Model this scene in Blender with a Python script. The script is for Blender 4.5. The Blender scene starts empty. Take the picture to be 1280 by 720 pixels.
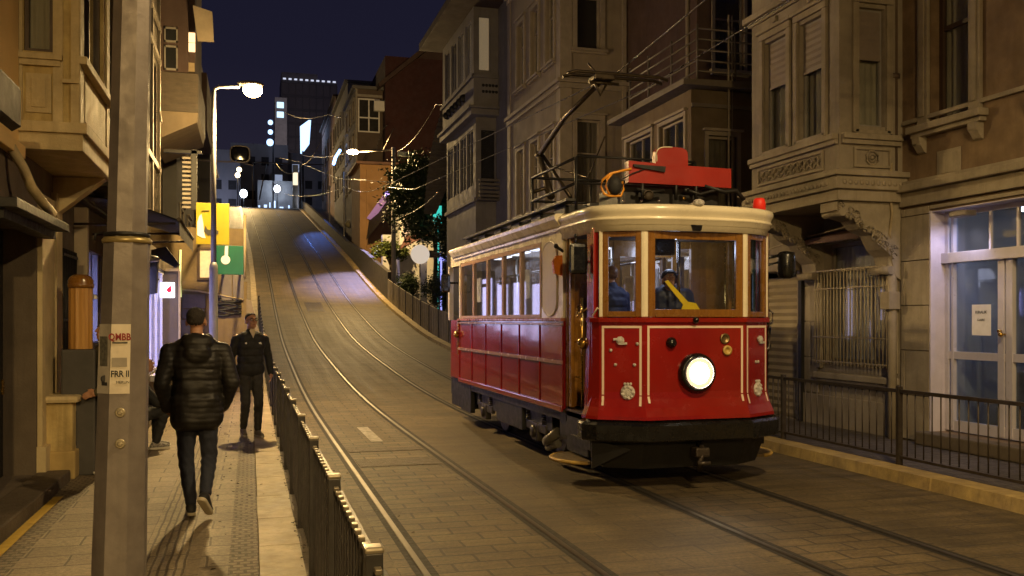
import bpy, bmesh, math, random
from mathutils import Vector, Matrix, Euler
random.seed(7)
PI = math.pi
C = bpy.context.scene.collection
# ---------------------------------------------------------------- street frame
# world X runs across the street, world Y runs up the street, metres
F = 1150.0; CA = 0.96169; SA = 0.27414; EYE = 1.8
def PT(u, v, t):                       # measured point on a plane parallel to the street
    k = (u-640)/F; Y = t/(CA*k+SA)
    return (t, Y*(CA-SA*k), EYE+(400-v)/F*Y)
def PS(u, v, s):                       # measured point on a plane across the street
    k = (u-640)/F; Y = s/(CA-SA*k)
    return (Y*(CA*k+SA), s, EYE+(400-v)/F*Y)
def PG(u, v, z=0.0):
    Y = F*(EYE-z)/(v-400.0); k = (u-640)/F
    return (Y*(CA*k+SA), Y*(CA-SA*k), z)
def PY(u, v, Y):
    k = (u-640)/F
    return (Y*(CA*k+SA), Y*(CA-SA*k), EYE+(400-v)/F*Y)
PROF = [(-60,0),(0,0),(14,0),(20,.07),(26,.32),(35.9,.97),(43,1.8),(51,2.95),(59,4.4),(70,6.7),(92,11.1),(110,14.6),(118,15.7),(125,16.0),(160,16.0),(400,16.0)]
def zf(s):
    for i in range(len(PROF)-1):
        a, b = PROF[i], PROF[i+1]
        if s <= b[0]:
            def sl(j):
                j0 = max(0, j-1); j1 = min(len(PROF)-1, j+1)
                return (PROF[j1][1]-PROF[j0][1])/(PROF[j1][0]-PROF[j0][0])
            h = b[0]-a[0]; x = (s-a[0])/h; m0 = sl(i)*h; m1 = sl(i+1)*h
            if b[1] == a[1]: return a[1]
            return ((2*x**3-3*x*x+1)*a[1]+(x**3-2*x*x+x)*m0+(-2*x**3+3*x*x)*b[1]+(x**3-x*x)*m1)
    return PROF[-1][1]
def tf(s): return 0.0 if s < 50 else (-.0125*(s-50)**2/20 if s < 70 else -.25-.025*(s-70))
# ---------------------------------------------------------------- materials
def _nodes(name):
    m = bpy.data.materials.new(name); m.use_nodes = True
    nt = m.node_tree; b = nt.nodes['Principled BSDF']
    return m, nt, b
def N(nt, typ, **kw):
    n = nt.nodes.new(typ)
    for k, v in kw.items(): setattr(n, k, v)
    return n
def ramp(nt, src, stops):
    r = N(nt, 'ShaderNodeValToRGB'); e = r.color_ramp.elements
    while len(e) < len(stops): e.new(.5)
    for i, (p, c) in enumerate(stops):
        e[i].position = p; e[i].color = (c[0], c[1], c[2], 1) if hasattr(c, '__len__') else (c, c, c, 1)
    nt.links.new(src, r.inputs[0]); return r.outputs[0]
def mixc(nt, fac, a, b, typ='MIX'):
    m = N(nt, 'ShaderNodeMix', data_type='RGBA', blend_type=typ)
    for sock, val in ((m.inputs[0], fac), (m.inputs[6], a), (m.inputs[7], b)):
        if isinstance(val, (int, float)): sock.default_value = val
        elif isinstance(val, tuple): sock.default_value = (*val[:3], 1)
        else: nt.links.new(val, sock)
    return m.outputs[2]
def coords(nt, scale=(1,1,1), rot=(0,0,0)):
    tc = N(nt, 'ShaderNodeTexCoord'); mp = N(nt, 'ShaderNodeMapping')
    mp.inputs['Scale'].default_value = scale; mp.inputs['Rotation'].default_value = rot
    nt.links.new(tc.outputs['Object'], mp.inputs[0]); return mp.outputs[0]
def noise(nt, vec, scale, detail=5, rough=.6):
    n = N(nt, 'ShaderNodeTexNoise'); n.inputs['Scale'].default_value = scale
    n.inputs['Detail'].default_value = detail; n.inputs['Roughness'].default_value = rough
    nt.links.new(vec, n.inputs['Vector']); return n.outputs[0]
def bumpn(nt, b, h, strength, dist=.02):
    bp = N(nt, 'ShaderNodeBump'); bp.inputs['Strength'].default_value = strength; bp.inputs['Distance'].default_value = dist
    nt.links.new(h, bp.inputs['Height']); nt.links.new(bp.outputs[0], b.inputs['Normal'])
MATS = {}
def mat(name, c, c2=None, scale=4, rough=.7, metal=0, bump=0, coat=0, stretch=(1,1,1), bscale=40, dirt=.0, rvar=.15, spec=.5):
    if name in MATS: return MATS[name]
    m, nt, b = _nodes(name)
    if c2 is None: c2 = tuple(x*.78 for x in c)
    vec = coords(nt, stretch)
    n1 = noise(nt, vec, scale)
    col = mixc(nt, ramp(nt, n1, [(.32, 0.), (.68, 1.)]), c, c2)
    if dirt:
        n2 = noise(nt, coords(nt), scale*.37, 6, .7)
        col = mixc(nt, ramp(nt, n2, [(.45, 0.), (.7, dirt)]), col, tuple(x*.35 for x in c2))
        n3 = noise(nt, coords(nt, (5,5,.35)), 1.6, 6, .7)
        col = mixc(nt, ramp(nt, n3, [(.5, 0.), (.75, dirt*.8)]), col, tuple(x*.4 for x in c2))
    nt.links.new(col, b.inputs['Base Color'])
    rr = ramp(nt, noise(nt, coords(nt), scale*2.3), [(.3, max(0, rough-rvar)), (.7, min(1, rough+rvar*.6))])
    nt.links.new(rr, b.inputs['Roughness'])
    b.inputs['Metallic'].default_value = metal
    b.inputs['Specular IOR Level'].default_value = spec
    if coat: b.inputs['Coat Weight'].default_value = coat; b.inputs['Coat Roughness'].default_value = .06
    if bump: bumpn(nt, b, noise(nt, coords(nt), bscale, 6, .65), bump)
    MATS[name] = m; return m
def emis(name, c, strength):
    if name in MATS: return MATS[name]
    m, nt, b = _nodes(name)
    b.inputs['Base Color'].default_value = (*[min(1, x)*.6 for x in c], 1)
    b.inputs['Emission Color'].default_value = (*c, 1); b.inputs['Emission Strength'].default_value = strength
    MATS[name] = m; return m
def glass(name, tint=(.9,.93,.95), clear=.9, rough=.02):
    if name in MATS: return MATS[name]
    m = bpy.data.materials.new(name); m.use_nodes = True; nt = m.node_tree; nt.nodes.clear()
    out = N(nt, 'ShaderNodeOutputMaterial'); tr = N(nt, 'ShaderNodeBsdfTransparent'); gl = N(nt, 'ShaderNodeBsdfGlossy')
    df = N(nt, 'ShaderNodeBsdfDiffuse'); df.inputs[0].default_value = (.12,.11,.09,1)
    tr.inputs[0].default_value = (*tint, 1); gl.inputs[0].default_value = (1,1,1,1); gl.inputs['Roughness'].default_value = rough
    lw = N(nt, 'ShaderNodeLayerWeight'); pw = N(nt, 'ShaderNodeMath', operation='POWER'); pw.inputs[1].default_value = 4.5; nt.links.new(lw.outputs['Facing'], pw.inputs[0])
    fr = N(nt, 'ShaderNodeMath', operation='MULTIPLY_ADD'); fr.inputs[1].default_value = .85; fr.inputs[2].default_value = .035; nt.links.new(pw.outputs[0], fr.inputs[0])
    m1 = N(nt, 'ShaderNodeMixShader'); m2 = N(nt, 'ShaderNodeMixShader'); m1.inputs[0].default_value = 1-clear
    nt.links.new(tr.outputs[0], m1.inputs[1]); nt.links.new(df.outputs[0], m1.inputs[2])
    nt.links.new(fr.outputs[0], m2.inputs[0]); nt.links.new(m1.outputs[0], m2.inputs[1]); nt.links.new(gl.outputs[0], m2.inputs[2])
    nt.links.new(m2.outputs[0], out.inputs[0]); MATS[name] = m; return m
# ---------------------------------------------------------------- frames: local (a along wall, d outwards, z)
class Fr:
    def __init__(s, o, U, Nn): s.o = Vector((o[0], o[1])); s.U = Vector(U).normalized(); s.N = Vector(Nn).normalized()
    def p(s, a, d, z):
        q = s.o+s.U*a+s.N*d; return Vector((q.x, q.y, z))
def FE(t): return Fr((t, 0), (0, 1), (-1, 0))      # faces of right-hand buildings, looking at the street
def FW(t): return Fr((t, 0), (0, 1), (1, 0))       # faces of left-hand buildings
def FS(s): return Fr((0, s), (1, 0), (0, -1))      # faces that look down the street (towards the viewer)
def FN(s): return Fr((0, s), (1, 0), (0, 1))
IDF = Fr((0, 0), (1, 0), (0, 1))
# ---------------------------------------------------------------- mesh builder
class MB:
    def __init__(s): s.bm = bmesh.new(); s.mi = 0; s.mats = []
    def use(s, m):
        if m not in s.mats: s.mats.append(m)
        s.mi = s.mats.index(m); return s
    def face(s, pts, smooth=False):
        f = s.bm.faces.new([s.bm.verts.new(p) for p in pts]); f.material_index = s.mi; f.smooth = smooth; return f
    def grid(s, rows, smooth=True, closed=False, caps=False):
        V = [[s.bm.verts.new(p) for p in r] for r in rows]; n = len(V[0])
        for i in range(len(V)-1):
            for j in range(n if closed else n-1):
                q = [V[i][j], V[i][(j+1) % n], V[i+1][(j+1) % n], V[i+1][j]]
                try:
                    f = s.bm.faces.new(q); f.material_index = s.mi; f.smooth = smooth
                except ValueError: pass
        if caps:
            for r in (V[0], V[-1]):
                try:
                    f = s.bm.faces.new(r); f.material_index = s.mi
                except ValueError: pass
        return s
    def box(s, fr, a0, a1, d0, d1, z0, z1, bev=0):
        if a0 > a1: a0, a1 = a1, a0
        if d0 > d1: d0, d1 = d1, d0
        P = [[fr.p(a, d, z) for a, d in ((a0,d0),(a1,d0),(a1,d1),(a0,d1))] for z in (z0, z1)]
        v = [s.bm.verts.new(p) for p in P[0]+P[1]]
        fs = []
        for q in ((0,1,2,3),(4,5,6,7),(0,1,5,4),(1,2,6,5),(2,3,7,6),(3,0,4,7)):
            f = s.bm.faces.new([v[i] for i in q]); f.material_index = s.mi; fs.append(f)
        if bev:
            ed = list({e for f in fs for e in f.edges})
            r = bmesh.ops.bevel(s.bm, geom=ed, offset=bev, segments=2, affect='EDGES', profile=.6)
            for f in r['faces']: f.material_index = s.mi
        return s
    def bx(s, x0, x1, y0, y1, z0, z1, bev=0): return s.box(IDF, x0, x1, y0, y1, z0, z1, bev)
    def prism(s, base, vec):            # polygon extruded by a vector
        vec = Vector(vec); a = [s.bm.verts.new(Vector(p)) for p in base]; b = [s.bm.verts.new(Vector(p)+vec) for p in base]
        n = len(a)
        for q in (a, b): f = s.bm.faces.new(q); f.material_index = s.mi
        for i in range(n):
            f = s.bm.faces.new([a[i], a[(i+1) % n], b[(i+1) % n], b[i]]); f.material_index = s.mi
        return s
    def lathe(s, c, prof, axis=(0,0,1), n=20, smooth=True, caps=True):   # prof: (r, h)
        ax = Vector(axis).normalized(); q = Vector((0,0,1)).rotation_difference(ax); c = Vector(c)
        rows = [[c+q @ Vector((r*math.cos(2*PI*j/n), r*math.sin(2*PI*j/n), h)) for j in range(n)] for r, h in prof]
        return s.grid(rows, smooth, True, caps)
    def cyl(s, p0, p1, r, r1=None, n=10, smooth=True):
        p0, p1 = Vector(p0), Vector(p1); L = (p1-p0).length
        if L < 1e-6: return s
        return s.lathe(p0, [(r, 0), (r if r1 is None else r1, L)], p1-p0, n, smooth)
    def tube(s, pts, r, n=8, r1=None):
        pts = [Vector(p) for p in pts]; rows = []; up = Vector((0, 0, 1))
        for i, p in enumerate(pts):
            d = (pts[min(i+1, len(pts)-1)]-pts[max(i-1, 0)]).normalized()
            a = d.cross(up)
            if a.length < .05: a = d.cross(Vector((1, 0, 0)))
            a.normalize(); b = d.cross(a); rr = r if r1 is None else r+(r1-r)*i/(len(pts)-1)
            rows.append([p+a*rr*math.cos(2*PI*j/n)+b*rr*math.sin(2*PI*j/n) for j in range(n)])
        return s.grid(rows, True, True, True)
    def ball(s, c, r, n=12, sc=(1,1,1)):
        c = Vector(c)
        m = Matrix.Translation(c) @ Matrix.Diagonal((r*sc[0], r*sc[1], r*sc[2], 1))
        g = bmesh.ops.create_uvsphere(s.bm, u_segments=n, v_segments=max(6, n*2//3), radius=1, matrix=m)
        for v in g['verts']:
            for f in v.link_faces: f.material_index = s.mi; f.smooth = True
        return s
    def mesh(s, name, origin=(0,0,0)):
        bmesh.ops.recalc_face_normals(s.bm, faces=s.bm.faces)
        o = Vector(origin)
        for v in s.bm.verts: v.co -= o
        me = bpy.data.meshes.new(name); s.bm.to_mesh(me); s.bm.free()
        for m in s.mats: me.materials.append(m)
        return me
    def build(s, name, m=None, parent=None):
        if m is not None and not s.mats: s.mats = [m]
        if parent is None:
            xs = [v.co for v in s.bm.verts]
            o = Vector(((min(p.x for p in xs)+max(p.x for p in xs))/2, (min(p.y for p in xs)+max(p.y for p in xs))/2, min(p.z for p in xs)))
        else: o = root_loc(parent)
        ob = bpy.data.objects.new(name, s.mesh(name, o)); C.objects.link(ob)
        if parent is None: ob.location = o
        else: ob.parent = parent
        return ob
def root_loc(o):
    v = Vector((0,0,0))
    while o is not None: v = v+o.location; o = o.parent
    return v
def tag(o, label=None, cat=None, group=None, kind=None):
    if label: o['label'] = label
    if cat: o['category'] = cat
    if group: o['group'] = group
    if kind: o['kind'] = kind
    return o
def thing(name, label, cat, loc=(0,0,0), group=None):
    o = bpy.data.objects.new(name, None); C.objects.link(o); o.location = loc; o.empty_display_size = .2
    return tag(o, label, cat, group)
def kids(o): return [c for c in bpy.data.objects if c.parent == o]
def copy_tree(o, loc=None, label=None, parent=None):
    c = o.copy(); C.objects.link(c); c.parent = parent
    for ch in kids(o):
        if ch is not c: copy_tree(ch, parent=c)
    if loc: c.location = loc
    if label: c['label'] = label
    return c
def struct(mb, name, m=None): return tag(mb.build(name, m), kind='structure')
TMP = bpy.data.scenes.new('workbench')
def evaluated(ob):
    TMP.collection.objects.link(ob); vl = TMP.view_layers[0]; vl.update()
    me = bpy.data.meshes.new_from_object(ob.evaluated_get(vl.depsgraph)); bpy.data.objects.remove(ob); return me
def text_mesh(txt, size, depth=.002, bold=0.0):
    cu = bpy.data.curves.new('lettering', 'FONT'); cu.body = txt; cu.size = size; cu.extrude = depth/2; cu.align_x = 'CENTER'; cu.align_y = 'CENTER'; cu.offset = bold; cu.resolution_u = 2
    ob = bpy.data.objects.new('lettering', cu); return evaluated(ob)
def text(name, txt, size, m, fr, a, d, z, parent, sx=1.0, bold=0.0, tilt=0, mirror=False):
    me = text_mesh(txt, size, bold=bold); me.materials.clear(); me.materials.append(m)
    sg = -1 if mirror else 1
    c, s_ = math.cos(tilt), math.sin(tilt)
    for v in me.vertices:
        x, y, zz = v.co.x*sx*sg, v.co.y, v.co.z
        x, y = x*c-y*s_, x*s_+y*c
        v.co = fr.p(a+x, d+zz, z+y)-root_loc(parent)
    ob = bpy.data.objects.new(name, me); C.objects.link(ob); ob.parent = parent; return ob
# ---------------------------------------------------------------- wall pieces
def facade(mb, fr, a0, a1, z0, z1, holes=(), depth=.22, d=0.0):
    A = sorted({a0, a1, *[h[0] for h in holes], *[h[1] for h in holes]}); Z = sorted({z0, z1, *[h[2] for h in holes], *[h[3] for h in holes]})
    A = [a for a in A if a0-1e-6 <= a <= a1+1e-6]; Z = [z for z in Z if z0-1e-6 <= z <= z1+1e-6]
    for i in range(len(A)-1):
        for j in range(len(Z)-1):
            am, zm = (A[i]+A[i+1])/2, (Z[j]+Z[j+1])/2
            if any(h[0] < am < h[1] and h[2] < zm < h[3] for h in holes): continue
            mb.face([fr.p(A[i], d, Z[j]), fr.p(A[i+1], d, Z[j]), fr.p(A[i+1], d, Z[j+1]), fr.p(A[i], d, Z[j+1])])
    for h in holes:
        x0, x1, y0, y1 = max(h[0], a0), min(h[1], a1), max(h[2], z0), min(h[3], z1)
        q = [(x0,y0),(x1,y0),(x1,y1),(x0,y1)]
        for k in range(4):
            (p, r), (p2, r2) = q[k], q[(k+1) % 4]
            mb.face([fr.p(p, d, r), fr.p(p2, d, r2), fr.p(p2, d-depth, r2), fr.p(p, d-depth, r)])
def mass(side, t0, t1, s0, s1, z0, z1, hs=(), hn=(), depth=.22):
    """walls of a block: side +1 = right of street (faces -X), -1 = left (faces +X)"""
    mb = MB(); ts = t0 if side > 0 else t1
    facade(mb, FE(ts) if side > 0 else FW(ts), s0, s1, z0, z1, hs, depth)
    facade(mb, FS(s0), t0, t1, z0, z1, hn, depth)
    tb = t1 if side > 0 else t0
    mb.face([(t0,s1,z0),(t1,s1,z0),(t1,s1,z1),(t0,s1,z1)]); mb.face([(tb,s0,z0),(tb,s1,z0),(tb,s1,z1),(tb,s0,z1)])
    mb.face([(t0,s0,z1),(t1,s0,z1),(t1,s1,z1),(t0,s1,z1)]); mb.face([(t0,s0,z0),(t1,s0,z0),(t1,s1,z0),(t0,s1,z0)])
    return mb
def window(parent, fr, h, frame_m, depth=.16, style='curtain', bars=(), trim=None, sill=True, fw=.05, blind=None, cur=None, pane=None, glow=None):
    """h = (a0,a1,z0,z1) the opening; frame is the part, pane/curtain/sill its sub-parts"""
    a0, a1, z0, z1 = h; mb = MB(); e = .003
    mb.box(fr, a0+e, a0+fw, -depth, -depth+.06, z0+e, z1-e); mb.box(fr, a1-fw, a1-e, -depth, -depth+.06, z0+e, z1-e)
    mb.box(fr, a0+fw, a1-fw, -depth, -depth+.06, z0+e, z0+fw); mb.box(fr, a0+fw, a1-fw, -depth, -depth+.06, z1-fw, z1-e)
    for b in bars:
        if b[0] == 'h': mb.box(fr, a0+fw, a1-fw, -depth+.005, -depth+.05, b[1]-fw*.4, b[1]+fw*.4)
        else: mb.box(fr, b[1]-fw*.4, b[1]+fw*.4, -depth+.002, -depth+.052, z0+fw, z1-fw)
    w = mb.build('window', frame_m, parent)
    g = MB(); g.box(fr, a0+fw*.8, a1-fw*.8, -depth+.02, -depth+.028, z0+fw*.8, z1-fw*.8); g.build('pane', pane or G_WIN, w)
    dd = -depth-.05
    if style == 'curtain':
        c = MB(); n = max(8, int((a1-a0)/.035)); rows = [[], []]
        for i in range(n+1):
            a = a0+.01+(a1-a0-.02)*i/n; dv = dd-.02*math.sin(i*1.9)-.012*math.sin(i*.8+a*3)
            rows[0].append(fr.p(a, dv, z0+.01)); rows[1].append(fr.p(a, dv, z1-.01))
        c.grid(rows, True); c.build('curtain', cur or CUR, w)
    elif style == 'dark':
        c = MB(); c.box(fr, a0+.01, a1-.01, dd-.02, dd, z0+.01, z1-.01); c.build('blind', DARKROOM, w)
    elif style == 'lit':
        c = MB(); c.box(fr, a0+.01, a1-.01, dd-.02, dd, z0+.01, z1-.01); c.build('lit_blind', glow, w)
    if blind:
        c = MB(); nn = 14; zb = z1-(z1-z0)*blind
        rows = []
        for i in range(nn+1):
            z = zb+(z1-fw-zb)*i/nn; rows.append([fr.p(a0+fw, -depth+.061+(.006 if i % 2 else 0), z), fr.p(a1-fw, -depth+.061+(.006 if i % 2 else 0), z)])
        c.grid(rows, False); c.box(fr, a0+fw, a1-fw, -depth+.06, -depth+.085, zb-.025, zb); c.build('roller_shutter', BLIND, w)
    if trim is not None:
        tw, tp, tm = trim; t = MB()
        t.box(fr, a0-tw, a0-.002, .002, tp, z0-.0, z1+tw); t.box(fr, a1+.002, a1+tw, .002, tp, z0-.0, z1+tw); t.box(fr, a0-.002, a1+.002, .002, tp-.004, z1+.002, z1+tw-.002)
        t.box(fr, a0-tw-.04, a1+tw+.04, .002, tp+.05, z1+tw+.002, z1+tw+.05)
        t.build('surround', tm, w)
        if sill:
            q = MB(); q.box(fr, a0-tw-.06, a1+tw+.06, .002, tp+.09, z0-.07, z0-.003, .008); q.box(fr, a0-tw-.03, a1+tw+.03, .002, tp+.04, z0-.13, z0-.072)
            q.build('sill', tm, w)
    elif sill:
        q = MB(); q.box(fr, a0-.05, a1+.05, .002, .07, z0-.06, z0-.003); q.build('sill', SILL, w)
    return w
def rect(fr_t, u0, u1, v0, v1, along='t'):
    """opening measured in the photograph, turned into wall metres"""
    um = (u0+u1)/2; fn = PT if along == 't' else PS; i = 1 if along == 't' else 0
    a = sorted((fn(u0, 0, fr_t)[i], fn(u1, 0, fr_t)[i])); return (a[0], a[1], fn(um, v1, fr_t)[2], fn(um, v0, fr_t)[2])
# ---------------------------------------------------------------- palette
PLAST_Y = mat('ochre_plaster', (.62,.48,.21), (.40,.29,.11), 2.6, .8, bump=.35, dirt=.6, bscale=25)
STONE_Y = mat('cream_stone_trim', (.60,.49,.28), (.46,.36,.19), 3, .75, bump=.25, dirt=.5)
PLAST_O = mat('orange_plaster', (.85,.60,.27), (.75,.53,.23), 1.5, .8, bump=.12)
PLAST_B = mat('brown_plaster', (.25,.17,.095), (.15,.10,.056), 2.6, .85, bump=.3, dirt=.4, bscale=18)
STONE_B = mat('beige_stone', (.38,.325,.235), (.28,.235,.165), 3, .8, bump=.3, dirt=.5, bscale=22)
STONE_G = mat('grey_beige_plaster', (.37,.32,.24), (.26,.22,.165), 1.8, .85, bump=.3, dirt=.55, bscale=20)
PLAST_P = mat('pale_greige_plaster', (.32,.265,.19), (.24,.20,.145), 1.2, .85, bump=.15, dirt=.35)
PLAST_W = mat('pale_grey_plaster', (.24,.225,.21), (.19,.175,.16), 1.4, .8, bump=.1, dirt=.3)
MAROON = mat('maroon_render', (.055,.018,.015), (.042,.014,.012), 1.2, .9, bump=.1, dirt=.3)
DKBROWN = mat('dark_brown_render', (.075,.045,.035), (.055,.033,.026), 1.2, .9, bump=.15, dirt=.3)
GREYH = mat('dull_grey_render', (.14,.135,.13), (.10,.097,.095), .8, .9, bump=.1, dirt=.3)
ORW = mat('orange_house_render', (.34,.19,.075), (.28,.155,.06), 1, .85, bump=.1, dirt=.2)
SIDING = mat('grey_metal_siding', (.10,.085,.065), (.075,.062,.048), 2, .5, bump=.08, stretch=(4,4,.5), dirt=.3)
WOODD = mat('dark_brown_wood', (.07,.04,.022), (.04,.022,.012), 3, .55, bump=.1, stretch=(8,8,.6))
WOOD = mat('varnished_wood', (.25,.115,.018), (.17,.07,.010), 3, .3, bump=.05, stretch=(10,10,.7), coat=.5)
WOODY = mat('yellow_wood', (.55,.30,.08), (.42,.21,.05), 3, .5, bump=.08, stretch=(14,14,.6))
BLACKM = mat('black_painted_metal', (.010,.009,.008), (.007,.006,.005), 6, .55, bump=.05)
BLACKR = mat('black_rubber', (.02,.02,.02), (.013,.013,.013), 6, .75)
BLACKG = mat('gloss_black_paint', (.005,.005,.005), (.007,.007,.006), 4, .3, coat=.25, dirt=.0)
IRON = mat('weathered_iron', (.075,.062,.05), (.045,.033,.024), 9, .5, metal=.5, bump=.15)
STEEL = mat('worn_rail_steel', (.17,.15,.12), (.12,.105,.08), 2, .46, metal=.85, stretch=(1,.1,1), rvar=.05)
GALV = mat('galvanised_steel', (.24,.21,.185), (.165,.14,.125), 5, .5, metal=.35, bump=.06, dirt=.35)
FENCE = mat('grey_fence_paint', (.062,.057,.052), (.042,.038,.034), 6, .45, metal=.4, bump=.1, dirt=.3)
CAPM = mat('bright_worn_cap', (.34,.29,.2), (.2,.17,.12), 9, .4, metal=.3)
BRASS = mat('brass', (.62,.40,.10), (.45,.27,.06), 8, .25, metal=.95)
CHROME = mat('chrome', (.7,.7,.7), (.6,.6,.6), 8, .12, metal=1)
SILVER = mat('pewter_ornament', (.85,.82,.76), (.5,.47,.42), 30, .4, metal=.25, bump=.9, bscale=90)
RED = mat('tram_red_paint', (.30,.013,.008), (.24,.010,.006), 2, .24, coat=.55, rvar=.12, dirt=.22, bump=.04, bscale=5)
REDB = mat('board_red_paint', (.34,.018,.008), (.28,.014,.006), 3, .42, rvar=.08)
CREAM = mat('tram_cream_paint', (.84,.76,.56), (.76,.68,.49), 2, .3, coat=.3, dirt=.10)
CREAML = mat('tram_line_paint', (.80,.66,.52), (.74,.6,.46), 2, .35)
ROOFM = mat('tram_roof_canvas', (.13,.11,.085), (.085,.07,.055), 3, .7, bump=.15, dirt=.3)
UNDER = mat('underframe_black', (.010,.009,.0075), (.006,.0055,.005), 5, .6, bump=.15)
WHITEP = mat('white_paint', (.74,.72,.68), (.66,.64,.6), 4, .5, dirt=.15)
WHITEF = mat('white_aluminium_frame', (.60,.56,.60), (.52,.49,.53), 4, .4, metal=.1, dirt=.15)
SHOPREV = mat('lilac_white_wall', (.62,.57,.64), (.52,.48,.55), 3, .7, bump=.25, dirt=.2)
CUR = mat('net_curtain', (.50,.44,.33), (.38,.33,.24), 3, .9, stretch=(6,6,.5))
CURD = mat('brown_curtain', (.22,.18,.13), (.15,.12,.09), 3, .9, stretch=(8,8,.5))
CURW = mat('white_net_curtain', (.66,.62,.64), (.5,.47,.5), 3, .9, stretch=(8,8,.4))
BLIND = mat('grey_beige_shutter', (.27,.22,.18), (.22,.18,.145), 3, .6, dirt=.2)
SILL = mat('plain_sill', (.36,.31,.24), (.3,.26,.2), 4, .8, bump=.15)
DARKROOM = mat('dark_interior', (.018,.016,.016), (.012,.01,.01), 2, .9)
FOIL = mat('dark_leaf', (.052,.075,.028), (.028,.045,.016), 3, .6, spec=.3)
FOILY = mat('yellow_green_leaf', (.11,.13,.03), (.06,.085,.02), 3, .6, spec=.3)
BARK = mat('bark', (.10,.075,.05), (.06,.045,.03), 8, .9, bump=.4, stretch=(3,3,.6))
RUST = mat('rust_red_roof', (.09,.028,.02), (.06,.02,.015), 4, .8, bump=.3)
CANVAS = mat('dark_awning_canvas', (.045,.033,.022), (.03,.022,.015), 3, .8, bump=.1, dirt=.2)
YELLOW = mat('yellow_sign_paint', (.30,.24,.010), (.25,.20,.008), 3, .45, dirt=.12)
GREEN = mat('green_sign_paint', (.008,.10,.055), (.006,.08,.045), 3, .45, dirt=.1)
BLUEP = mat('blue_paint', (.03,.06,.3), None, 4, .5)
ORANGE = mat('amber_lens', (.72,.22,.02), (.62,.17,.015), 4, .3)
CABLE = mat('orange_cable', (.78,.34,.03), (.7,.28,.02), 5, .4)
PAPER = mat('paper', (.74,.66,.52), (.64,.56,.43), 12, .8, dirt=.25)
PAPERW = mat('white_paper', (.72,.70,.68), (.64,.62,.6), 12, .8)
REDINK = mat('dark_red_ink', (.28,.02,.02)); BLACKINK = mat('black_ink', (.03,.028,.026))
YLINE = mat('yellow_line_paint', (.62,.42,.05), (.5,.33,.04), 8, .6, dirt=.3)
G_WIN = glass('window_glass', (.9,.92,.92), .96, .03)
G_TRAM = glass('tram_glass', (.93,.95,.97), .985, .02)
G_SHOP = glass('shop_glass', (.82,.88,.95), .86, .03)
WARM = emis('warm_lit_window', (1., .68, .36), 1.3); WARMD = emis('dim_warm_window', (1., .72, .42), .16)
WHITEL = emis('cool_white_light', (.75,.85,1.), 9); BLUEL = emis('blue_light', (.2,.42,1.), 7); BLUEW = emis('blue_white_light', (.40,.62,1.), 2)
TEALL = emis('teal_light', (.05,.6,.5), .9); PURL = emis('purple_light', (.5,.35,1.), 2.5)
SODIUM = emis('sodium_lamp_glow', (1., .68, .30), 110); TRAML = emis('tram_ceiling_light', (.86,.88,1.), 2.2); HEADL = emis('headlamp_glow', (1., .9, .68), 30)
# ---------------------------------------------------------------- road & paving materials
def brickmat(name, c1, c2, mortar, w, h, msize, rough, rot=0, bump=.5, offset=.5, noise_amt=.5, streak=True, coat=0):
    m, nt, b = _nodes(name); vec = coords(nt, (1,1,1), (0,0,rot))
    # wobble the joints a little
    vec0 = vec; wn = N(nt, 'ShaderNodeTexNoise'); wn.inputs['Scale'].default_value = 3; nt.links.new(vec, wn.inputs['Vector'])
    wv = N(nt, 'ShaderNodeVectorMath', operation='MULTIPLY_ADD'); wv.inputs[1].default_value = (.03,.03,0)
    nt.links.new(wn.outputs['Color'], wv.inputs[0]); nt.links.new(vec, wv.inputs[2])
    br = N(nt, 'ShaderNodeTexBrick'); br.inputs['Scale'].default_value = 1; br.inputs['Brick Width'].default_value = w; br.inputs['Row Height'].default_value = h
    br.inputs['Mortar Size'].default_value = msize; br.inputs['Mortar Smooth'].default_value = .3; br.offset = offset
    br.inputs['Color1'].default_value = (*c1, 1); br.inputs['Color2'].default_value = (*c2, 1); br.inputs['Mortar'].default_value = (*mortar, 1)
    nt.links.new(wv.outputs[0], br.inputs['Vector'])
    n1 = noise(nt, vec, .9, 7, .7); n2 = noise(nt, coords(nt, (2.6,.05,0)), 1.6, 5, .6); n3 = noise(nt, vec, 28, 5, .7)
    col = mixc(nt, 1., br.outputs['Color'], ramp(nt, n1, [(.3, 1-noise_amt), (.7, 1+noise_amt*.35)]), 'MULTIPLY')
    if streak: col = mixc(nt, .8, col, ramp(nt, n2, [(.35, .80), (.65, 1.10)]), 'MULTIPLY')
    if streak: col = mixc(nt, 1., col, ramp(nt, noise(nt, coords(nt, (.28,2.6,0)), 1.7, 7, .75), [(.36, .62), (.64, 1.22)]), 'MULTIPLY')
    col = mixc(nt, .6, col, ramp(nt, n3, [(.32, .35), (.68, 1.45)]), 'MULTIPLY')
    nt.links.new(col, b.inputs['Base Color'])
    nt.links.new(ramp(nt, n2, [(.3, rough-.05), (.7, rough+.05)]), b.inputs['Roughness'])
    if coat: b.inputs['Coat Weight'].default_value = coat; b.inputs['Coat Roughness'].default_value = .3
    hh = N(nt, 'ShaderNodeMath', operation='MULTIPLY_ADD'); hh.inputs[1].default_value = -.8; nt.links.new(br.outputs['Fac'], hh.inputs[0]); nt.links.new(n3, hh.inputs[2])
    bumpn(nt, b, hh.outputs[0], bump, .012); MATS[name] = m; return m
SETTS = brickmat('worn_stone_setts', (.150,.110,.056), (.118,.085,.044), (.052,.04,.022), .42, .23, .014, .66, bump=.5, streak=True)
TARMAC = brickmat('worn_tarmac', (.136,.100,.051), (.120,.088,.045), (.078,.06,.033), .62, .31, .010, .68, bump=.45, streak=True)
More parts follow.
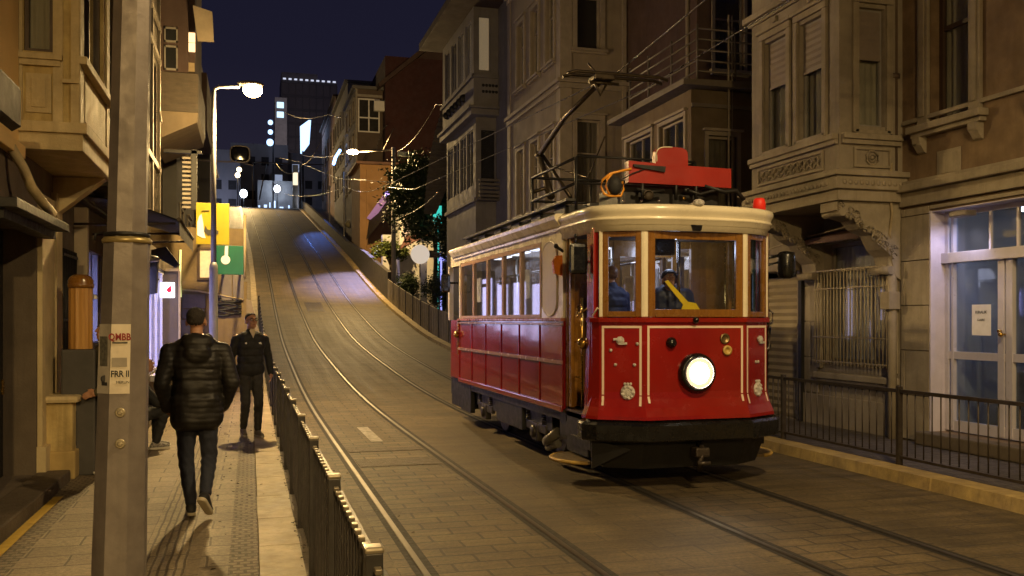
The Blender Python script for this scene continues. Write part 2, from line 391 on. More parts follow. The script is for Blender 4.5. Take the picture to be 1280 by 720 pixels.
SLABS = brickmat('pavement_slabs', (.30,.235,.15), (.235,.185,.118), (.10,.075,.045), .62, .30, .009, .62, bump=.35, noise_amt=.35, streak=False)
COBB = brickmat('ornament_cobbles', (.28,.22,.14), (.22,.17,.11), (.12,.09,.055), .09, .075, .012, .65, bump=.8, streak=False)
TACT = brickmat('ribbed_guide_slabs', (.34,.27,.165), (.30,.235,.145), (.13,.1,.06), .052, .40, .009, .6, bump=.9, offset=0, streak=False)
PLAIN = brickmat('smooth_paving_strip', (.25,.19,.115), (.20,.155,.09), (.09,.07,.04), 1.2, .42, .007, .62, bump=.25, offset=0, streak=False)
BSLAB = brickmat('far_pavement_setts', (.15,.13,.125), (.12,.105,.10), (.05,.045,.04), .22, .22, .012, .6, bump=.5, streak=False)
KERB = mat('kerb_stone', (.52,.42,.25), (.36,.28,.16), 3.5, .6, bump=.35, dirt=.6, bscale=22)
KERBY = mat('yellow_kerb_stone', (.52,.38,.14), (.33,.24,.11), 4, .7, bump=.5, dirt=.6, bscale=14)
GROOVE = mat('black_rail_groove', (.022,.017,.011), (.012,.01,.007), 9, .8)
GROUND = mat('bare_ground', (.09,.08,.06), (.06,.055,.04), .6, .9, bump=.3)
# ---------------------------------------------------------------- ground
def strip(mb, t0, t1, z, s0, s1, step=1.5, top=True, curb=None, bank=True):
    n = max(1, int((s1-s0)/step)); rows = []
    for i in range(n+1):
        s = s0+(s1-s0)*i/n; o = tf(s) if bank else 0; zz = zf(s)+z
        r = [(t0+o, s, zz), (t1+o, s, zz)]
        if curb == 'hi': r = [(t0+o, s, zz-.30)]+r            # a face down at the low-t side
        if curb == 'lo': r = r+[(t1+o, s, zz-.30)]
        rows.append(r)
    mb.grid(rows, False)
SI, S1 = -12, 150
g = MB(); nn = 90; rows = []
for i in range(nn+1):
    s = -60+460*i/nn; rows.append([(t, s, zf(s)-.06) for t in (-160,-60,-20,-2,3,9,20,60,160)])
g.grid(rows, True); struct(g, 'ground', GROUND)
r = MB(); r.use(TARMAC)
strip(r, .36, 1.02, 0, SI, S1); strip(r, 2.50, 3.80, 0, SI, S1); strip(r, 5.30, 6.89, 0, SI, S1)
r.use(SETTS); strip(r, 1.02, 2.50, 0, SI, S1); strip(r, 3.80, 5.30, 0, SI, S1)
struct(r, 'road')
for k, t in enumerate((1.20, 2.41, 3.96, 5.16)):
    mb = MB(); mb.use(STEEL); strip(mb, t-.024, t+.022, .010, SI, S1); mb.use(GROOVE); strip(mb, t-.075, t-.026, .0035, SI, S1); strip(mb, t+.024, t+.085, .003, SI, S1)
    tag(mb.build('tram_rail'), ['steel tram rail nearest the left fence', 'steel tram rail in the middle of the street, right rail of the empty track', 'steel tram rail under the left wheels of the red tram', 'steel tram rail nearest the right kerb'][k], 'rail', 'steel rails set in the street')
# left pavement in bands
p = MB(); E = 21.0
p.use(SLABS); strip(p, -.33, -.14, .12, SI, E, bank=False); strip(p, -1.55, -.74, .12, SI, E, bank=False); strip(p, -2.7, -1.95, .12, SI, E, bank=False)
p.use(PLAIN); strip(p, -.42, -.33, .12, SI, E, bank=False)
p.use(TACT); strip(p, -.74, -.42, .12, SI, E, bank=False)
p.use(COBB); strip(p, -.14, .06, .12, SI, E, bank=False); strip(p, -1.95, -1.55, .12, SI, E, bank=False)
p.use(SLABS); strip(p, -2.7, .06, .12, E, S1)
struct(p, 'left_pavement')
kb = MB()
s = SI
while s < S1:
    L = .9+random.random()*.25; e = min(s+L-.012, S1); z0, z1 = zf(s), zf(e); j = random.uniform(-.006, .006)
    o0, o1 = tf(s), tf(e)
    q = [(.066+j+o0, s, z0-.05), (.36+j+o0, s, z0-.05), (.36+j+o0, s, z0+.128), (.066+j+o0, s, z0+.128)]
    q2 = [(.066+j+o1, e, z1-.05), (.36+j+o1, e, z1-.05), (.36+j+o1, e, z1+.128), (.066+j+o1, e, z1+.128)]
    kb.grid([q, q2], False, True, True); s += L
struct(kb, 'left_kerb', KERB)
kb = MB(); s = SI
while s < S1:
    L = .9+random.random()*.3; e = min(s+L-.012, S1); z0, z1 = zf(s), zf(e); j = random.uniform(-.01, .01); o0, o1 = tf(s), tf(e)
    q = [(6.88+j+o0, s, z0-.05), (7.2+o0, s, z0-.05), (7.2+o0, s, z0+.13), (6.91+j+o0, s, z0+.13)]
    q2 = [(6.88+j+o1, e, z1-.05), (7.2+o1, e, z1-.05), (7.2+o1, e, z1+.13), (6.91+j+o1, e, z1+.13)]
    kb.grid([q, q2], False, True, True); s += L
struct(kb, 'right_kerb', KERBY)
p = MB(); strip(p, 7.2, 9.6, .12, SI, S1); struct(p, 'right_pavement', BSLAB)
# markings and road furniture
mk = MB(); mk.bx(1.72, 1.90, 13.6, 16.3, .004, .007); struct(mk, 'lane_marking', mat('worn_white_marking', (.42,.39,.33), (.2,.18,.14), 9, .7, dirt=.5))
pa = MB()
pa.bx(1.30, 2.32, 11.3, 11.9, .0035, .006); pa.bx(1.30, 2.32, 12.6, 12.95, .0035, .006)
struct(pa, 'road_patch', mat('dark_tar_patch', (.085,.06,.035), (.06,.043,.025), 6, .7, bump=.5))
def sheet(mb, t0, t1, s0, s1, dz):
    o0, o1 = tf(s0), tf(s1); mb.face([(t0+o0,s0,zf(s0)+dz),(t1+o0,s0,zf(s0)+dz),(t1+o1,s1,zf(s1)+dz),(t0+o1,s1,zf(s1)+dz)])
a = PY(405, 375, 50)
mh = MB(); mh.use(IRON); sheet(mh, 2.75, 3.6, 46, 49.6, .006); mh.use(BLACKM)
for i in range(5): sheet(mh, 2.85, 3.5, 46.4+i*.62, 46.7+i*.62, .010)
tag(mh.build('drain_grate'), 'dark iron drain grate in the roadway halfway up the hill', 'drain grate')
# ================================================================= LEFT SIDE
TL = -2.1
# ---- nearest house: ochre plaster with a bay
b0_ = 9.5
hb = (8.55, 10.37, .22, 2.72)
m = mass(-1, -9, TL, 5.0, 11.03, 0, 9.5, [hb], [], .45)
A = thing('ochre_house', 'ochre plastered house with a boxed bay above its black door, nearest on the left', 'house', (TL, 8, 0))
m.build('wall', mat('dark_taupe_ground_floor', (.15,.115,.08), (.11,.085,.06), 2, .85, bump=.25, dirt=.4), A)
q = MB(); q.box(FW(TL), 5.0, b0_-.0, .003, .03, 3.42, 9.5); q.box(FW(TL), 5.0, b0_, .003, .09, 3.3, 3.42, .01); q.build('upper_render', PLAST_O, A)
q = MB(); q.box(FW(TL), 10.42, 11.03, .003, .05, .0, 3.1); q.box(FW(TL), 10.38, 11.05, .003, .09, 0, .5); q.build('corner_pier', STONE_Y, A)
dr = MB(); fr = FW(TL)
dr.box(fr, 8.56, 10.36, -.44, -.40, .22, 2.7); dr.box(fr, 8.56, 8.66, -.40, -.30, .22, 2.7); dr.box(fr, 10.24, 10.36, -.40, -.30, .22, 2.7); dr.box(fr, 8.66, 10.24, -.40, -.3, 2.1, 2.18); dr.box(fr, 9.4, 9.5, -.40, -.32, .22, 2.1)
for a in (8.72, 9.56): 
    for z in (.35, 1.25): dr.box(fr, a, a+.6, -.40, -.37, z, z+.75, .01)
D = dr.build('door', BLACKM, A)
q = MB(); q.cyl(fr.p(9.62, -.37, 1.2), fr.p(9.62, -.25, 1.2), .02); q.cyl(fr.p(9.62, -.26, 1.2), fr.p(9.75, -.26, 1.2), .015); q.build('handle', BRASS, D)
q = MB(); q.box(fr, 10.28, 10.36, -.3, -.285, 1.05, 1.2, .004); q.build('bell_plate', BRASS, A)
q = MB(); q.box(fr, 8.3, 10.55, .003, .28, 2.72, 2.80, .006); q.box(fr, 8.4, 10.5, .003, .16, 2.64, 2.717); q.build('door_canopy', BLACKM, A)
br = MB()
for a in (9.1, ):
    pts = [fr.p(a, .05, 3.35), fr.p(a, .16, 3.15), fr.p(a+.1, .2, 3.0), fr.p(a+.35, .24, 2.9), fr.p(a+.75, .25, 2.84)]
    br.tube(pts, .045, 8)
br.build('scroll_bracket', STONE_Y, A)
st = MB(); st.box(fr, 7.5, 10.5, .003, .30, .10, .24, .015); st.build('doorstep', mat('doorstep_stone', (.12,.09,.06), (.09,.07,.045), 4, .7, bump=.3, dirt=.4), A)
yl = MB(); yl.box(fr, 7.2, 9.55, .32, .40, .124, .129); struct(yl, 'yellow_line', YLINE)
# bay
b0, b1, bt, zb = 9.55, 11.45, -1.57, 3.62
hn = (-2.04, -1.79, 4.33, 6.2); hs = (9.85, 11.15, 4.33, 6.2)
bw = MB(); bw.use(PLAST_Y)
facade(bw, FS(b0), TL-.05, bt, zb, 7.2, [hn], .14); facade(bw, FW(bt), b0, b1, zb, 7.2, [hs], .14); facade(bw, FN(b1), TL-.05, bt, zb, 7.2)
bw.face([(TL, b0, zb), (bt, b0, zb), (bt, b1, zb), (TL, b1, zb)]); bw.face([(TL, b0, 7.2), (bt, b0, 7.2), (bt, b1, 7.2), (TL, b1, 7.2)])
B = bw.build('bay', None, A)
tr = MB(); e = .003
for (z0, z1, o) in ((3.40, 3.62, .05), (3.56, 3.66, .09)):
    tr.bx(TL+e, bt+o, b0-o, b1+o, z0, z1, .008)
for a0, a1 in ((TL, -2.045), (-1.785, -1.70), (-1.63, bt+.012)): tr.box(FS(b0), a0, a1, e, .022, 3.67, 7.1)
tr.box(FS(b0), TL, -1.70, e, .07, 4.245, 4.30, .006); tr.box(FS(b0), TL, -1.72, e, .045, 4.19, 4.243)
tr.box(FS(b0), -1.70, bt+.02, e, .05, 4.04, 4.075)
tr.box(FS(b0), -2.02, -1.80, e, .016, 3.75, 4.12, .006); tr.box(FS(b0), -1.97, -1.85, .017, .026, 3.80, 4.07, .004)
tr.box(FW(bt), b0-.02, b1+.02, e, .08, 4.235, 4.31, .008); tr.box(FW(bt), b0, b0+.2, e, .02, 3.67, 7.1); tr.box(FW(bt), b1-.2, b1, e, .02, 3.67, 7.1)
tr.box(FW(bt), b0+.3, b1-.3, e, .016, 3.75, 4.15, .006)
tr.build('moulding', STONE_Y, B)
window(A, FS(b0), hn, WOODD, .10, 'curtain', fw=.035, sill=False)
window(A, FW(bt), hs, WOODD, .10, 'curtain', bars=[('v', 10.5)], fw=.05, sill=False, cur=CURD)
q = MB(); q.prism([(bt+.0, b1-.25, 3.39), (TL+.005, b1-.25, 3.39), (TL+.005, b1-.25, 2.95)], (0, .2, 0)); q.build('bay_bracket', STONE_Y, A)
# folded black blind box near camera on the same wall
K = thing('folded_awning', 'folded black awning box jutting from the orange wall at the left edge', 'awning', (-1.8, 7.5, 3.2))
q = MB(); q.box(FW(TL), 6.7, 8.15, .003, .34, 3.50, 3.66, .03); q.build('cassette', BLACKM, K)
q = MB(); q.prism([(TL+.345, 6.75, 3.63), (TL+.345, 6.75, 3.34), (TL+.28, 6.75, 3.30), (TL+.10, 6.75, 3.50)], (0, 1.38, 0)); q.build('valance', CANVAS, K)
# ---- second house with siding and shop front below
z2 = 9.8
sh = [(11.5, 12.25, 1.0, 2.55), (12.6, 14.6, .35, 2.75)]
m = mass(-1, -9, TL, 11.03, 20.0, 0, z2, sh, [], .35)
A2 = thing('grey_clad_house', 'grey clad house with an overhanging upper front and a dim shop front below its awning', 'house', (TL, 15, 0))
m.build('wall', mat('brown_shop_wall', (.13,.105,.075), (.09,.07,.05), 2, .8, bump=.2, dirt=.3), A2)
ob0, ob1, ot = 12.6, 17.8, -1.6
o = MB(); oh = [(12.9+i*1.25, 13.7+i*1.25, 4.6, 6.3) for i in range(4)]
facade(o, FW(ot), ob0, ob1, 3.5, 9.5, oh, .12); facade(o, FS(ob0), TL-.02, ot, 3.5, 9.5); facade(o, FN(ob1), TL-.02, ot, 3.5, 9.5)
o.face([(TL,ob0,3.5),(ot,ob0,3.5),(ot,ob1,3.5),(TL,ob1,3.5)]); OV = o.build('overhang', SIDING, A2)
rb = MB()
for i in range(26): rb.box(FW(ot), ob0+.1+i*.2, ob0+.13+i*.2, .002, .018, 3.5, 4.5)
for i in range(5): rb.box(FW(ot), ob0+.03+i*1.25, ob0+.15+i*1.25, .003, .05, 3.5, 9.5)
for z in (4.45, 6.4, 7.0): rb.box(FW(ot), ob0, ob1, .02, .06, z, z+.1)
for i in range(3): rb.box(FS(ob0), TL+.06+i*.17, TL+.09+i*.17, .002, .018, 3.5, 9.4)
rb.build('batten', mat('siding_batten', (.13,.11,.085), None, 4, .5), OV)
for h in oh: window(A2, FW(ot), h, BLACKM, .09, 'dark', sill=False)
q = MB(); q.tube([(-1.58, 17.9, 7.4), (-1.56, 17.7, 5.6), (-1.50, 17.3, 5.3), (-1.45, 16.8, 5.18)], .018); tag(q.build('hanging_cable', mat('pale_cable', (.5,.47,.4))), 'pale looping cable hung from the grey cladding behind the near pole', 'cable')
# grille window
q = window(A2, FW(TL), sh[0], WOODD, .2, 'dark', sill=False)
gr = MB()
for i in range(9): gr.cyl(FW(TL).p(11.46+i*.1, .06, .95), FW(TL).p(11.46+i*.1, .06, 2.62), .011, n=6)
for z in (1.0, 1.8, 2.55): gr.box(FW(TL), 11.42, 12.3, .045, .075, z-.015, z+.015)
gr.build('grille', BLACKM, A2)
q = MB(); q.box(FW(TL), 11.55, 12.15, .08, .10, 1.0, 1.16, .004); q.build('plaque', BLACKM, A2)
q = MB(); q.box(FW(TL), 11.1, 11.42, .003, .06, .1, 3.2); q.build('pilaster', STONE_Y, A2)
# shop front: glazing, jambs, light inside
sf = MB()
for a in (12.62, 13.25, 13.9, 14.52): sf.box(FW(TL), a, a+.06, -.1, -.03, .36, 2.74)
sf.box(FW(TL), 12.6, 14.6, -.1, -.03, 2.1, 2.16); 
SF = sf.build('shop_window', mat('blue_white_frame', (.55,.55,.6), None, 4, .4), A2)
q = MB(); q.box(FW(TL), 12.62, 14.58, -.075, -.067, .37, 2.73); q.build('pane', G_SHOP, SF)
q = MB(); q.box(FW(TL), 12.61, 14.59, -.34, -.30, .36, 2.74); q.build('shop_interior', mat('shop_shelves', (.10,.09,.12), (.03,.025,.03), 5, .7, stretch=(1,3,5)), SF)
tl = MB()
for (a, z0, z1) in ((12.85, .6, 2.0), (13.5, 1.2, 2.6), (14.2, .6, 2.5)): tl.box(FW(TL), a, a+.05, -.29, -.26, z0, z1)
tl.build('light_tube', emis('violet_shop_light', (.55,.5,1.), 14), SF)
PX = -1.5; fp = FW(PX)
q = MB(); q.use(mat('brown_shop_wall', (.13,.105,.075))); facade(q, fp, 15.2, 20.9, .12, 3.0, [(15.3, 20.8, .95, 2.7)], .2); facade(q, FS(15.2), TL, PX, .12, 3.0); q.face([(TL,15.2,3.0),(PX,15.2,3.0),(PX,20.9,3.0),(TL,20.9,3.0)]); q.build('projecting_front', None, A2)
q = MB()
for i in range(12): q.box(fp, 15.32+i*.48, 15.39+i*.48, -.12, -.02, .96, 2.69)
q.box(fp, 15.3, 20.8, -.12, -.02, .955, 1.0); q.box(fp, 15.3, 20.8, -.12, -.02, 2.63, 2.695); q.box(fp, 15.25, 20.85, .003, .16, .84, .94, .02); PF = q.build('shop_window', mat('blue_white_frame', (.55,.55,.6)), A2)
q = MB(); q.box(fp, 15.3, 20.8, -.19, -.17, .96, 2.69); q.build('lit_blind', emis('violet_blind', (.42,.42,.95), 1.1), PF)
for i in range(6): q = MB(); q.box(fp, 15.5+i*.9, 15.58+i*.9, -.165, -.14, 1.0, 2.6); q.build('light_tube', emis('violet_shop_light', (.55,.5,1.), 9), PF)
# projecting blade columns of the shop
for i, (a, dd, zt) in enumerate(((12.45, .16, 3.2), (14.8, .22, 3.1))):
    q = MB(); q.box(FW(TL), a, a+.12, .003, dd, .12, zt, .01); q.build('fin', mat('pale_fin', (.36,.3,.22)), A2)
# awning
AW = thing('shop_awning', 'dark brown sloping shop awning over the left pavement', 'awning', (-1.6, 13.5, 3))
w0, w1 = 12.3, 15.2
rows = []
for i in range(9):
    x = i/8; d = .02+1.22*x; z = 3.36-.30*x+.05*math.sin(PI*x); rows.append([FW(TL).p(w0+(w1-w0)*j/6, d, z-.012*math.sin(j*PI)) for j in range(7)])
q = MB(); q.grid(rows, True)
q.grid([[p-Vector((0,0,.02)) for p in r] for r in rows], True); q.build('fabric', CANVAS, AW)
q = MB(); rows = [[FW(TL).p(w0+(w1-w0)*j/24, 1.245, 3.07) for j in range(25)], [FW(TL).p(w0+(w1-w0)*j/24, 1.25+.008*math.sin(j*1.3), 2.86) for j in range(25)]]
q.grid(rows); q.build('valance', CANVAS, AW)
q = MB(); q.cyl(FW(TL).p(w0, 1.24, 3.07), FW(TL).p(w1, 1.24, 3.07), .025)
for a in (w0+.05, w1-.05, (w0+w1)/2): q.cyl(FW(TL).p(a, .02, 2.98), FW(TL).p(a, 1.2, 3.02), .016)
q.box(FW(TL), w0, w1, .003, .12, 3.3, 3.48, .02); q.build('awning_frame', IRON, AW)
# wooden barrel-capped post
c = PT(101, 400, -1.78); W = thing('wooden_post', 'orange-yellow ribbed wooden post with a rounded cap beside the shop', 'post', (-1.78, c[1], .12))
q = MB(); n = 24; zt, z0 = PT(101, 360, -1.78)[2], PT(101, 436, -1.78)[2]
rows = []
for z in (z0, zt): rows.append([(-1.78+(.115+.007*(j % 2))*math.cos(2*PI*j/n), c[1]+(.115+.007*(j % 2))*math.sin(2*PI*j/n), z) for j in range(n)])
q.grid(rows, False, True, True); q.build('shaft', WOODY, W)
q = MB(); q.lathe((-1.78, c[1], zt), [(.11,-.0),(.132,.0),(.137,.04),(.128,.05),(.132,.08),(.11,.12),(.07,.145),(.001,.15)], n=24); q.build('cap', WOOD, W)
q = MB(); q.bx(-1.95, -1.61, c[1]-.17, c[1]+.17, .12, z0-.003, .02); q.build('plinth', mat('dark_plinth', (.07,.065,.06)), W)
# dark low wall under the shop window
q = MB(); q.box(FW(TL), 12.35, 14.75, .005, .16, .12, z0+.02, .01); tag(q.build('parapet', mat('dark_grey_parapet', (.06,.055,.055), None, 3, .6)), 'dark grey low parapet below the shop window behind the leaning person', 'parapet')
# stone seat / planter at wall
c0 = PG(68, 576, .12)
X0, X1, Y0, Y1 = -2.09, -1.80, 10.62, 11.25
PL = thing('stone_bin_block', 'cream plastered block with a rounded stone lid against the wall by the black grille', 'plinth', (-1.92, 11.06, .12))
q = MB(); q.bx(X0, X1, Y0, Y1, .12, .92, .02); q.build('block', PLAST_Y, PL)
q = MB(); q.bx(X0-.0, X1+.03, Y0-.03, Y1+.02, .12, .42, .02); q.build('base', mat('ochre_base', (.50,.36,.14), None, 3, .8, dirt=.3), PL)
q = MB(); q.bx(X0, X1+.06, Y0-.05, Y1+.06, .924, 1.0, .035); q.build('lid', STONE_Y, PL)
q = MB(); q.bx(X1+.0, X1+.012, Y0+.18, Y1-.1, .45, .82); q.build('hatch', mat('dark_hatch', (.05,.045,.04)), PL)
# ---- third house: dark timber balcony box high on the left
A3 = thing('dark_balcony_house', 'dark house with a boarded balcony box and one lit pane high above the street', 'house', (-1.5, 22, 0))
lw = PS(253, 50, 20.0); h1 = (-1.62, -1.42, 7.35, 8.55); z0b = PS(225, 140, 20)[2]; zt = PS(225, 91, 20)[2]
m = mass(-1, -9, -2.05, 20.0, 24, 0, 10.6); m.build('wall', mat('brown_grey_wall', (.12,.09,.055), (.09,.066,.04), 2, .8, bump=.2, dirt=.3), A3)
u = lambda x, v: PS(x, v, 19.98)
x0, x1, x2 = -2.2, u(235, 60)[0], u(251, 60)[0]
q = MB(); q.bx(-2.2, u(248,100)[0], 19.97, 23, z0b, zt, .01); BX = q.build('balcony_box', mat('brown_boards', (.075,.055,.035), (.05,.038,.024), 3, .7, bump=.15, stretch=(1,1,6)), A3)
q = MB(); q.prism([(-2.2, 19.975, z0b-.003), (u(250,140)[0]-.03, 19.975, z0b-.003), (u(250,155)[0]-.06, 19.975, z0b-.2), (-1.9, 19.975, u(222,178)[2])], (0, 2.8, 0)); q.build('soffit', mat('soffit_tan', (.20,.15,.09), None, 2, .8, dirt=.3), A3)
q = MB(); q.bx(-2.2, x1, 20.03, 22.9, zt, 10.3); q.bx(x1, u(243,60)[0], 20.2, 22.9, zt, 10.1); q.build('upper_storey', DKBROWN, A3)
f3 = FS(20.03)
for (ua, ub, va, vb) in ((205,222,33,52), (205,222,56,87)):
    a = sorted((u(ua,0)[0], u(ub,0)[0])); hh = (a[0], a[1], u(210,vb)[2], u(210,va)[2])
    mb = MB(); mb.box(f3, hh[0], hh[1], .004, .03, hh[2], hh[2]+.04); mb.box(f3, hh[0], hh[1], .004, .03, hh[3]-.04, hh[3]); mb.box(f3, hh[0], hh[0]+.03, .004, .03, hh[2], hh[3]); mb.box(f3, hh[1]-.03, hh[1], .004, .03, hh[2], hh[3])
    w = mb.build('window', mat('grey_sash', (.2,.18,.15)), A3); mb = MB(); mb.box(f3, hh[0]+.03, hh[1]-.03, .006, .014, hh[2]+.04, hh[3]-.04); mb.build('pane', mat('night_glass', (.02,.02,.02), None, 2, .08), w)
f3 = FS(20.2)
for (ua, ub, va, vb, mm) in ((234,243.3,37,49,WARM), (234,243.3,50,61,WARM), (234,242.5,75,92,mat('tan_panel', (.3,.22,.12)))):
    a = sorted((u(ua,0)[0]+.01, u(ub,0)[0]-.0)); mb = MB(); mb.box(f3, a[0], a[1], .004, .03, u(235,vb)[2], u(235,va)[2]); w = mb.build('lit_pane' if mm is WARM else 'panel', mm, A3)
q = MB(); p0, p1, p2, p3 = u(242,12), u(266,20), u(268,57), u(248,56)
q.prism([(p0[0],19.7,p0[2]), (p1[0],19.7,p1[2]), (p2[0],19.7,p2[2]), (p3[0],19.7,p3[2])], (0,.05,0)); q.build('hanging_panel', mat('beige_panel', (.30,.24,.16), None, 3, .7, dirt=.3), A3)
q = MB(); q.bx(-2.3, u(244,0)[0]+.1, 19.8, 23.5, 10.3, 10.42, .01); q.build('roof', mat('eave_brown', (.16,.12,.08)), A3)
# below: lit slot window
q = MB(); fz = FW(-2.05); q.box(fz, 20.25, 20.75, .004, .02, u(220,213)[2], u(220,165)[2]); q.build('slot_window', WARMD, A3)
# louvred dark shutter panel sticking out
LV = thing('slatted_screen', 'black slatted screen standing out from the wall above the yellow board', 'screen', (-1.25, 20.2, 3))
q = MB(); a0, a1 = u(229,200)[0], u(240,200)[0]
for i in range(12): zz = u(230, 262)[2]+(u(230,196)[2]-u(230,262)[2])*i/12; q.bx(a0, a1, 19.70, 19.74, zz, zz+.045)
q.build('slats', mat('grey_slat', (.2,.17,.13)), LV); q = MB(); q.bx(a1, a1+.11, 19.68, 19.8, u(240,264)[2], u(240,190)[2]); q.bx(a0-.35, a1+.2, 19.68, 19.78, u(240,195)[2], u(240,191)[2]); q.build('post', BLACKM, LV)
# ---- cross wall that closes the pavement, with boards and frames
CW = thing('cross_wall', 'beige rendered wall closing off the left pavement behind the two walkers', 'wall', (-.9, 21.2, .1))
sW = 21.0; U = lambda x, v: PS(x, v, sW)
xr = U(309, 400)[0]; xk = U(319, 330)[0]
q = MB(); q.bx(-2.04, xr, sW, sW+.35, .05, U(270, 352)[2]); q.bx(-2.04, U(304,330)[0], sW+.004, sW+.34, U(270,352)[2]+.002, U(270, 285)[2]); q.build('render', mat('beige_wall', (.20,.145,.07), (.155,.11,.055), 2, .85, bump=.25, dirt=.45), CW)
q = MB(); q.prism([(U(308,0)[0], sW-.06, U(0,372)[2]), (U(314,0)[0], sW-.06, U(0,374)[2]), (U(326,0)[0], sW-.06, U(0,425)[2]), (U(330,0)[0], sW-.06, .1), (U(309,0)[0], sW-.06, .1)], (0,.4,0)); q.build('coping', mat('dull_coping', (.24,.19,.12), None, 4, .7, dirt=.4), CW)
q = MB()
for (a,b_,c_,d_) in ((277,290,300,374),(291,305,340,374)): q.bx(U(a,0)[0], U(b_,0)[0], sW-.05, sW-.004, U(0,d_)[2], U(0,c_)[2], .01)
for (a,b_,c_,d_) in ((228,257,366,384),(228,256,386,398),(224,250,400,430)): q.bx(U(a,0)[0], U(b_,0)[0], sW-.05, sW-.004, U(0,d_)[2], U(0,c_)[2], .01)
q.build('panel', mat('grey_cabinet', (.17,.145,.12), (.13,.11,.09), 4, .6, dirt=.4), CW)
q = MB()
for i in range(9):
    z = U(0, 372+i*2.6)[2]; pts = [(U(272+j*6,0)[0], sW-.03-.03*(i % 2), z+.03*math.sin(i*2+j)) for j in range(6)]; q.tube(pts, .022, 6)
q.build('cable_bundle', BLACKR, CW)
q = MB(); q.tube([(U(228,0)[0], sW-.03, U(0,360)[2]), (U(250,0)[0], sW-.06, U(0,362)[2]), (U(275,0)[0], sW-.05, U(0,367)[2]), (U(304,0)[0], sW-.04, U(0,373)[2])], .02, 6); q.tube([(U(306,0)[0], sW-.04, U(0,345)[2]), (U(306,0)[0], sW-.04, U(0,260)[2])], .03); q.build('pipe', KERB, CW)
q = MB(); q.tube([(U(226,0)[0], sW-.05, U(0,308)[2]), (U(225,0)[0], sW-.06, U(0,350)[2]), (U(226,0)[0], sW-.05, U(0,370)[2])], .022); q.build('lit_conduit', emis('greenish_tube', (.8,.85,.35), .8), CW)
# framed notice
FB = thing('framed_notice', 'framed pale notice board on the beige cross wall behind the lamp post', 'notice board', (U(255,0)[0], sW-.03, U(0,346)[2]))
q = MB(); x0, x1, za, zb_ = U(247,0)[0], U(270,0)[0], U(0,347)[2], U(0,304)[2]; fr = FS(sW)
q.box(fr, x0, x0+.05, .004, .05, za, zb_); q.box(fr, x1-.05, x1, .004, .05, za, zb_); q.box(fr, x0+.05, x1-.05, .004, .05, za, za+.05); q.box(fr, x0+.05, x1-.05, .004, .05, zb_-.05, zb_); q.build('frame', WOODD, FB)
q = MB(); q.box(fr, x0+.05, x1-.05, .004, .02, za+.05, zb_-.05); q.build('sheet', PAPER, FB)
# yellow & green boards
sB = 19.2; V = lambda x, v: PS(x, v, sB); fr = FS(sB)
YB = thing('yellow_board', 'yellow sign board with a white and black shape beside the lamp post', 'sign', (V(266,0)[0], sB, V(0,300)[2]))
x0, x1, za, zb_ = V(245,0)[0], V(286.5,0)[0], V(0,300)[2], V(0,245)[2]
q = MB(); q.box(fr, x0, x1, -.06, 0, za, zb_, .008); q.build('board', YELLOW, YB)
def vp(*pp): return [fr.p(V(x, 0)[0], .004, V(0, y)[2]) for x, y in pp]
q = MB(); q.prism(vp((246.5,288),(246.5,272),(249,263),(252,260),(254,272),(255,283),(257,292),(252,291)), fr.p(0,.006,0)-fr.p(0,0,0)); q.build('white_shape', WHITEP, YB)
q = MB(); q.prism(vp((255,283),(257,275),(259,280),(263,281),(268,279),(273,282),(273,286),(260,288)), fr.p(0,.008,0)-fr.p(0,0,0)); q.build('black_mark', BLACKINK, YB)
q = MB(); q.cyl(fr.p(V(252,0)[0], .02, V(0,256)[2]), fr.p(V(262,0)[0], .02, V(0,255)[2]), .008); q.build('lettering', BLACKINK, YB)
q = MB(); q.cyl((x0+.2, sB+.05, zb_-.2), (x0+.2, sW, zb_-.2), .025); q.cyl((x1-.2, sB+.05, za+.2), (x1-.2, sW, za+.2), .025); q.build('bracket', BLACKM, YB)
GB = thing('green_board', 'green sign board with a white lollipop shape below the yellow one', 'sign', (V(287,0)[0], sB-.02, V(0,340)[2]))
x0, x1, za, zb_ = V(270,0)[0], V(304.5,0)[0], V(0,339.5)[2], V(0,301)[2]
q = MB(); q.box(fr, x0, x1, -.05, .01, za, zb_-.0, .008); q.build('board', GREEN, GB)
q = MB(); cx, cz = V(282,0)[0], V(0,320)[2]
q.lathe(fr.p(cx, .012, cz), [(.088,0),(.088,.008)], (0,-1,0), 28); q.prism([fr.p(cx-.02,.012,cz+.07), fr.p(cx+.045,.012,cz+.07), fr.p(cx+.05,.012,zb_-.01), fr.p(cx-.01,.012,zb_-.01)], fr.p(0,.006,0)-fr.p(0,0,0)); q.build('white_shape', WHITEP, GB)
q = MB(); q.cyl((x0+.15, sB+.045, zb_-.2), (x0+.15, sW, zb_-.2), .025); q.cyl((x1-.08, sB+.045, za+.2), (x1-.08, sW, za+.2), .025); q.build('bracket', BLACKM, GB)
# small lit shop sign and dark shop items
LS = thing('lit_sign', 'small white lit sign with a red mark hanging outside the left shop', 'sign', (-1.35, 17.5, 2.3))
p0, p1 = PS(200.5, 372, 17.2), PS(218, 353, 17.2); fr = FS(17.2)
q = MB(); q.box(fr, p0[0], p1[0], -.1, 0, p0[2], p1[2], .012); q.build('lightbox', emis('sign_white', (1.,.95,1.), 3.2), LS)
q = MB(); xc, zc = (p0[0]+p1[0])/2+.03, (p0[2]+p1[2])/2; q.lathe(fr.p(xc, .002, zc), [(.045,0),(.045,.006)], (0,-1,0), 12); q.prism([fr.p(xc-.03,.002,zc+.02), fr.p(xc+.03,.002,zc+.02), fr.p(xc+.05,.002,zc+.09), fr.p(xc-.0,.002,zc+.06)], fr.p(0,.006,0)-fr.p(0,0,0)); q.build('red_mark', emis('sign_red', (1.,.02,.06), 1.2), LS)
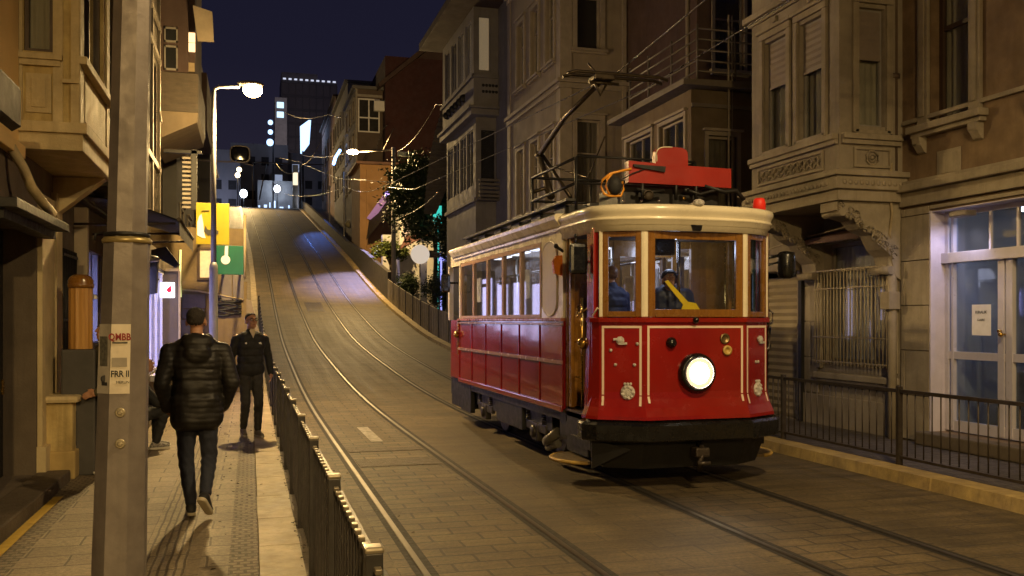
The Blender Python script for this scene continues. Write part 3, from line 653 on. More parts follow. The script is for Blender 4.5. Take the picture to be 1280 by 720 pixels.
q = MB(); q.cyl((p0[0]-.02, 17.25, p1[2]+.05), (-2.1, 17.25, p1[2]+.05), .018); q.build('arm', BLACKM, LS)
DB = thing('shop_door_board', 'brown door panel with a pale rim standing open below the lit sign', 'door', (-1.4, 18, .12))
p0, p1 = PS(200, 440, 18), PS(223, 339, 18); fr = FS(18.0)
q = MB(); q.box(fr, p0[0], p1[0], -.04, 0, .12, p1[2]); q.build('leaf', mat('brown_leaf', (.10,.075,.045), None, 3, .5), DB)
q = MB(); q.box(fr, p0[0]-.02, p1[0]+.02, -.045, .012, p1[2], p1[2]+.05); q.box(fr, p1[0], p1[0]+.035, -.045, .012, .12, p1[2]); q.build('rim', KERB, DB)
UM = thing('folded_parasol', 'folded black parasol leaning out beneath the brown awning', 'parasol', (-1.4, 15.5, 2.2))
fr = FS(15.6); g3 = lambda x, v: PS(x, v, 15.6)
q = MB(); q.prism([g3(182,314), g3(207,308), g3(224,330), g3(218,334), g3(197,322), g3(195,366), g3(182,368)], (0,.25,0)); q.build('canopy', BLACKR, UM)
q = MB(); q.cyl((-1.72, 15.72, .12), (-1.72, 15.72, 2.7), .02); q.build('pole', GALV, UM)
q = MB(); p = g3(188, 324); q.ball((p[0], 15.5, p[2]), .12, 14, (1.3,.5,.5)); tag(q.build('lamp_dish', mat('grey_dish', (.3,.3,.3), None, 4, .3, metal=.6)), 'small grey dish lamp under the dark awning right of the near pole', 'lamp')
# step/cable things on the pavement by far walker
# ---- hill houses on the left
def simple_house(name, label, side, t0, t1, s0, s1, h, wall_m, wins=(), zb=None, roof=None, near=(), wm=None, ledges=()):
    zb = zf(s0)-.5 if zb is None else zb; H = thing(name, label, 'house', ((t0+t1)/2, (s0+s1)/2, zb))
    ts = t0 if side > 0 else t1; frs = FE(ts) if side > 0 else FW(ts)
    hs = [w[:4] for w in wins]; hn = [w[:4] for w in near]
    mass(side, t0, t1, s0, s1, zb, h, hs, hn, .2).build('wall', wall_m, H)
    for (fr, ws) in ((frs, wins), (FS(s0), near)):
        for w in ws:
            st = w[4] if len(w) > 4 else 'dark'
            if st == 'dark': window(H, fr, w[:4], wm or SILL, .12, 'dark', bars=[('v', (w[0]+w[1])/2), ('h', w[2]+(w[3]-w[2])*.62)], trim=(.1, .04, wm or SILL))
            elif st == 'curtain': window(H, fr, w[:4], wm or SILL, .12, 'curtain', bars=[('v', (w[0]+w[1])/2)], trim=(.1, .04, wm or SILL))
            else: window(H, fr, w[:4], wm or SILL, .12, 'lit', bars=[('v', (w[0]+w[1])/2), ('h', w[2]+(w[3]-w[2])*.6)], glow=st)
    if roof:
        q = MB(); q.bx(t0-.3, t1+.3, s0-.3, s1+.3, h+.003, h+.2, .02); q.build('roof', roof, H)
    for z in ledges:
        q = MB(); q.box(frs, s0-.05, s1+.05, .003, .14, z, z+.16); q.box(FS(s0), t0-(.1 if side > 0 else 0), t1+(.1 if side < 0 else 0), .003, .14, z, z+.16); q.build('ledge', wm or SILL, H)
    return H
def grid_wins(a0, a1, n, z0, rows, w, h, dz, st='dark', lit={}):
    o = []
    for r_ in range(rows):
        for i in range(n):
            c = a0+(a1-a0)*(i+.5)/n; o.append((c-w/2, c+w/2, z0+r_*dz, z0+r_*dz+h, lit.get((r_, i), st)))
    return o
LD = simple_house('dim_house', 'dim grey-brown house with a projecting box behind the left street lamp', -1, -9, -1.75, 24.3, 36, 9.6, GREYH, grid_wins(24.5, 36, 4, 3.2, 2, 1.1, 1.5, 3.0), roof=DKBROWN)
for i in range(5): q = MB(); q.box(FW(-1.75), 24.8+i*2.2, 26.1+i*2.2, .01, .05, zf(26+i*2.2)+.7, zf(26+i*2.2)+2.5); q.build('added_glow_pane', emis('lilac_reflect_glow', (.62,.58,1.), 2.2), LD)  # glowing panes added out of view, for lilac reflections along the tram side
q = MB(); q.bx(-1.74, -1.15, 27, 31, 7.1, 8.7, .02); q.build('bay', DKBROWN, LD)
q = MB(); q.bx(-1.74, -1.3, 33, 35.5, 4.2, 9.2, .02); q.build('bay', GREYH, LD)
q = MB(); q.box(FW(-1.29), 33.6, 34.6, .003, .03, 4.6, 7.0); q.build('lit_pane', emis('pale_blue_glow', (.5,.65,1.), .5), LD)
simple_house('low_dark_house', 'low dark house past the grey-brown one on the left slope', -1, -9, -2.0, 36.3, 47, 9.0, DKBROWN, grid_wins(36.5, 47, 4, 4.4, 1, 1.1, 1.5, 3.0), roof=RUST)
simple_house('row_house', 'dark rendered house on the left halfway up the hill', -1, -10, -2.3, 47.3, 62, 11.0, GREYH, grid_wins(47.5, 62, 5, 6.5, 1, 1.1, 1.6, 3.0), roof=DKBROWN)
simple_house('hilltop_house', 'low dark house near the top on the left of the tracks', -1, -12, -3.4, 80, 100, 16.5, GREYH, grid_wins(80, 100, 5, 13.0, 1, 1.3, 1.6, 3.0, lit={(0,1): WARM}), roof=DKBROWN)
# ---- left fence
def picket_fence(name, label, t, s0, s1, h, base, step, mpost, mbar, cap=None, post_every=1.5, bar_r=.011, style='left', group=None):
    R = thing(name, label, 'fence', (t, s0, zf(s0)+base)); s = s0; k = 0
    while s < s1-.2:
        e = min(s+post_every, s1); q = MB(); z = zf(s)+base; o = tf(s)
        q.bx(t-.03+o, t+.03+o, s-.025, s+.025, z, z+h+.035, .004); P = q.build('post', mpost, R)
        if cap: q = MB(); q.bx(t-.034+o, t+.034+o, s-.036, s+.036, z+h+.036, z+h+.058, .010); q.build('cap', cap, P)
        q = MB(); n = max(2, int((e-s)/step)); pts = []
        for i in range(1, n):
            y = s+(e-s)*i/n; zz = zf(y)+base; oo = tf(y)
            if style == 'left':
                q.use(mbar); q.bx(t-.006+oo, t+.006+oo, y-.018, y+.018, zz+.07, zz+h+.0)
                if s < 30: q.use(mat('lit_tone_tips', (.26,.22,.15), (.13,.11,.08), 14, .4, metal=.5)); q.bx(t-.012, t+.012, y-.021, y+.021, zf(y)+base+h-.008, zf(y)+base+h+.012, .004)  # paler tip colour stands in for lamp light on the picket tops
                q.use(mbar)
            else: q.cyl((t+oo, y, zz+.12), (t+oo, y, zz+h-.02), bar_r, n=6)
        for (zr, w) in ((h-.035 if style == 'left' else h-.02, .016 if style == 'left' else .02), (.10, .014)):
            rows = []
            for y in (s+.026, e-.026):
                zz = zf(y)+base+zr; oo = tf(y); off = .02 if style == 'left' else 0
                rows.append([(t-w+off+oo, y, zz-w), (t+w+off+oo, y, zz-w), (t+w+off+oo, y, zz+w), (t-w+off+oo, y, zz+w)])
            q.grid(rows, False, True, True)
        B_ = q.build('bars', mbar, R)
        if style == 'left' and s < 30:
            pass
        s = e; k += 1
    return R
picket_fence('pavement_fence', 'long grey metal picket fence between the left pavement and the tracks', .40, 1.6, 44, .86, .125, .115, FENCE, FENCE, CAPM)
# ================================================================= RIGHT SIDE
TR = 8.85
W1 = rect(TR, 1163, 1214, 12, 146); W1 = (W1[0], W1[1], W1[2], 6.6)
W2 = (W1[0]-2.05, W1[1]-2.05, W1[2], 6.6)
shop = rect(TR, 1164, 1400, 268, 530); shop = (6.5, PT(1164,0,TR)[1], .30, 3.27)
gw = rect(TR, 1030, 1116, 300, 455); sd0 = PT(1000,0,TR)[1]; sdoor = (sd0, sd0+1.5, .13, 2.62)
sB0 = PT(1128,0,TR)[1]
print('right wins', W1, W2, shop, gw, sdoor, sB0)
R1 = thing('brown_house', 'brown rendered house with carved window surrounds and a glazed shop front, nearest on the right', 'house', (TR, 8, 0))
mass(1, TR, 16, 1.0, sB0, 0, 11, [W1, W2, (W2[0]-2.05, W2[1]-2.05, W2[2], W2[3]), shop], [], .35).build('wall', PLAST_B, R1)
fr = FE(TR)
def carved(parent, fr, w, tw=.2):
    a0, a1, z0, z1 = w; q = MB()
    for x0, x1 in ((a0-tw, a0-.004), (a1+.004, a1+tw)):
        q.box(fr, x0, x1, .003, .055, z0-.02, z1+.1, .008); q.box(fr, x0+.05, x1-.05, .056, .075, z0+.1, z1, .006)
    q.box(fr, a0-tw, a1+tw, .003, .06, z1+.102, z1+.3, .01)
    q.box(fr, a0-tw-.1, a1+tw+.1, .003, .17, z0-.12, z0-.022, .02); q.box(fr, a0-tw-.06, a1+tw+.06, .003, .11, z0-.18, z0-.122, .01)
    for c in (a0-tw+.06, a1+tw-.06):
        q.prism([fr.p(c-.07, .003, z0-.182), fr.p(c-.07, .13, z0-.182), fr.p(c-.07, .12, z0-.26), fr.p(c-.07, .04, z0-.38), fr.p(c-.07, .003, z0-.40)], fr.p(.14,0,0)-fr.p(0,0,0))
        q.cyl(fr.p(c-.075, .07, z0-.25), fr.p(c+.075, .07, z0-.25), .05, n=12)
    q.box(fr, (a0+a1)/2-.2, (a0+a1)/2+.22, .003, .022, z0-.78, z0-.42, .006); q.box(fr, (a0+a1)/2-.15, (a0+a1)/2+.17, .023, .034, z0-.73, z0-.47, .006)
    q.build('carved_surround', STONE_B, parent)
for w in (W1, W2): 
    x = window(R1, fr, w, WOODD, .2, 'curtain', bars=[('h', 5.72)], fw=.075, sill=False, cur=CUR); carved(x, fr, w)
zc = PT(1130, 240, TR)[2]
q = MB(); q.box(fr, 1.0, sB0-.02, .003, .07, zc-.22, zc-.03, .01); q.box(fr, 1.0, sB0-.02, .003, .16, zc-.028, zc+.07, .02); q.box(fr, 1.0, sB0-.02, .003, .10, zc+.072, zc+.12, .01)
q.box(fr, 1.0, sB0-.05, .003, .05, 4.52, 4.58, .01)
q.build('cornice', STONE_B, R1)
# ground floor masonry facing with joints
q = MB()
def ashlar(q, fr, a0, a1, z0, z1, bh, bw, d, holes=()):
    z = z0; r_ = 0
    while z < z1-.05:
        zz = min(z+bh, z1); a = a0-(bw/2 if r_ % 2 else 0)
        while a < a1:
            x0, x1 = max(a, a0), min(a+bw, a1)
            hit = [h for h in holes if x0 < h[1]-.01 and x1 > h[0]+.01 and z < h[3]-.01 and zz > h[2]+.01]
            segs = [(x0, x1)]
            for h in hit:
                ns = []
                for (p, r2) in segs:
                    if p < h[0]: ns.append((p, min(r2, h[0])))
                    if r2 > h[1]: ns.append((max(p, h[1]), r2))
                segs = ns
            for (p, r2) in segs:
                if r2-p > .05: q.box(fr, p+.006, r2-.006, .001, d, z+.006, zz-.006, .005)
            a += bw
        z = zz; r_ += 1
ashlar(q, fr, shop[1]+.012, sB0-.0, .14, zc-.25, .62, .95, .03); ashlar(q, fr, 1.2, shop[1], 3.29, zc-.25, .5, 1.9, .03)
q.build('masonry', STONE_B, R1)
q = MB(); q.box(fr, shop[1]-.004, shop[1]-.03, -.34, .035, .14, 3.27); q.box(fr, 6.5, shop[1]-.03, -.34, .02, 3.255, 3.267); q.build('reveal', SHOPREV, R1)
# shop front
s1 = shop[1]-.03; fd = -.27
SW = MB(); zt = PT(1200,312,TR)[2]; zt0 = PT(1190, 322, TR)[2]; print('transom', zt0, s1)
SW.box(fr, 6.5, s1, fd, fd+.14, 2.56, 2.70, .006)
SW.box(fr, 6.5, s1, fd, fd+.07, 3.19, 3.25); SW.box(fr, 6.5, s1, fd, fd+.07, .32, .46)
for a, w in ((s1-.06, .06), (s1-.16, .04)): SW.box(fr, a, a+w, fd, fd+.08, .33, 3.25)
dm = s1-1.02
for a, w in ((dm, .10), (dm-.13, .10), (dm-1.25, .1), (dm-1.4, .1)): SW.box(fr, a, a+w, fd+.01, fd+.08, .33, 2.56)
SW.box(fr, 6.5, s1, fd+.012, fd+.07, 1.28, 1.38)
for a in (s1-.78, dm-.2, dm-.9): SW.box(fr, a, a+.035, fd+.01, fd+.05, 2.7, 3.2)
SWo = SW.build('shop_front', WHITEF, R1)
q = MB(); q.box(fr, 6.5, s1, fd+.02, fd+.028, .34, 3.24); q.build('pane', G_SHOP, SWo)
q = MB(); q.cyl(fr.p(dm-.02, fd+.08, 1.62), fr.p(dm-.02, fd+.14, 1.62), .014); q.ball(fr.p(dm-.02, fd+.15, 1.62), .032); q.cyl(fr.p(dm+.05, fd+.08, 1.66), fr.p(dm+.05, fd+.12, 1.66), .02); q.build('handle', BRASS, SWo)
q = MB(); q.box(fr, dm+.26, dm+.58, fd+.03, fd+.034, 1.60, 2.0); NT = q.build('notice', PAPERW, SWo)
text('lettering', 'KIRALIK', .055, BLACKINK, Fr((TR, 0), (0, 1), (-1, 0)), dm+.42, fd+.037, 1.9, NT, mirror=True); text('lettering', 'DAIRE', .045, BLACKINK, fr, dm+.42, fd+.037, 1.8, NT, mirror=True)
# rolling shutter behind half of the glazing, pale back wall and ceiling light inside
q = MB(); rows = []
for i in range(46): 
    z = .4+2.15*i/45; rows.append([fr.p(6.5, -.60+(.02 if i % 2 else 0), z), fr.p(dm-.14, -.60+(.02 if i % 2 else 0), z)])
q.grid(rows, False); q.build('inner_shutter', mat('grey_roller_slats', (.20,.19,.20), None, 3, .5), SWo)
SI_ = MB(); SI_.box(fr, 6.4, s1+.3, -2.2, -2.15, .2, 3.4); SI_.box(fr, s1+.25, s1+.3, -2.2, -.36, .2, 3.4); SI_.box(fr, 6.4, s1+.3, -2.2, -.36, 3.36, 3.4); SI_.box(fr, 6.4, s1+.3, -2.2, -.36, .15, .2)
SI_.build('shop_interior', mat('dim_grey_room', (.36,.35,.34), (.3,.29,.28), 1, .7), SWo)
q = MB(); q.box(fr, dm+.35, dm+.42, -1.2, -1.13, .3, 2.5); q.box(fr, dm+.1, s1-.1, -1.6, -1.2, .25, 1.1, .02); q.box(fr, dm-.6, dm+.3, -.9, -.85, 2.72, 3.12); q.build('stacked_goods', mat('grey_goods', (.22,.22,.23), (.1,.1,.11), 5, .6), SWo)
q = MB(); q.box(fr, dm-.3, s1-.2, -1.3, -1.22, 3.28, 3.34); q.build('light_tube', emis('shop_tube', (.78,.82,1.), 10), SWo)
SHOPL = (TR+1.2, dm-.1, 2.9)
q = MB(); q.box(fr, 6.3, s1+.1, -.02, .22, .125, .30, .02); q.build('threshold', mat('dull_threshold', (.14,.11,.07), None, 4, .8, bump=.3), R1)
# drain pipes at the joint
DP = thing('drain_pipe', 'brown drain pipe running down between the brown house and the beige bay', 'drain pipe', (TR-.1, sB0+.05, .12))
q = MB(); q.cyl((TR-.10, sB0+.07, 3.9), (TR-.10, sB0+.07, 10.5), .075, n=14)
for z in (5.2, 7.4): q.cyl((TR-.10, sB0+.07, z), (TR-.10, sB0+.07, z+.07), .095, n=14)
q.build('upper_pipe', mat('brown_pipe', (.14,.10,.07), None, 4, .55), DP)
q = MB(); q.cyl((TR-.10, sB0+.09, .12), (TR-.10, sB0+.09, 3.55), .065, n=14); q.bx(TR-.22, TR-.03, sB0-.0, sB0+.2, 1.95, 2.2, .01); q.build('lower_pipe', STONE_B, DP)
q = MB(); q.tube([(TR-.2, sB0-.02, 4.0), (TR-.22, sB0-.02, 3.6), (TR-.18, sB0-.01, 3.3), (TR-.2, sB0+.02, 3.0), (TR-.14, sB0+.05, 2.9)], .02); q.tube([(TR-.22, sB0+.03, 3.95), (TR-.2, sB0+.03, 3.5), (TR-.17, sB0+.03, 3.1)], .014); q.build('loose_cable', KERB, DP)
# ---- beige house with the bay
BT, BS0, BS1 = 7.82, sB0+.0, 13.26
zm = 3.62
h1 = rect(BT, 956, 985, 60, 182); h2 = rect(BT, 999, 1030, 33, 165); h1 = (h1[0], h1[1], 4.45, 6.15); h2 = (h2[0], h2[1], 4.45, 6.15)
c0, c1 = PS(1072,0,BS0)[0], PS(1106,0,BS0)[0]; h3 = (c0, c1, 4.5, 6.15)
print('bay', h1, h2, h3)
R2 = thing('beige_house', 'beige stone house with a carved projecting bay and a barred window under it', 'house', (TR, 12, 0))
mass(1, TR, 16, sB0+.01, 14.6, 0, 11, [gw, sdoor], [], .3).build('wall', STONE_G, R2)
b = MB(); facade(b, FE(BT), BS0, BS1, zm, 9, [h1, h2], .16); facade(b, FS(BS0), BT, TR+.01, zm, 9, [h3], .16); facade(b, FN(BS1), BT, TR, zm, 9)
b.face([(BT,BS0,zm),(TR,BS0,zm),(TR,BS1,zm),(BT,BS1,zm)]); BAY = b.build('bay', STONE_G, R2)
t = MB(); fe, fs = FE(BT), FS(BS0)
def band(z0, z1, p, bev=.012):
    t.bx(BT-p, TR-.003, BS0-p, BS1+p, z0, z1, bev)
band(3.45, 3.60, .06); band(3.602, 3.78, .12, .02); band(3.782, 3.86, .17, .015)
t.build('base_moulding', STONE_B, BAY)
t = MB()
band(6.52, 6.58, .05); band(6.582, 6.68, .12, .02); band(7.2, 7.3, .05)
for fq, a0, a1 in ((fe, BS0+.02, BS1-.02), (fs, BT+.02, TR-.05)):
    t.box(fq, a0, a1, .003, .10, 4.30, 4.38, .015); t.box(fq, a0, a1, .003, .06, 4.235, 4.298, .008)
for (fq, h) in ((fe, h1), (fe, h2), (fs, h3)):
    for x0, x1 in ((h[0]-.10, h[0]-.004), (h[1]+.004, h[1]+.10)): t.box(fq, x0, x1, .003, .05, 4.40, 6.2, .008)
    t.box(fq, h[0]-.10, h[1]+.10, .003, .055, 6.205, 6.30, .008); t.box(fq, h[0]-.14, h[1]+.14, .003, .09, 6.302, 6.36, .01)
    t.box(fq, h[0]-.06, h[1]+.06, .003, .05, 4.39, 4.44)
    # little crest
    t.box(fq, (h[0]+h[1])/2-.05, (h[0]+h[1])/2+.05, .003, .05, 6.40, 6.49, .01)
# carved panels
def panel(fq, a0, a1, z0, z1):
    for (x0,x1,y0,y1) in ((a0,a1,z0,z0+.035),(a0,a1,z1-.035,z1),(a0,a0+.035,z0+.035,z1-.035),(a1-.035,a1,z0+.035,z1-.035)): t.box(fq, x0, x1, .003, .035, y0, y1, .006)
panel(fe, BS0+.35, BS1-.2, 3.92, 4.2); panel(fs, BT+.22, TR-.2, 3.92, 4.2)
cx = (BT+TR)/2; 
for r_, w in ((.10, .022), (.055, .02)):
    n = 8; pts = [fs.p(cx+r_*math.cos(2*PI*i/n+.39), .02, 4.06+r_*math.sin(2*PI*i/n+.39)) for i in range(n+1)]; t.tube(pts, w*.6, 6)
t.ball(fs.p(cx, .02, 4.06), .03)
k = 0; a = BS0+.42
while a < BS1-.3:
    pts = [fe.p(a+.07*math.cos(x*.9)*(1-x/9), .018, 4.06+(.10 if k % 2 else -.10)*math.sin(x*.9)*(1-x/9)) for x in range(8)]; t.tube(pts, .014, 5); a += .085; k += 1
a = BS0+.1
while a < BS1: t.ball(fe.p(a, .125, 3.69), .034, 6, (1,.5,1)); a += .09
a = BT+.0
while a < TR-.05: t.ball(fs.p(a, .125, 3.69), .034, 6, (1,.5,1)); a += .09
t.build('carved_trim', STONE_B, BAY)
for (fq, h) in ((fe, h1), (fe, h2), (fs, h3)):
    window(R2, fq, h, mat('grey_white_frame', (.30,.28,.25), None, 4, .5), .13, 'curtain', fw=.035, sill=False, blind=.42, cur=CUR)
# corbels
for y in (BS0+.02, BS1-.45):
    q = MB()
    prof = [(TR-.003, 3.445), (BT-.02, 3.445), (BT-.03, 3.32), (BT+.12, 3.24), (BT+.30, 3.2), (BT+.42, 3.08), (BT+.62, 3.0), (BT+.74, 2.80), (BT+.86, 2.7), (BT+.93, 2.42), (TR-.003, 2.36)]
    q.prism([(x, y, z) for x, z in prof], (0, .38, 0))
    rnd = random.Random(5)
    for i in range(30):
        x = rnd.uniform(BT+.02, TR-.1); zz = 3.36-(x-BT)*.72+rnd.uniform(0, .12); zz = min(zz, 3.4)
        pts = [(x+.045*math.cos(j*.9), y-.008, zz+.045*math.sin(j*.9)) for j in range(6)]; q.tube(pts, .016, 5)
    q.cyl((BT+.06, y-.02, 3.3), (BT+.06, y+.4, 3.3), .06, n=12); q.cyl((BT+.85, y-.02, 2.5), (BT+.85, y+.4, 2.5), .06, n=12)
    q.build('corbel', STONE_B, BAY)
# ground-floor facing
q = MB(); ashlar(q, fr, sB0+.2, 14.5, .62, 3.4, .58, .8, .028, [(gw[0]-.14, gw[1]+.12, gw[2]-.34, gw[3]+.2), (sdoor[0]-.1, sdoor[1]+.03, 0, sdoor[3]+.1)])
q.box(fr, sB0+.2, sdoor[0]-.1, .003, .05, .12, .60, .01); q.build('masonry', STONE_G, R2)
w = window(R2, fr, gw, STONE_G, .2, 'curtain', bars=[('h', gw[3]-.42), ('v', gw[0]+.35)], fw=.06, sill=False, cur=CURW)
q = MB(); q.box(fr, gw[0]-.12, gw[0]-.004, .003, .07, gw[2]-.1, gw[3]+.1, .01); q.box(fr, gw[1]+.004, gw[1]+.10, .003, .07, gw[2]-.1, gw[3]+.1, .01)
q.box(fr, gw[0]-.15, gw[1]+.13, .003, .13, gw[2]-.26, gw[2]-.16, .02); q.box(fr, gw[0]-.12, gw[1]+.10, .003, .09, gw[2]-.34, gw[2]-.265, .01); q.build('surround', STONE_G, w)
q = MB(); a = gw[0]-.06; za, zb_ = gw[2]-.02, gw[3]-.42; i = 0
while a < gw[1]+.07: q.cyl(fr.p(a, .15, za), fr.p(a, .15, zb_), .010, n=6); a += .082
for z in (za+.04, za+.42, zb_-.3, zb_-.02): q.box(fr, gw[0]-.07, gw[1]+.07, .138, .162, z-.011, z+.011)
for z in (za+.04, zb_-.02):
    for a in (gw[0]-.07, gw[1]+.05): q.box(fr, a, a+.02, .004, .14, z-.01, z+.01)
q.build('grille', mat('cream_grille', (.36,.31,.21), (.24,.19,.12), 9, .5), w)
q = MB(); q.prism([fr.p(gw[0]-.15,.01,gw[3]+.18), fr.p(gw[0]-.15,.36,gw[3]+.07), fr.p(gw[0]-.15,.36,gw[3]-.02), fr.p(gw[0]-.15,.01,gw[3]+.06)], fr.p(gw[1]-gw[0]+.3,0,0)-fr.p(0,0,0)); q.build('hood', mat('dark_red_hood', (.11,.05,.035), None, 3, .7), R2)
q = MB(); q.tube([fr.p(gw[0]+.1, .3, 3.22), fr.p(13.2, .3, 3.1), fr.p(14.0, .3, 3.0)], .014); q.build('conduit', STONE_B, R2)
# rolling shutter door
q = MB(); rows = []
for i in range(40):
    z = .14+2.4*i/39; rows.append([fr.p(sdoor[0], -.1+(.025 if i % 2 else 0), z), fr.p(sdoor[1], -.1+(.025 if i % 2 else 0), z)])
q.grid(rows, False); q.box(fr, sdoor[0]-.08, sdoor[0]-.003, .003, .06, .13, 2.62); q.box(fr, sdoor[0]-.08, sdoor[1], .003, .22, 2.625, 2.9, .02); q.build('roller_door', mat('beige_roller', (.34,.28,.18), None, 2, .6), R2)
q = MB(); q.box(fr, sdoor[0]-.17, sdoor[0]-.082, .003, .09, .13, 2.5); q.build('black_post', BLACKM, R2)
# ---- low extension with slanted eave
z3 = PT(864, 110, 8.0)[2]; print('ext eave', z3)
ex = [rect(8.0, 838, 862, 175, 240), rect(8.0, 800, 832, 168, 240)]
ex = [(16.0, 17.1, 4.2, 5.7), (17.5, 18.8, 4.2, 5.7)]
nx = [(8.35, 8.95, 3.7, 5.3)]
R3 = thing('low_annexe', 'low dull annexe with a slanting eave and roof railing behind the tram roof', 'house', (8.5, 17, 0))
mass(1, 8.0, 12, 15.75, 19.1, 0, z3-.02, ex, nx, .2).build('wall', mat('ochre_grey_wall', (.19,.145,.085), (.135,.10,.06), 2, .8, bump=.2, dirt=.4), R3)
for h in ex: window(R3, FE(8.0), h, SILL, .12, 'dark', bars=[('v', (h[0]+h[1])/2)], trim=(.08,.04,SILL))
for h in nx: window(R3, FS(15.75), h, SILL, .12, 'curtain', trim=(.08,.04,SILL), cur=CURD)
q = MB(); q.prism([(7.72, 15.5, z3), (12, 15.5, z3+.02), (12, 15.5, z3+.22), (7.72, 15.5, z3+.10)], (0, 3.8, 0)); q.box(FS(15.75), 8.0, 12, .003, .05, z3-.35, z3-.28); q.build('eave', mat('eave_grey', (.18,.155,.12), None, 3, .7), R3)
# roof-terrace railing
q = MB(); zr = z3+.22
for i in range(5): q.cyl((8.1, 15.7, zr+.1+i*.2), (12, 15.7, zr+.1+i*.2), .018, n=6); q.cyl((8.1, 15.7, zr+.1+i*.2), (8.1, 18.9, zr+.1+i*.2), .018, n=6)
for x in (8.1, 8.9, 9.7, 10.5): q.cyl((x, 15.7, zr-.1), (x, 15.7, zr+.98), .026, n=6)
for y in (16.8, 17.9, 18.9): q.cyl((8.1, y, zr-.1), (8.1, y, zr+.98), .026, n=6)
q.build('terrace_railing', mat('grey_rail_paint', (.13,.11,.085), None, 4, .6), R3)
q = MB(); q.cyl((8.75, 15.68, .1), (8.75, 15.68, zr+1.2), .02, n=6); q.cyl((8.83, 15.69, .1), (8.83, 15.69, zr+1.2), .014, n=6); q.build('pipe', STONE_B, R3)
# ---- dark recessed house
hN = (10.35, 11.1, 7.6, 9.4)
R3b = thing('dark_red_brown_house', 'dark red-brown recessed house rising behind the slanting eave', 'house', (11, 21, 0))
mass(1, 9.9, 16, 19.2, 24, 0, 15, [], [hN], .2).build('wall', mat('dark_umber_render', (.115,.07,.05), (.085,.052,.038), 1.5, .85, bump=.15, dirt=.35), R3b)
window(R3b, FS(19.2), hN, SILL, .12, 'curtain', bars=[('h', 8.8)], trim=(.08,.04,SILL), cur=CURD)
q = MB(); q.cyl((9.86, 19.6, .1), (9.86, 19.6, 14.6), .05); q.build('drain_pipe', PLAST_P, R3b)
# ---- tall greige block with ledges
T4, a4, b4 = 8.0, 23.3, 28.5
zl = PT(702, 97, T4)[2]; print('ledge', zl)
cols = [(23.3+.55, 24.55), (25.25, 25.95), (26.7, 27.4)]
hs = [(a, b_, zz, zz+2.0) for a, b_ in cols for zz in (5.0, 8.9, 12.0)]
hn = [(8.45, 9.12, 4.9, 7.2), (8.45, 9.12, 9.1, 11.2)]
R4 = thing('tall_greige_house', 'tall greige corner house with a ledge between storeys behind the pantograph', 'house', (9, 25, 0))
mass(1, T4, 16, a4, b4, 0, 15.5, hs, hn, .22).build('wall', PLAST_P, R4)
for h in hs: window(R4, FE(T4), h, mat('pale_trim', (.34,.29,.22)), .14, 'dark' if h[2] > 5 else 'curtain', bars=[('h', h[2]+1.3), ('v', (h[0]+h[1])/2)], trim=(.13,.05,mat('pale_trim', (.34,.29,.22))), cur=CURD)
for h in hn: window(R4, FS(a4), h, mat('pale_trim', (.34,.29,.22)), .14, 'dark' if h[2] > 5 else 'curtain', bars=[('h', h[2]+1.4)], trim=(.13,.05,mat('pale_trim', (.34,.29,.22))), cur=CURD)
q = MB()
for z in (zl-.25, 11.9): q.bx(T4-.07, 16, a4-.07, b4+.02, z, z+.14, .015); q.bx(T4-.14, 16, a4-.14, b4+.02, z+.142, z+.25, .02)
for y0, y1 in ((a4-.03, a4+.3), (b4-.3, b4-.0)): q.bx(T4-.03, T4+.3, y0, y1, .3, 15.4)
q.bx(9.75, 9.85, a4-.09, a4-.003, 0.2, 15.4); q.build('ledge', mat('pale_trim', (.34,.29,.22)), R4)
# ---- pale house with stacked bays
R5 = thing('pale_bay_house', 'pale grey house with a glazed bay, pierced balcony front and lit upper panes', 'house', (8.5, 34, zf(33)))
mass(1, 8.5, 14, 28.6, 38, 0, 16.2).build('wall', mat('shadow_grey_wall', (.19,.175,.16), None, 1.3, .85, bump=.1, dirt=.3), R5)
bt, s0, s1_ = 7.6, 31.6, 37.0
zu0 = PT(592, 140, bt)[2]; zs = PT(594, 95, bt)[2]; ztop = PT(592, 8, bt)[2]; zlow = PT(598, 250, 7.75)[2]; print('R5', zu0, zs, ztop, zlow)
wu = [(32.0+i*1.22, 32.9+i*1.22, zs+.25, ztop-.35) for i in range(4)]; wn = [(7.75, 8.22, zs+.25, ztop-.3)]
b = MB(); facade(b, FE(bt), s0, s1_, zu0, ztop, wu, .12); facade(b, FS(s0), bt, 8.6, zu0, ztop, wn, .12); facade(b, FN(s1_), bt, 8.6, zu0, ztop)
b.face([(bt,s0,zu0),(8.6,s0,zu0),(8.6,s1_,zu0),(bt,s1_,zu0)]); b.face([(bt,s0,ztop),(8.6,s0,ztop),(8.6,s1_,ztop),(bt,s1_,ztop)]); UB = b.build('upper_bay', PLAST_W, R5)
wl = [(32.3+i*1.15, 33.3+i*1.15, zlow+.6, zu0-.45) for i in range(4)]
b = MB(); facade(b, FE(7.75), s0+.3, s1_-.1, zf(33), zu0, wl, .12); facade(b, FS(s0+.3), 7.75, 8.6, zf(33), zu0, [(7.9, 8.5, zlow+.6, zu0-.5)], .12); LB_ = b.build('lower_bay', PLAST_W, R5)
for i, h in enumerate(wu): window(R5, FE(bt), h, PLAST_W, .08, 'lit' if i in (0, 1) else 'dark', fw=.06, sill=False, glow=WARMD, bars=[('v', (h[0]+h[1])/2)])
window(R5, FS(s0), wn[0], PLAST_W, .08, 'lit', fw=.05, sill=False, glow=WARMD)
for h in wl: window(R5, FE(7.75), h, PLAST_W, .08, 'dark', fw=.05, sill=False, bars=[('v', (h[0]+h[1])/2)])
window(R5, FS(s0+.3), (7.9, 8.5, zlow+.6, zu0-.5), PLAST_W, .08, 'dark', fw=.05, sill=False)
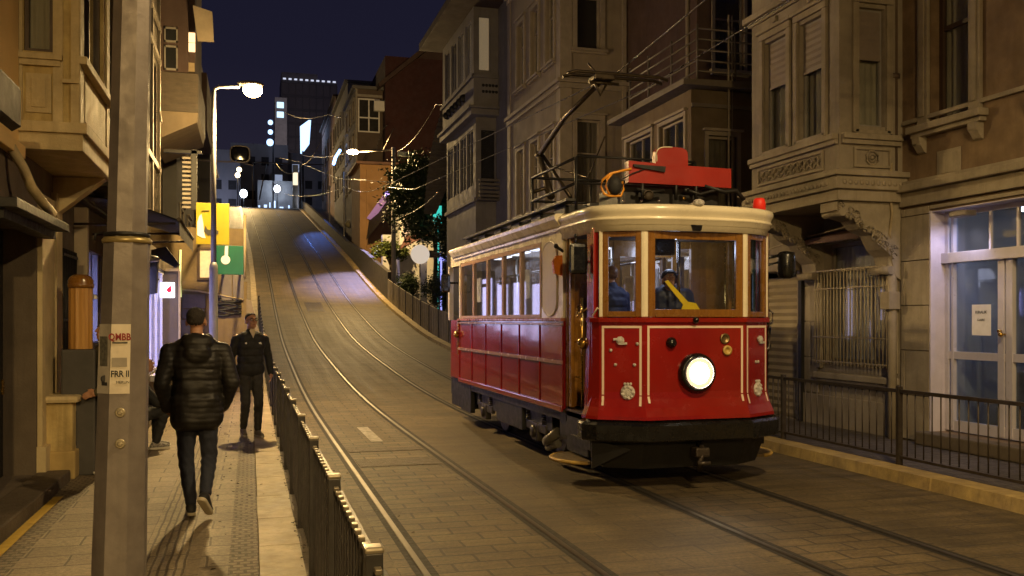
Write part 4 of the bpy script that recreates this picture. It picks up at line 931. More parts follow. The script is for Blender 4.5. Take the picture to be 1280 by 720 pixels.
q = MB(); q.bx(7.75-.08, 8.5, s0+.2, s1_, zlow, zlow+.14, .02); q.build('sill_band', PLAST_W, R5); q = MB(); q.bx(bt-.12, 8.5, s0-.12, s1_+.1, zu0-.1, zu0+.12, .03); q.bx(bt-.22, 8.5, s0-.2, s1_+.1, zu0+.122, zu0+.22, .02); q.bx(bt-.1, 8.5, s0-.08, s1_+.1, zs+.02, zs+.14, .02); q.build('sill_band', PLAST_W, R5)
for i in range(5):
    for j in range(2): q = MB(); q.ball(FS(s0).p(7.95+i*.12, .004, zu0+.75+j*.22), .055, 8, (1,.3,1)); q.build('pierced_hole', BLACKM, UB)
for i in range(6): q = MB(); q.ball(FE(bt).p(33.0+i*.6, .01, zu0+.8), .2, 8, (1,.3,.8)); q.build('pierced_hole', BLACKM, UB)
q = MB(); q.bx(bt-.9, 14, s0-.7, s1_+.5, ztop+.005, ztop+.3, .03); q.build('roof', DKBROWN, R5)
q = MB(); q.box(FS(s0+.3), 7.76, 8.6, .01, .5, zlow-.0, zlow+.05); 
for i in range(5): q.box(FS(s0+.3), 7.76, 8.6, .45, .5, zlow+.1+i*.14, zlow+.19+i*.14)
q.build('balcony_rail', mat('grey_boards', (.16,.14,.12)), R5)
# ---- ribbed dust sheet / palm-like screen
q = MB(); rows = []
for i in range(40):
    z = zf(44)+5.0+i*.14; w = .35+.9*math.sin(min(1, i/34)*PI*.6); x = 8.3+i*.035
    rows.append([(x-.02*(i % 2)-w*.5, 44+.1*(i % 2), z), (x+w*.5+.3, 44.3+.12*(i % 2), z+.06)])
q.grid(rows, False); tag(q.build('ribbed_sheet', mat('beige_ribbed_sheet', (.22,.19,.14), None, 3, .8)), 'hanging ribbed pale sheet between the maroon house and the pale bay house', 'sheet')
# ---- maroon block and houses up the hill
R6 = simple_house('maroon_house', 'big dark maroon house with a sloping eave on the right of the hill', 1, 10.2, 20, 72, 86, 22.5, MAROON, (), roof=None)
q = MB(); q.prism([(9.6, 71.6, 20.2), (14.6, 71.6, 24.6), (20, 71.6, 24.6), (20, 71.6, 24.2), (14.7, 71.6, 24.2), (9.7, 71.6, 19.9)], (0, 15, 0)); q.prism([(10.2,72.01,20.2),(14.6,72.01,24.1),(20,72.01,24.1),(20,72.01,20.2)], (0,13.9,0)); q.build('roof', DKBROWN, R6)
z0 = 17.6
R7 = simple_house('grey_brown_house', 'grey-brown house with a white framed window and air conditioner above the orange wall', 1, 8.0, 10.15, 73, 81, 20.0, mat('grey_brown_render', (.11,.08,.06), None, 1, .85, dirt=.3), grid_wins(73, 81, 3, 12.5, 3, 1.3, 1.6, 2.6), roof=None)
q = MB(); fs = FS(73); x0, x1 = PS(453,0,73)[0]-.35, PS(480,0,73)[0]-.35; za, zb_ = PS(466,166,73)[2], PS(466,124,73)[2]
for a, b_ in ((x0, x0+.1), (x1-.1, x1), ((x0+x1)/2-.05, (x0+x1)/2+.05)): q.box(fs, a, b_, .004, .08, za, zb_)
for a, b_ in ((za, za+.1), (zb_-.1, zb_), (za+1.1, za+1.2)): q.box(fs, x0+.1, x1-.1, .006, .076, a, b_)
w = q.build('window', WHITEP, R7); q = MB(); q.box(fs, x0+.1, x1-.1, .004, .012, za+.1, zb_-.1); q.build('pane', DARKROOM, w)
q = MB(); q.box(fs, x1-.5, x1+.75, .1, .6, zb_-1.0, zb_-.2, .08); q.build('air_conditioner', WHITEP, R7)
q = MB(); q.box(fs, 8.0, 8.15, .004, .05, 8, 20); q.box(fs, 8.15, 10.1, .004, .05, 19.4, 19.6); q.build('corner_trim', mat('trim_pale', (.3,.27,.22)), R7)
q = MB(); q.bx(7.75, 10.2, 72.8, 81.2, 20.003, 20.25, .02); q.build('roof', GREYH, R7)
R8 = simple_house('orange_house', 'orange rendered low house lit by the hanging street lamp', 1, 7.55, 10.0, 66, 71.5, 12.9, ORW, (), roof=mat('rust_eave', (.16,.08,.05)))
q = MB(); q.box(FS(66), 8.0, 8.25, .004, .12, 6, 12.6); q.box(FS(66), 7.56, 7.8, .004, .1, 11.7, 12.6); q.build('pilaster', ORW, R8)
R9 = simple_house('narrow_shop_house', 'narrow grey house with blue neon strips left of the hanging lamp', 1, 8.4, 13, 83, 96, 23.0, mat('cool_grey_render', (.2,.19,.19), None, 1, .85), grid_wins(83, 96, 5, 14, 3, 1.3, 1.7, 2.9, lit={(0,2): WARM}), roof=GREYH)
pA, pB = PY(417, 205, 80), PY(425, 188, 78); q = MB(); q.tube([pA, ((pA[0]+pB[0])/2-.1, (pA[1]+pB[1])/2, (pA[2]+pB[2])/2), pB], .13, 6); q.build('neon_strip', BLUEL, R9)
pA, pB = PY(433, 222, 82), PY(434, 240, 82); q = MB(); q.tube([pA, pB], .08, 6); q.build('neon_strip', BLUEL, R9)
R10 = simple_house('brick_red_house', 'rust brown house near the hilltop below the bright slanted billboard', 1, 8.6, 16, 97, 116, 25.0, mat('rust_brown_render', (.16,.075,.05), None, 1, .85), grid_wins(97, 116, 5, 16.5, 2, 1.5, 2.0, 3.6, lit={(0,1): WARM, (0,3): WARMD}), roof=DKBROWN)
# billboard
BBd = thing('lit_billboard', 'bright blue-white slanted billboard projecting over the hilltop street', 'billboard', (6.0, 104, 16))
p = [PT(375.5, 192, 6.2), PT(375, 158, 6.2), PT(386, 150, 6.6), PT(384, 180, 6.6)]
q = MB(); q.prism(p, (.25, 0, 0)); q.build('face', BLUEW, BBd); q = MB(); q.cyl((6.4, p[0][1]-2, 15.5), (6.4, p[0][1]-2, p[0][2]), .12); q.build('post', BLACKM, BBd)
# hilltop
T0 = thing('hilltop_tower', 'dark high-rise with a dotted row of lights along its roof beyond the hilltop', 'tower', (12, 205, 16))
p0, p1 = PS(352, 98, 200), PS(421, 98, 200)
q = MB(); q.bx(p0[0], p1[0], 200, 215, 14, p0[2]); q.build('shaft', mat('dark_tower_cladding', (.10,.09,.10), (.08,.07,.08), .3, .6), T0)
q = MB()
for i in range(12): z = 20+i*2.9; q.bx(p0[0]-.05, p1[0]+.05, 199.8, 199.99, z, z+.5)
for i in range(9): x = p0[0]+(p1[0]-p0[0])*i/8; q.bx(x-.1, x+.1, 199.7, 199.99, 14, p0[2]-1)
q.build('floor_band', mat('tower_band', (.07,.065,.075), None, .5, .6), T0)
for i in range(10):
    q = MB(); x = p0[0]+(p1[0]-p0[0])*(i+.25)/10; q.bx(x, x+.6, 199.6, 199.9, p0[2]-.2, p0[2]+.08); q.build('roof_light', emis('roof_lights', (.75,.8,1.), .7), T0)
q = MB(); q.bx(p0[0]+(0), p1[0]-4, 200.5, 214, p0[2], p0[2]+1.5); q.build('plant_room', mat('dark_tower_cladding', (.1,.1,.1)), T0)
T1 = thing('lit_stair_tower', 'slim stair tower with two lit square panes left of the dark high-rise', 'tower', (0, 170, 16))
p0 = PS(345, 125, 170); q = MB(); q.bx(p0[0]-.2, p0[0]+1.9, 170, 176, 14, p0[2]+.5); q.build('shaft', GREYH, T1)
for v in (127, 139): q = MB(); z = PS(350, v+8, 170)[2]; q.bx(p0[0]+.15, p0[0]+1.35, 169.9, 169.99, z, z+1.05); q.build('lit_pane', emis('tower_pane', (.5,.75,1.), 1.2), T1)
blks = [('pale_flats', 'pale blocks of flats across the top of the hill', 345, 420, 190, 150), ('long_hall', 'long dim hall with a stepped roof behind the hilltop lamps', 288, 360, 178, 145), ('corner_flats', 'grey block at the far left of the hilltop', 262, 300, 186, 135)]
for nm, lb, ua, ub, vt, s in blks:
    a, b_ = PS(ua, vt, s), PS(ub, vt, s); H = thing(nm, lb, 'building', ((a[0]+b_[0])/2, s, 16))
    q = MB(); q.bx(a[0], b_[0], s, s+10, 14, a[2]); q.build('wall', mat('hilltop_grey', (.20,.19,.20), (.15,.145,.15), .3, .9, dirt=.3), H)
    rr = random.Random(ua)
    for r_ in range(5):
        for i in range(int((b_[0]-a[0])/2)):
            x = a[0]+.5+i*2; z = 17.5+r_*2.6
            if rr.random() < .7 and z < a[2]-1.6: q = MB(); q.bx(x, x+1.1, s-.05, s-.003, z, z+1.3); lit = rr.random() < .14; q.build('lit_window' if lit else 'window', emis('far_lit', (.55,.65,.9), .35) if lit else DARKROOM, H)
# hilltop kiosk shopfront with glow
KS = thing('hilltop_shops', 'row of glowing shop fronts across the crest of the street', 'building', (-1, 140, 16))
a, b_ = PS(322, 225, 138), PS(376, 225, 138)
q = MB(); q.bx(a[0], b_[0], 138, 143, 15, a[2]); q.build('wall', GREYH, KS)
rr = random.Random(3); x = a[0]+.1
while x < b_[0]-.5:
    w = rr.uniform(.15, .6); h = rr.uniform(1.0, 2.6); q = MB(); q.bx(x, x+w, 137.9, 137.99, 16.5, 16.5+h); x += w+rr.uniform(.3, .9); q.build('lit_window', emis('far_shop_glow', (.5,.65,.9), 1.1), KS)
# ================================================================= street furniture, plants, wires
def point(name, loc, W, col=(1., .67, .265), size=.12, parent=None):
    l = bpy.data.lights.new(name, 'POINT'); l.energy = W; l.color = col; l.shadow_soft_size = size
    o = bpy.data.objects.new(name, l); C.objects.link(o); o.location = loc
    if parent: o.parent = parent; o.location = Vector(loc)-root_loc(parent)
    return o
def spot(name, loc, W, aim, ang, col=(1., .67, .265), size=.12, parent=None, blend=.6):
    l = bpy.data.lights.new(name, 'SPOT'); l.energy = W; l.color = col; l.shadow_soft_size = size; l.spot_size = math.radians(ang); l.spot_blend = blend
    o = bpy.data.objects.new(name, l); C.objects.link(o); o.location = loc
    o.rotation_euler = (Vector(aim)-Vector(loc)).to_track_quat('-Z', 'Y').to_euler()
    if parent: o.parent = parent; o.location = Vector(loc)-root_loc(parent)
    return o
# street lamp
Lp = PY(267, 400, 16.6)
def street_lamp(x, y, label, hz=6.05, W=900, up=.3):
    L = thing('street_lamp', label, 'street lamp', (x, y, .12), 'tall lamps along the left pavement')
    q = MB(); q.lathe((x, y, .12), [(.10,0),(.10,.06),(.075,.10),(.075,2.6),(.07,2.66),(.05,2.72)], n=16); q.lathe((x, y, 2.82), [(.05,0),(.04,hz-2.95)], n=14)
    q.build('pole', mat('lamp_pole_grey', (.20,.20,.22), (.15,.15,.165), 4, .55, metal=.2), L)
    q = MB(); zt = hz-.14; q.tube([(x, y, zt), (x+.02, y, zt+.06), (x+.08, y, zt+.10), (x+.45, y-.02, zt+.12)], .03); q.build('arm', mat('lamp_pole_grey', (.42,.41,.42)), L)
    q = MB(); q.ball((x+.64, y-.02, hz+.045), .20, 16, (1.2,.6,.30)); q.build('lamp_hood', GALV, L)
    q = MB(); q.ball((x+.68, y-.02, hz-.06), .155, 16, (1.1,.9,.85)); q.build('lamp_glass', SODIUM, L)
    spot('lamp_light', (x+.68, y-.02, hz-.25), W*(1-up), (x+.68, y-.02, 0), 165, size=.12, parent=L, blend=.4)
    point('lamp_glow', (x+.68, y-.02, hz-.25), W*up, size=.12, parent=L)
    return L
LA_ = street_lamp(Lp[0], Lp[1], 'tall slim street lamp glowing warm beside the yellow board', W=1900, up=.42)
LB2 = street_lamp(Lp[0]-.4, -7.0, 'tall slim street lamp on the left pavement nearest the viewer', W=3600, up=.62)
# lantern-less span-wire lamp over the street
SPL = thing('span_lamp', 'street lamp hung from a wire above the tracks in front of the tram', 'street lamp', (4.6, 3.2, 7.0))
q = MB(); q.lathe((4.6, 3.2, 7.0), [(.001,.18),(.06,.17),(.2,.06),(.22,0),(.19,-.01)], n=18); q.build('lamp_hood', GALV, SPL)
q = MB(); q.ball((4.6, 3.2, 6.97), .13, 14, (1,1,.6)); q.build('lamp_glass', SODIUM, SPL)
q = MB(); q.tube([(-2.1, 3.2, 7.9), (1, 3.2, 7.45), (4.6, 3.2, 7.18), (7, 3.2, 7.5), (8.85, 3.2, 7.9)], .008, 5); q.build('span_wire', BLACKM, SPL)
spot('lamp_light', (4.6, 3.2, 6.8), 1300, (4.6, 4.2, 0), 150, (1.,.71,.34), size=.15, parent=SPL, blend=.5)
# near octagonal pole (tapered, slightly leaning)
NP = thing('foreground_pole', 'thick grey octagonal steel pole with worn stickers in the left foreground', 'pole', (-.68, 4.2, .12))
Yp = 4.5
b0 = PY(149, 720, Yp); t0 = PY(166, 0, Yp); base = Vector(b0); top = Vector(t0); d = (top-base)/(top.z-base.z)
def pc(z): return base+d*(z-base.z)
vw = Vector((CA*((150-640)/F)+SA, CA-SA*((150-640)/F), 0)).normalized()     # facet orientation
rot = math.atan2(-vw.y, -vw.x)+.62
def octo(z, r): c = pc(z); return [(c.x+r*math.cos(rot+2*PI*i/8+PI/8), c.y+r*math.sin(rot+2*PI*i/8+PI/8), z) for i in range(8)]
zc = PY(160, 302, Yp)[2]
q = MB(); q.grid([octo(.12, .137), octo(b0[2], .129), octo(zc, .108)], False, True, True); q.grid([octo(.12,.2), octo(.16,.2)], False, True, True); q.build('lower_shaft', GALV, NP)
q = MB(); q.grid([octo(zc+.002, .094), octo(6.8, .072)], False, True, True); q.build('upper_shaft', GALV, NP)
q = MB(); c = pc(zc); q.lathe((c.x, c.y, zc-.012), [(.100,0),(.114,.003),(.116,.018),(.104,.03),(.095,.031)], n=24)
q.build('collar', mat('brassy_weld', (.42,.32,.13), None, 6, .4, metal=.5), NP)
q = MB(); q.lathe((c.x, c.y, zc+.022), [(.097,0),(.107,.004),(.107,.016),(.097,.02)], n=20); q.tube([(c.x-.1, c.y-.02, zc+.04), (c.x-.135, c.y-.05, zc+.03), (c.x-.14, c.y-.05, zc+.0)], .006, 6); q.build('clamp_band', BLACKM, NP)
# facets facing the camera
def facet(i, z):
    r = .137+(.108-.137)*(z-.12)/(zc-.12); P = octo(z, r); a, b_ = Vector(P[i]), Vector(P[(i+1) % 8]); return a, b_
cam = Vector((0, 0, 1.8)); fac = []
for i in range(8):
    a, b_ = facet(i, 1.4); mid = (a+b_)/2; c = pc(1.4); nn_ = (mid-c).normalized(); fac.append(((cam-mid).normalized().dot(nn_), i, nn_))
fac.sort(reverse=True, key=lambda x: x[0]); print('facets', [(round(f[0],2), f[1]) for f in fac[:3]])
def screen_u(p): Yd = SA*p.x+CA*p.y; Xd = CA*p.x-SA*p.y; return 640+F*Xd/Yd
def sticker(i, z0, z1, m, name, margin=.0, parent=None, off=.002, x0=0., x1=1.):
    q = MB(); pts = []
    for z, fl in ((z0, 0), (z0, 1), (z1, 1), (z1, 0)):
        a, b_ = facet(i, z); n_ = (a+b_)/2-pc(z); n_.z = 0; n_.normalize(); x = (x1 if fl else x0); pts.append(a+(b_-a)*x+n_*off)
    q.face(pts); 
    ob = q.build(name, m, parent or NP); return ob, pts
fv = sorted(fac[:3], key=lambda f: screen_u(sum(facet(f[1], 1.4), Vector((0,0,0)))/2)); print('by u', [(f[1], round(screen_u(sum(facet(f[1],1.4),Vector())/2))) for f in fv])
SC = 0
def facet_frame(i):
    a, b_ = facet(i, 1.5); 
    if screen_u(a) > screen_u(b_): a, b_ = b_, a
    n_ = (a+b_)/2-pc(1.5); n_.z = 0; return Fr((a.x, a.y), (b_.x-a.x, b_.y-a.y), (n_.x, n_.y)), (b_-a).length
mainf = [f for f in fv if f[0] == max(g_[0] for g_ in fv)][0][1]
zs1, zs0 = PY(155, 405, Yp)[2]-.0, PY(155, 490, Yp)[2]
ST, _ = sticker(mainf, zs0, zs1, PAPER, 'sticker', off=.0035)
FF, wF = facet_frame(mainf)
text('lettering', 'QMBB', .046, REDINK, FF, wF/2, .0065, PY(155, 421, Yp)[2], ST, sx=.80, bold=.0012); text('lettering', 'FRR II', .042, BLACKINK, FF, wF/2+.002, .0065, PY(155, 466, Yp)[2], ST, sx=.82, bold=.001); text('lettering', 'MERUN', .018, BLACKINK, FF, wF/2+.014, .0065, PY(155, 476, Yp)[2], ST)
q = MB(); q.box(FF, .01, wF-.012, .004, .0058, PY(155,457,Yp)[2], PY(155,446,Yp)[2]); q.build('faded_stripe', mat('faded_grey_print', (.36,.32,.26), None, 12, .8), ST)
q = MB(); q.box(FF, .012, wF-.01, .004, .0058, PY(155,428.5,Yp)[2], PY(155,427,Yp)[2]); q.build('rule', BLACKINK, ST)
lf = fv[0][1] if fv[0][1] != mainf else fv[1][1]
LF, wL = facet_frame(lf)
S2, _ = sticker(lf, zs0, zs1, mat('grey_paper', (.42,.38,.32), (.3,.27,.22), 14, .8), 'sticker', off=.0035)
q = MB(); q.box(LF, wL*.25, wL-.012, .004, .0058, PY(155,456,Yp)[2], PY(155,420,Yp)[2]); q.build('dark_print', mat('dark_mottled_print', (.05,.05,.04), (.14,.13,.1), 60, .8), S2)
q = MB(); q.ball(LF.p(wL*.62, .005, PY(0,472,Yp)[2]), .018, 10, (1,.12,1)); q.box(LF, wL*.4, wL*.85, .004, .0058, PY(0,480,Yp)[2], PY(0,476,Yp)[2]); q.build('dark_mark', BLACKINK, S2)
for v in (513, 551):
    z = PY(160, v, Yp)[2]; c = FF.p(wF*.52, .002, z)
    q = MB(); q.lathe(c, [(.024,0),(.024,.002),(.019,.005)], FF.N.to_3d(), 20); q.lathe(c, [(.013,.003),(.013,.011),(.008,.014)], FF.N.to_3d(), 6, False); q.build('bolt', mat('worn_bolt', (.40,.34,.22), None, 30, .4, metal=.5), NP)
# second little clamp spike at upper left of pole base area
# far walker's barrier etc.
picket_fence('right_fence', 'dark iron railing along the right kerb in front of the shop', 7.22, 4.2, 19.0, .88, .12, .13, IRON, IRON, None, 2.4, .0085, style='right')
# solid boarded barrier along the right pavement
BF = thing('boarded_barrier', 'grey boarded metal barrier along the right kerb behind the tram', 'barrier', (7.25, 27, zf(27)))
s = 20.0
while s < 50:
    e = s+2.0; q = MB(); rows = []
    for y in (s+.02, e-.02):
        z = zf(y)+.12; rows.append([(7.22, y, z), (7.26, y, z), (7.26, y, z+1.12), (7.22, y, z+1.12)])
    q.grid(rows, False, True, True)
    for y in (s+.5, s+1.0, s+1.5): q.bx(7.205, 7.222, y-.01, y+.01, zf(y)+.15, zf(y)+1.2)
    q.build('panel', mat('grey_board_paint', (.30,.26,.20), (.23,.2,.15), 3, .6, bump=.1, dirt=.3), BF)
    q = MB(); q.bx(7.19, 7.27, s-.04, s+.035, zf(s), zf(s)+1.27); q.build('post', FENCE, BF); s = e
RW = MB(); s = 50.2; rows = []
while s < 115:
    o = tf(s); z = zf(s)+.1; h = 1.5 if s < 60 else max(.9, 1.5-(s-60)*.06); rows.append([(7.25+o, s, z), (7.5+o, s, z), (7.5+o, s, z+h), (7.25+o, s, z+h)]); s += 2
RW.grid(rows, False, True, True); tag(RW.build('ramp_wall', mat('dark_ramp_wall', (.05,.042,.035), None, 2, .8)), 'dark low ramp wall climbing the right edge of the hill', 'wall')
# utility pole with arm lamp
Up = PY(492, 370, 50); Ux, Us = Up[0], Up[1]; zu = zf(Us)
UP = thing('utility_pole', 'pale utility pole with a long arm and small warm lamp in front of the tree', 'utility pole', (Ux, Us, zu))
zt = PY(492, 184, 50)[2]
q = MB(); q.lathe((Ux, Us, zu), [(.14,0),(.10,zt-zu)], n=14); q.build('pole', mat('pale_concrete_pole', (.42,.40,.40), (.34,.32,.32), 2, .7, dirt=.3), UP)
e = PY(441, 190, 51.5); q = MB(); q.tube([(Ux, Us, e[2]-.15), (e[0], e[1], e[2])], .05); q.tube([(Ux, Us, e[2]+1.0), (e[0]+1.6, e[1]-.4, e[2]+.05)], .015, 5); q.build('arm', GALV, UP)
q = MB(); q.ball(e, .25, 12, (1.3,1,.55)); q.build('lamp_glass', emis('small_sodium', (1., .7, .35), 60), UP)
point('lamp_light', (e[0], e[1], e[2]-.5), 4600, (1., .66, .26), size=.2, parent=UP)
q = MB(); p = PY(497, 193, 50); q.bx(p[0], p[0]+.9, p[1]-.3, p[1], p[2]-.12, p[2]+.12, .03); q.build('pale_box', WHITEP, UP)
# mid traffic mirror on left lamp
m_ = PY(300, 193, 26); TM = thing('traffic_mirror', 'rounded traffic mirror on an arm reaching from behind the left lamp post', 'mirror', (m_[0], m_[1], m_[2]-.5))
q = MB(); n = 28; rows = []
def sup(r, k=3.2): return [(math.copysign(abs(math.cos(2*PI*i/n))**(2/k), math.cos(2*PI*i/n))*r*.98, math.copysign(abs(math.sin(2*PI*i/n))**(2/k), math.sin(2*PI*i/n))*r*.86) for i in range(n)]
for r, dy in ((.27,0),(.29,-.02),(.29,-.05),(.27,-.06)): rows.append([(m_[0]+a, m_[1]+dy, m_[2]+b_) for a, b_ in sup(r)])
q.grid(rows, True, True, True); q.build('rim', GALV, TM)
q = MB(); rows = [[(m_[0]+a, m_[1]-.063-.02*(1-r/.25), m_[2]+b_) for a, b_ in sup(r)] for r in (.255, .18, .1, .02)]; q.grid(rows, True, True, True); q.build('mirror_glass', mat('dark_mirror', (.05,.05,.05), None, 2, .12, metal=.8), TM)
q = MB(); q.tube([(m_[0], m_[1]+.03, m_[2]-.2), (m_[0]-.4, m_[1]+.05, m_[2]-.22), (-1.75, m_[1]+.05, m_[2]-.20)], .02); q.tube([(m_[0]+.1, m_[1]+.03, m_[2]-.24), (m_[0]+.35, m_[1], m_[2]-.3)], .018); q.build('arm', GALV, TM)
# white round sign on a post
r_ = PY(525, 318, 44); RS = thing('round_sign', 'pale round disc sign with added glow on the white gate pillar by the hedge', 'sign', (r_[0], r_[1], r_[2]-.46))
q = MB(); q.lathe(r_, [(.45,0),(.46,.01),(.46,.05),(.45,.06)], (-SA,-CA,0) if 0 else (0.07,-1,0), 32); q.build('disc', emis('added_glow_disc', (1., .84, .66), .5), RS)  # weak glow added to keep the disc bright, no lamp lights it
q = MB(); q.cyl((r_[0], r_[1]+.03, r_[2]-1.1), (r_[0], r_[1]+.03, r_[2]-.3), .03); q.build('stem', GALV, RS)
gp = PY(529, 360, 44.6); q = MB(); q.bx(gp[0]-.16, gp[0]+.16, gp[1]-.16, gp[1]+.16, zf(45), PY(529,326,44.6)[2], .02); tag(q.build('gate_pillar', WHITEP), 'white square gate pillar beneath the round sign', 'pillar')
q = MB(); p = PY(531, 322, 45.5); x1 = PY(572, 322, 45.5); q.prism([(p[0], p[1], p[2]), (x1[0], p[1], p[2]), (x1[0], p[1]+.6, p[2]+.35), (p[0], p[1]+.6, p[2]+.35)], (0,0,.06)); tag(q.build('gate_roof', RUST), 'small dark red pent roof beside the white gate pillar', 'roof')
# vegetation
def leaves(mb, c, R, n, size, rnd, clumps=26, flat=1.0, gap=.35):
    cs = []
    for i in range(clumps):
        v = Vector((rnd.gauss(0,1), rnd.gauss(0,1), rnd.gauss(0,1))).normalized()*rnd.uniform(.35, 1.0)
        cs.append((Vector((c[0]+v.x*R[0], c[1]+v.y*R[1], c[2]+v.z*R[2])), rnd.uniform(.22, .42)))
    for i in range(n):
        cc, cr = cs[i % clumps]; rr_ = max(R)*cr
        v = Vector((rnd.gauss(0,.5), rnd.gauss(0,.5), rnd.gauss(0,.42)))*rr_; p = cc+v
        s_ = size*rnd.uniform(.5, 1.3); a = Vector((rnd.gauss(0,1), rnd.gauss(0,1), rnd.gauss(0,.6))).normalized(); b_ = a.cross(Vector((rnd.gauss(0,1), rnd.gauss(0,1), rnd.gauss(0,1)))).normalized()
        f = mb.bm.faces.new([mb.bm.verts.new(p-a*s_), mb.bm.verts.new(p+b_*s_*.45), mb.bm.verts.new(p+a*s_), mb.bm.verts.new(p-b_*s_*.45)]); f.material_index = mb.mi
def tree(name, label, x, y, z0, h, R, n, fol=FOIL, size=.1, seed=1, cat='tree', clumps=26, cz=None):
    T = thing(name, label, cat, (x, y, z0)); rnd = random.Random(seed); q = MB(); cz = cz or z0+h-R[2]
    q.tube([(x, y, z0), (x+.05, y, z0+(cz-z0)*.5), (x-.1, y, cz+R[2]*.4)], .16, 8, .05)
    for i in range(9):
        a = rnd.uniform(0, 6.28); q.tube([(x, y, z0+(cz-z0)*rnd.uniform(.5,.95)), (x+math.cos(a)*R[0]*.4, y+math.sin(a)*R[1]*.4, cz+rnd.uniform(-.2,.3)*R[2]), (x+math.cos(a)*R[0]*.85, y+math.sin(a)*R[1]*.85, cz+rnd.uniform(-.3,.6)*R[2])], .055, 5, .015)
    q.build('trunk', BARK, T); q = MB(); leaves(q, (x, y, cz), R, n, size, rnd, clumps); q.build('crown' if cat == 'tree' else 'foliage', fol, T); return T
c = PY(539, 245, 49); tree('leafy_tree', 'dark leafy tree overhanging the boarded barrier right of the utility pole', c[0]+.2, c[1], zf(49)-.2, c[2]+2.6-zf(49), (2.1,2.4,2.5), 34000, size=.12, seed=3, clumps=80)
c = PY(560, 290, 43); tree('leafy_tree', 'smaller dark tree close behind the tram rear', c[0]+.2, c[1], zf(43)-.2, c[2]+1.2-zf(43), (.9,1.3,1.5), 7000, size=.09, seed=5, clumps=26)
c = PY(553, 358, 43.5); tree('hedge_bush', 'dense hedge between the white pillar and the tram', c[0], c[1], zf(43)-.2, c[2]+.9-zf(43)+.2, (.85,1.2,1.0), 7000, size=.06, seed=7, cat='bush', clumps=26)
c = PY(508, 357, 52); tree('hedge_bush', 'dark bush behind the start of the boarded barrier', c[0], c[1], zf(52)-.2, c[2]+.6-zf(52)+.2, (.85,1.2,.75), 4500, size=.07, seed=8, cat='bush')
c = PY(480, 312, 50); 
c = PY(490, 312, 57); tree('yellow_bush', 'yellow-green bush at the foot of the utility pole', c[0]-.1, c[1], zf(57), 3.2, (1.2,1.0,.55), 2600, FOILY, .12, 9, 'bush', 16, cz=c[2])
# shop pavilion with awnings on the hill
PV = thing('awning_kiosk', 'white walled kiosk with a dark red slanting awning behind the utility pole', 'kiosk', (9, 54, zf(54)))
a0 = PY(503, 300, 58); q = MB(); q.bx(a0[0]-.2, a0[0]+2.3, 57.5, 60, zf(57)-.5, PY(500, 266, 58)[2]); q.build('wall', WHITEP, PV)
q = MB(); p = [PY(500, 312, 53.5), PY(543, 290, 52), PY(545, 283, 54), PY(507, 297, 55.5)]; q.prism(p, (0,0,.08)); q.build('awning', RUST, PV)
q = MB(); w = PY(528, 283, 57); q.bx(w[0]-1.0, w[0]+1.1, 57.2, 57.4, w[2]-.6, w[2]+.5); q.build('lit_front', emis('kiosk_front', (.7,.55,.42), .35), PV)
PA = thing('purple_lit_terrace', 'sloping dark terrace awning with a purple lit edge uphill of the utility pole', 'awning', (8, 60, zf(60)))
p = [PY(458, 300, 64.5), PY(488, 262, 61), PY(488, 246, 62.5), PY(462, 272, 65.5)]; q = MB(); q.prism(p, (0,0,.12)); q.build('canopy', CANVAS, PA)
q = MB(); p = [PY(459, 272, 65), PY(482, 240, 62), PY(483, 252, 62), PY(466, 276, 65)]; q.prism(p, (0,.3,0)); q.build('side_sheet', emis('violet_sheet', (.55,.28,.5), .35), PA)
q = MB(); p = PY(484, 243, 62); q.ball(p, .2, 8); q.build('lamp', PURL, PA)
q = MB(); a1 = PY(476, 330, 62); q.bx(a1[0]-.1, a1[0]+1.4, 60.4, 61, zf(61)-.2, PY(480, 296, 62)[2]); q.build('wall', WHITEP, PA)
q = MB(); p = PY(546, 282, 46); q.bx(p[0]-.15, p[0]+.25, p[1], p[1]+.2, p[2]+.1, p[2]+1.0); q.cyl((p[0]+.1, p[1]+.1, zf(p[1])), (p[0]+.1, p[1]+.1, p[2]), .04); tag(q.build('teal_sign', TEALL), 'glowing teal sign seen through the tree', 'sign')
q = MB(); p = PY(552, 322, 43); q.bx(p[0]-.1, p[0]+.5, p[1], p[1]+.2, p[2]-.15, p[2]+.25); q.cyl((p[0], p[1]+.1, zf(p[1])), (p[0], p[1]+.1, p[2]), .04); tag(q.build('blue_lit_sign', emis('blue_violet_sign', (.3,.32,.9), 1.3)), 'small blue-violet lit sign above the gate roof', 'sign')
q = MB(); p = PY(470, 336, 52)
# things on pavement at 440-460
q = MB(); p = PY(437, 280, 77); q.ball((p[0]+.4, p[1], p[2]), .55, 10, (1.5,1,.8)); tag(q.build('tarp_heap', mat('olive_tarp', (.34,.30,.16), None, 3, .7)), 'crumpled olive tarp heaped on the upper right pavement', 'tarp')
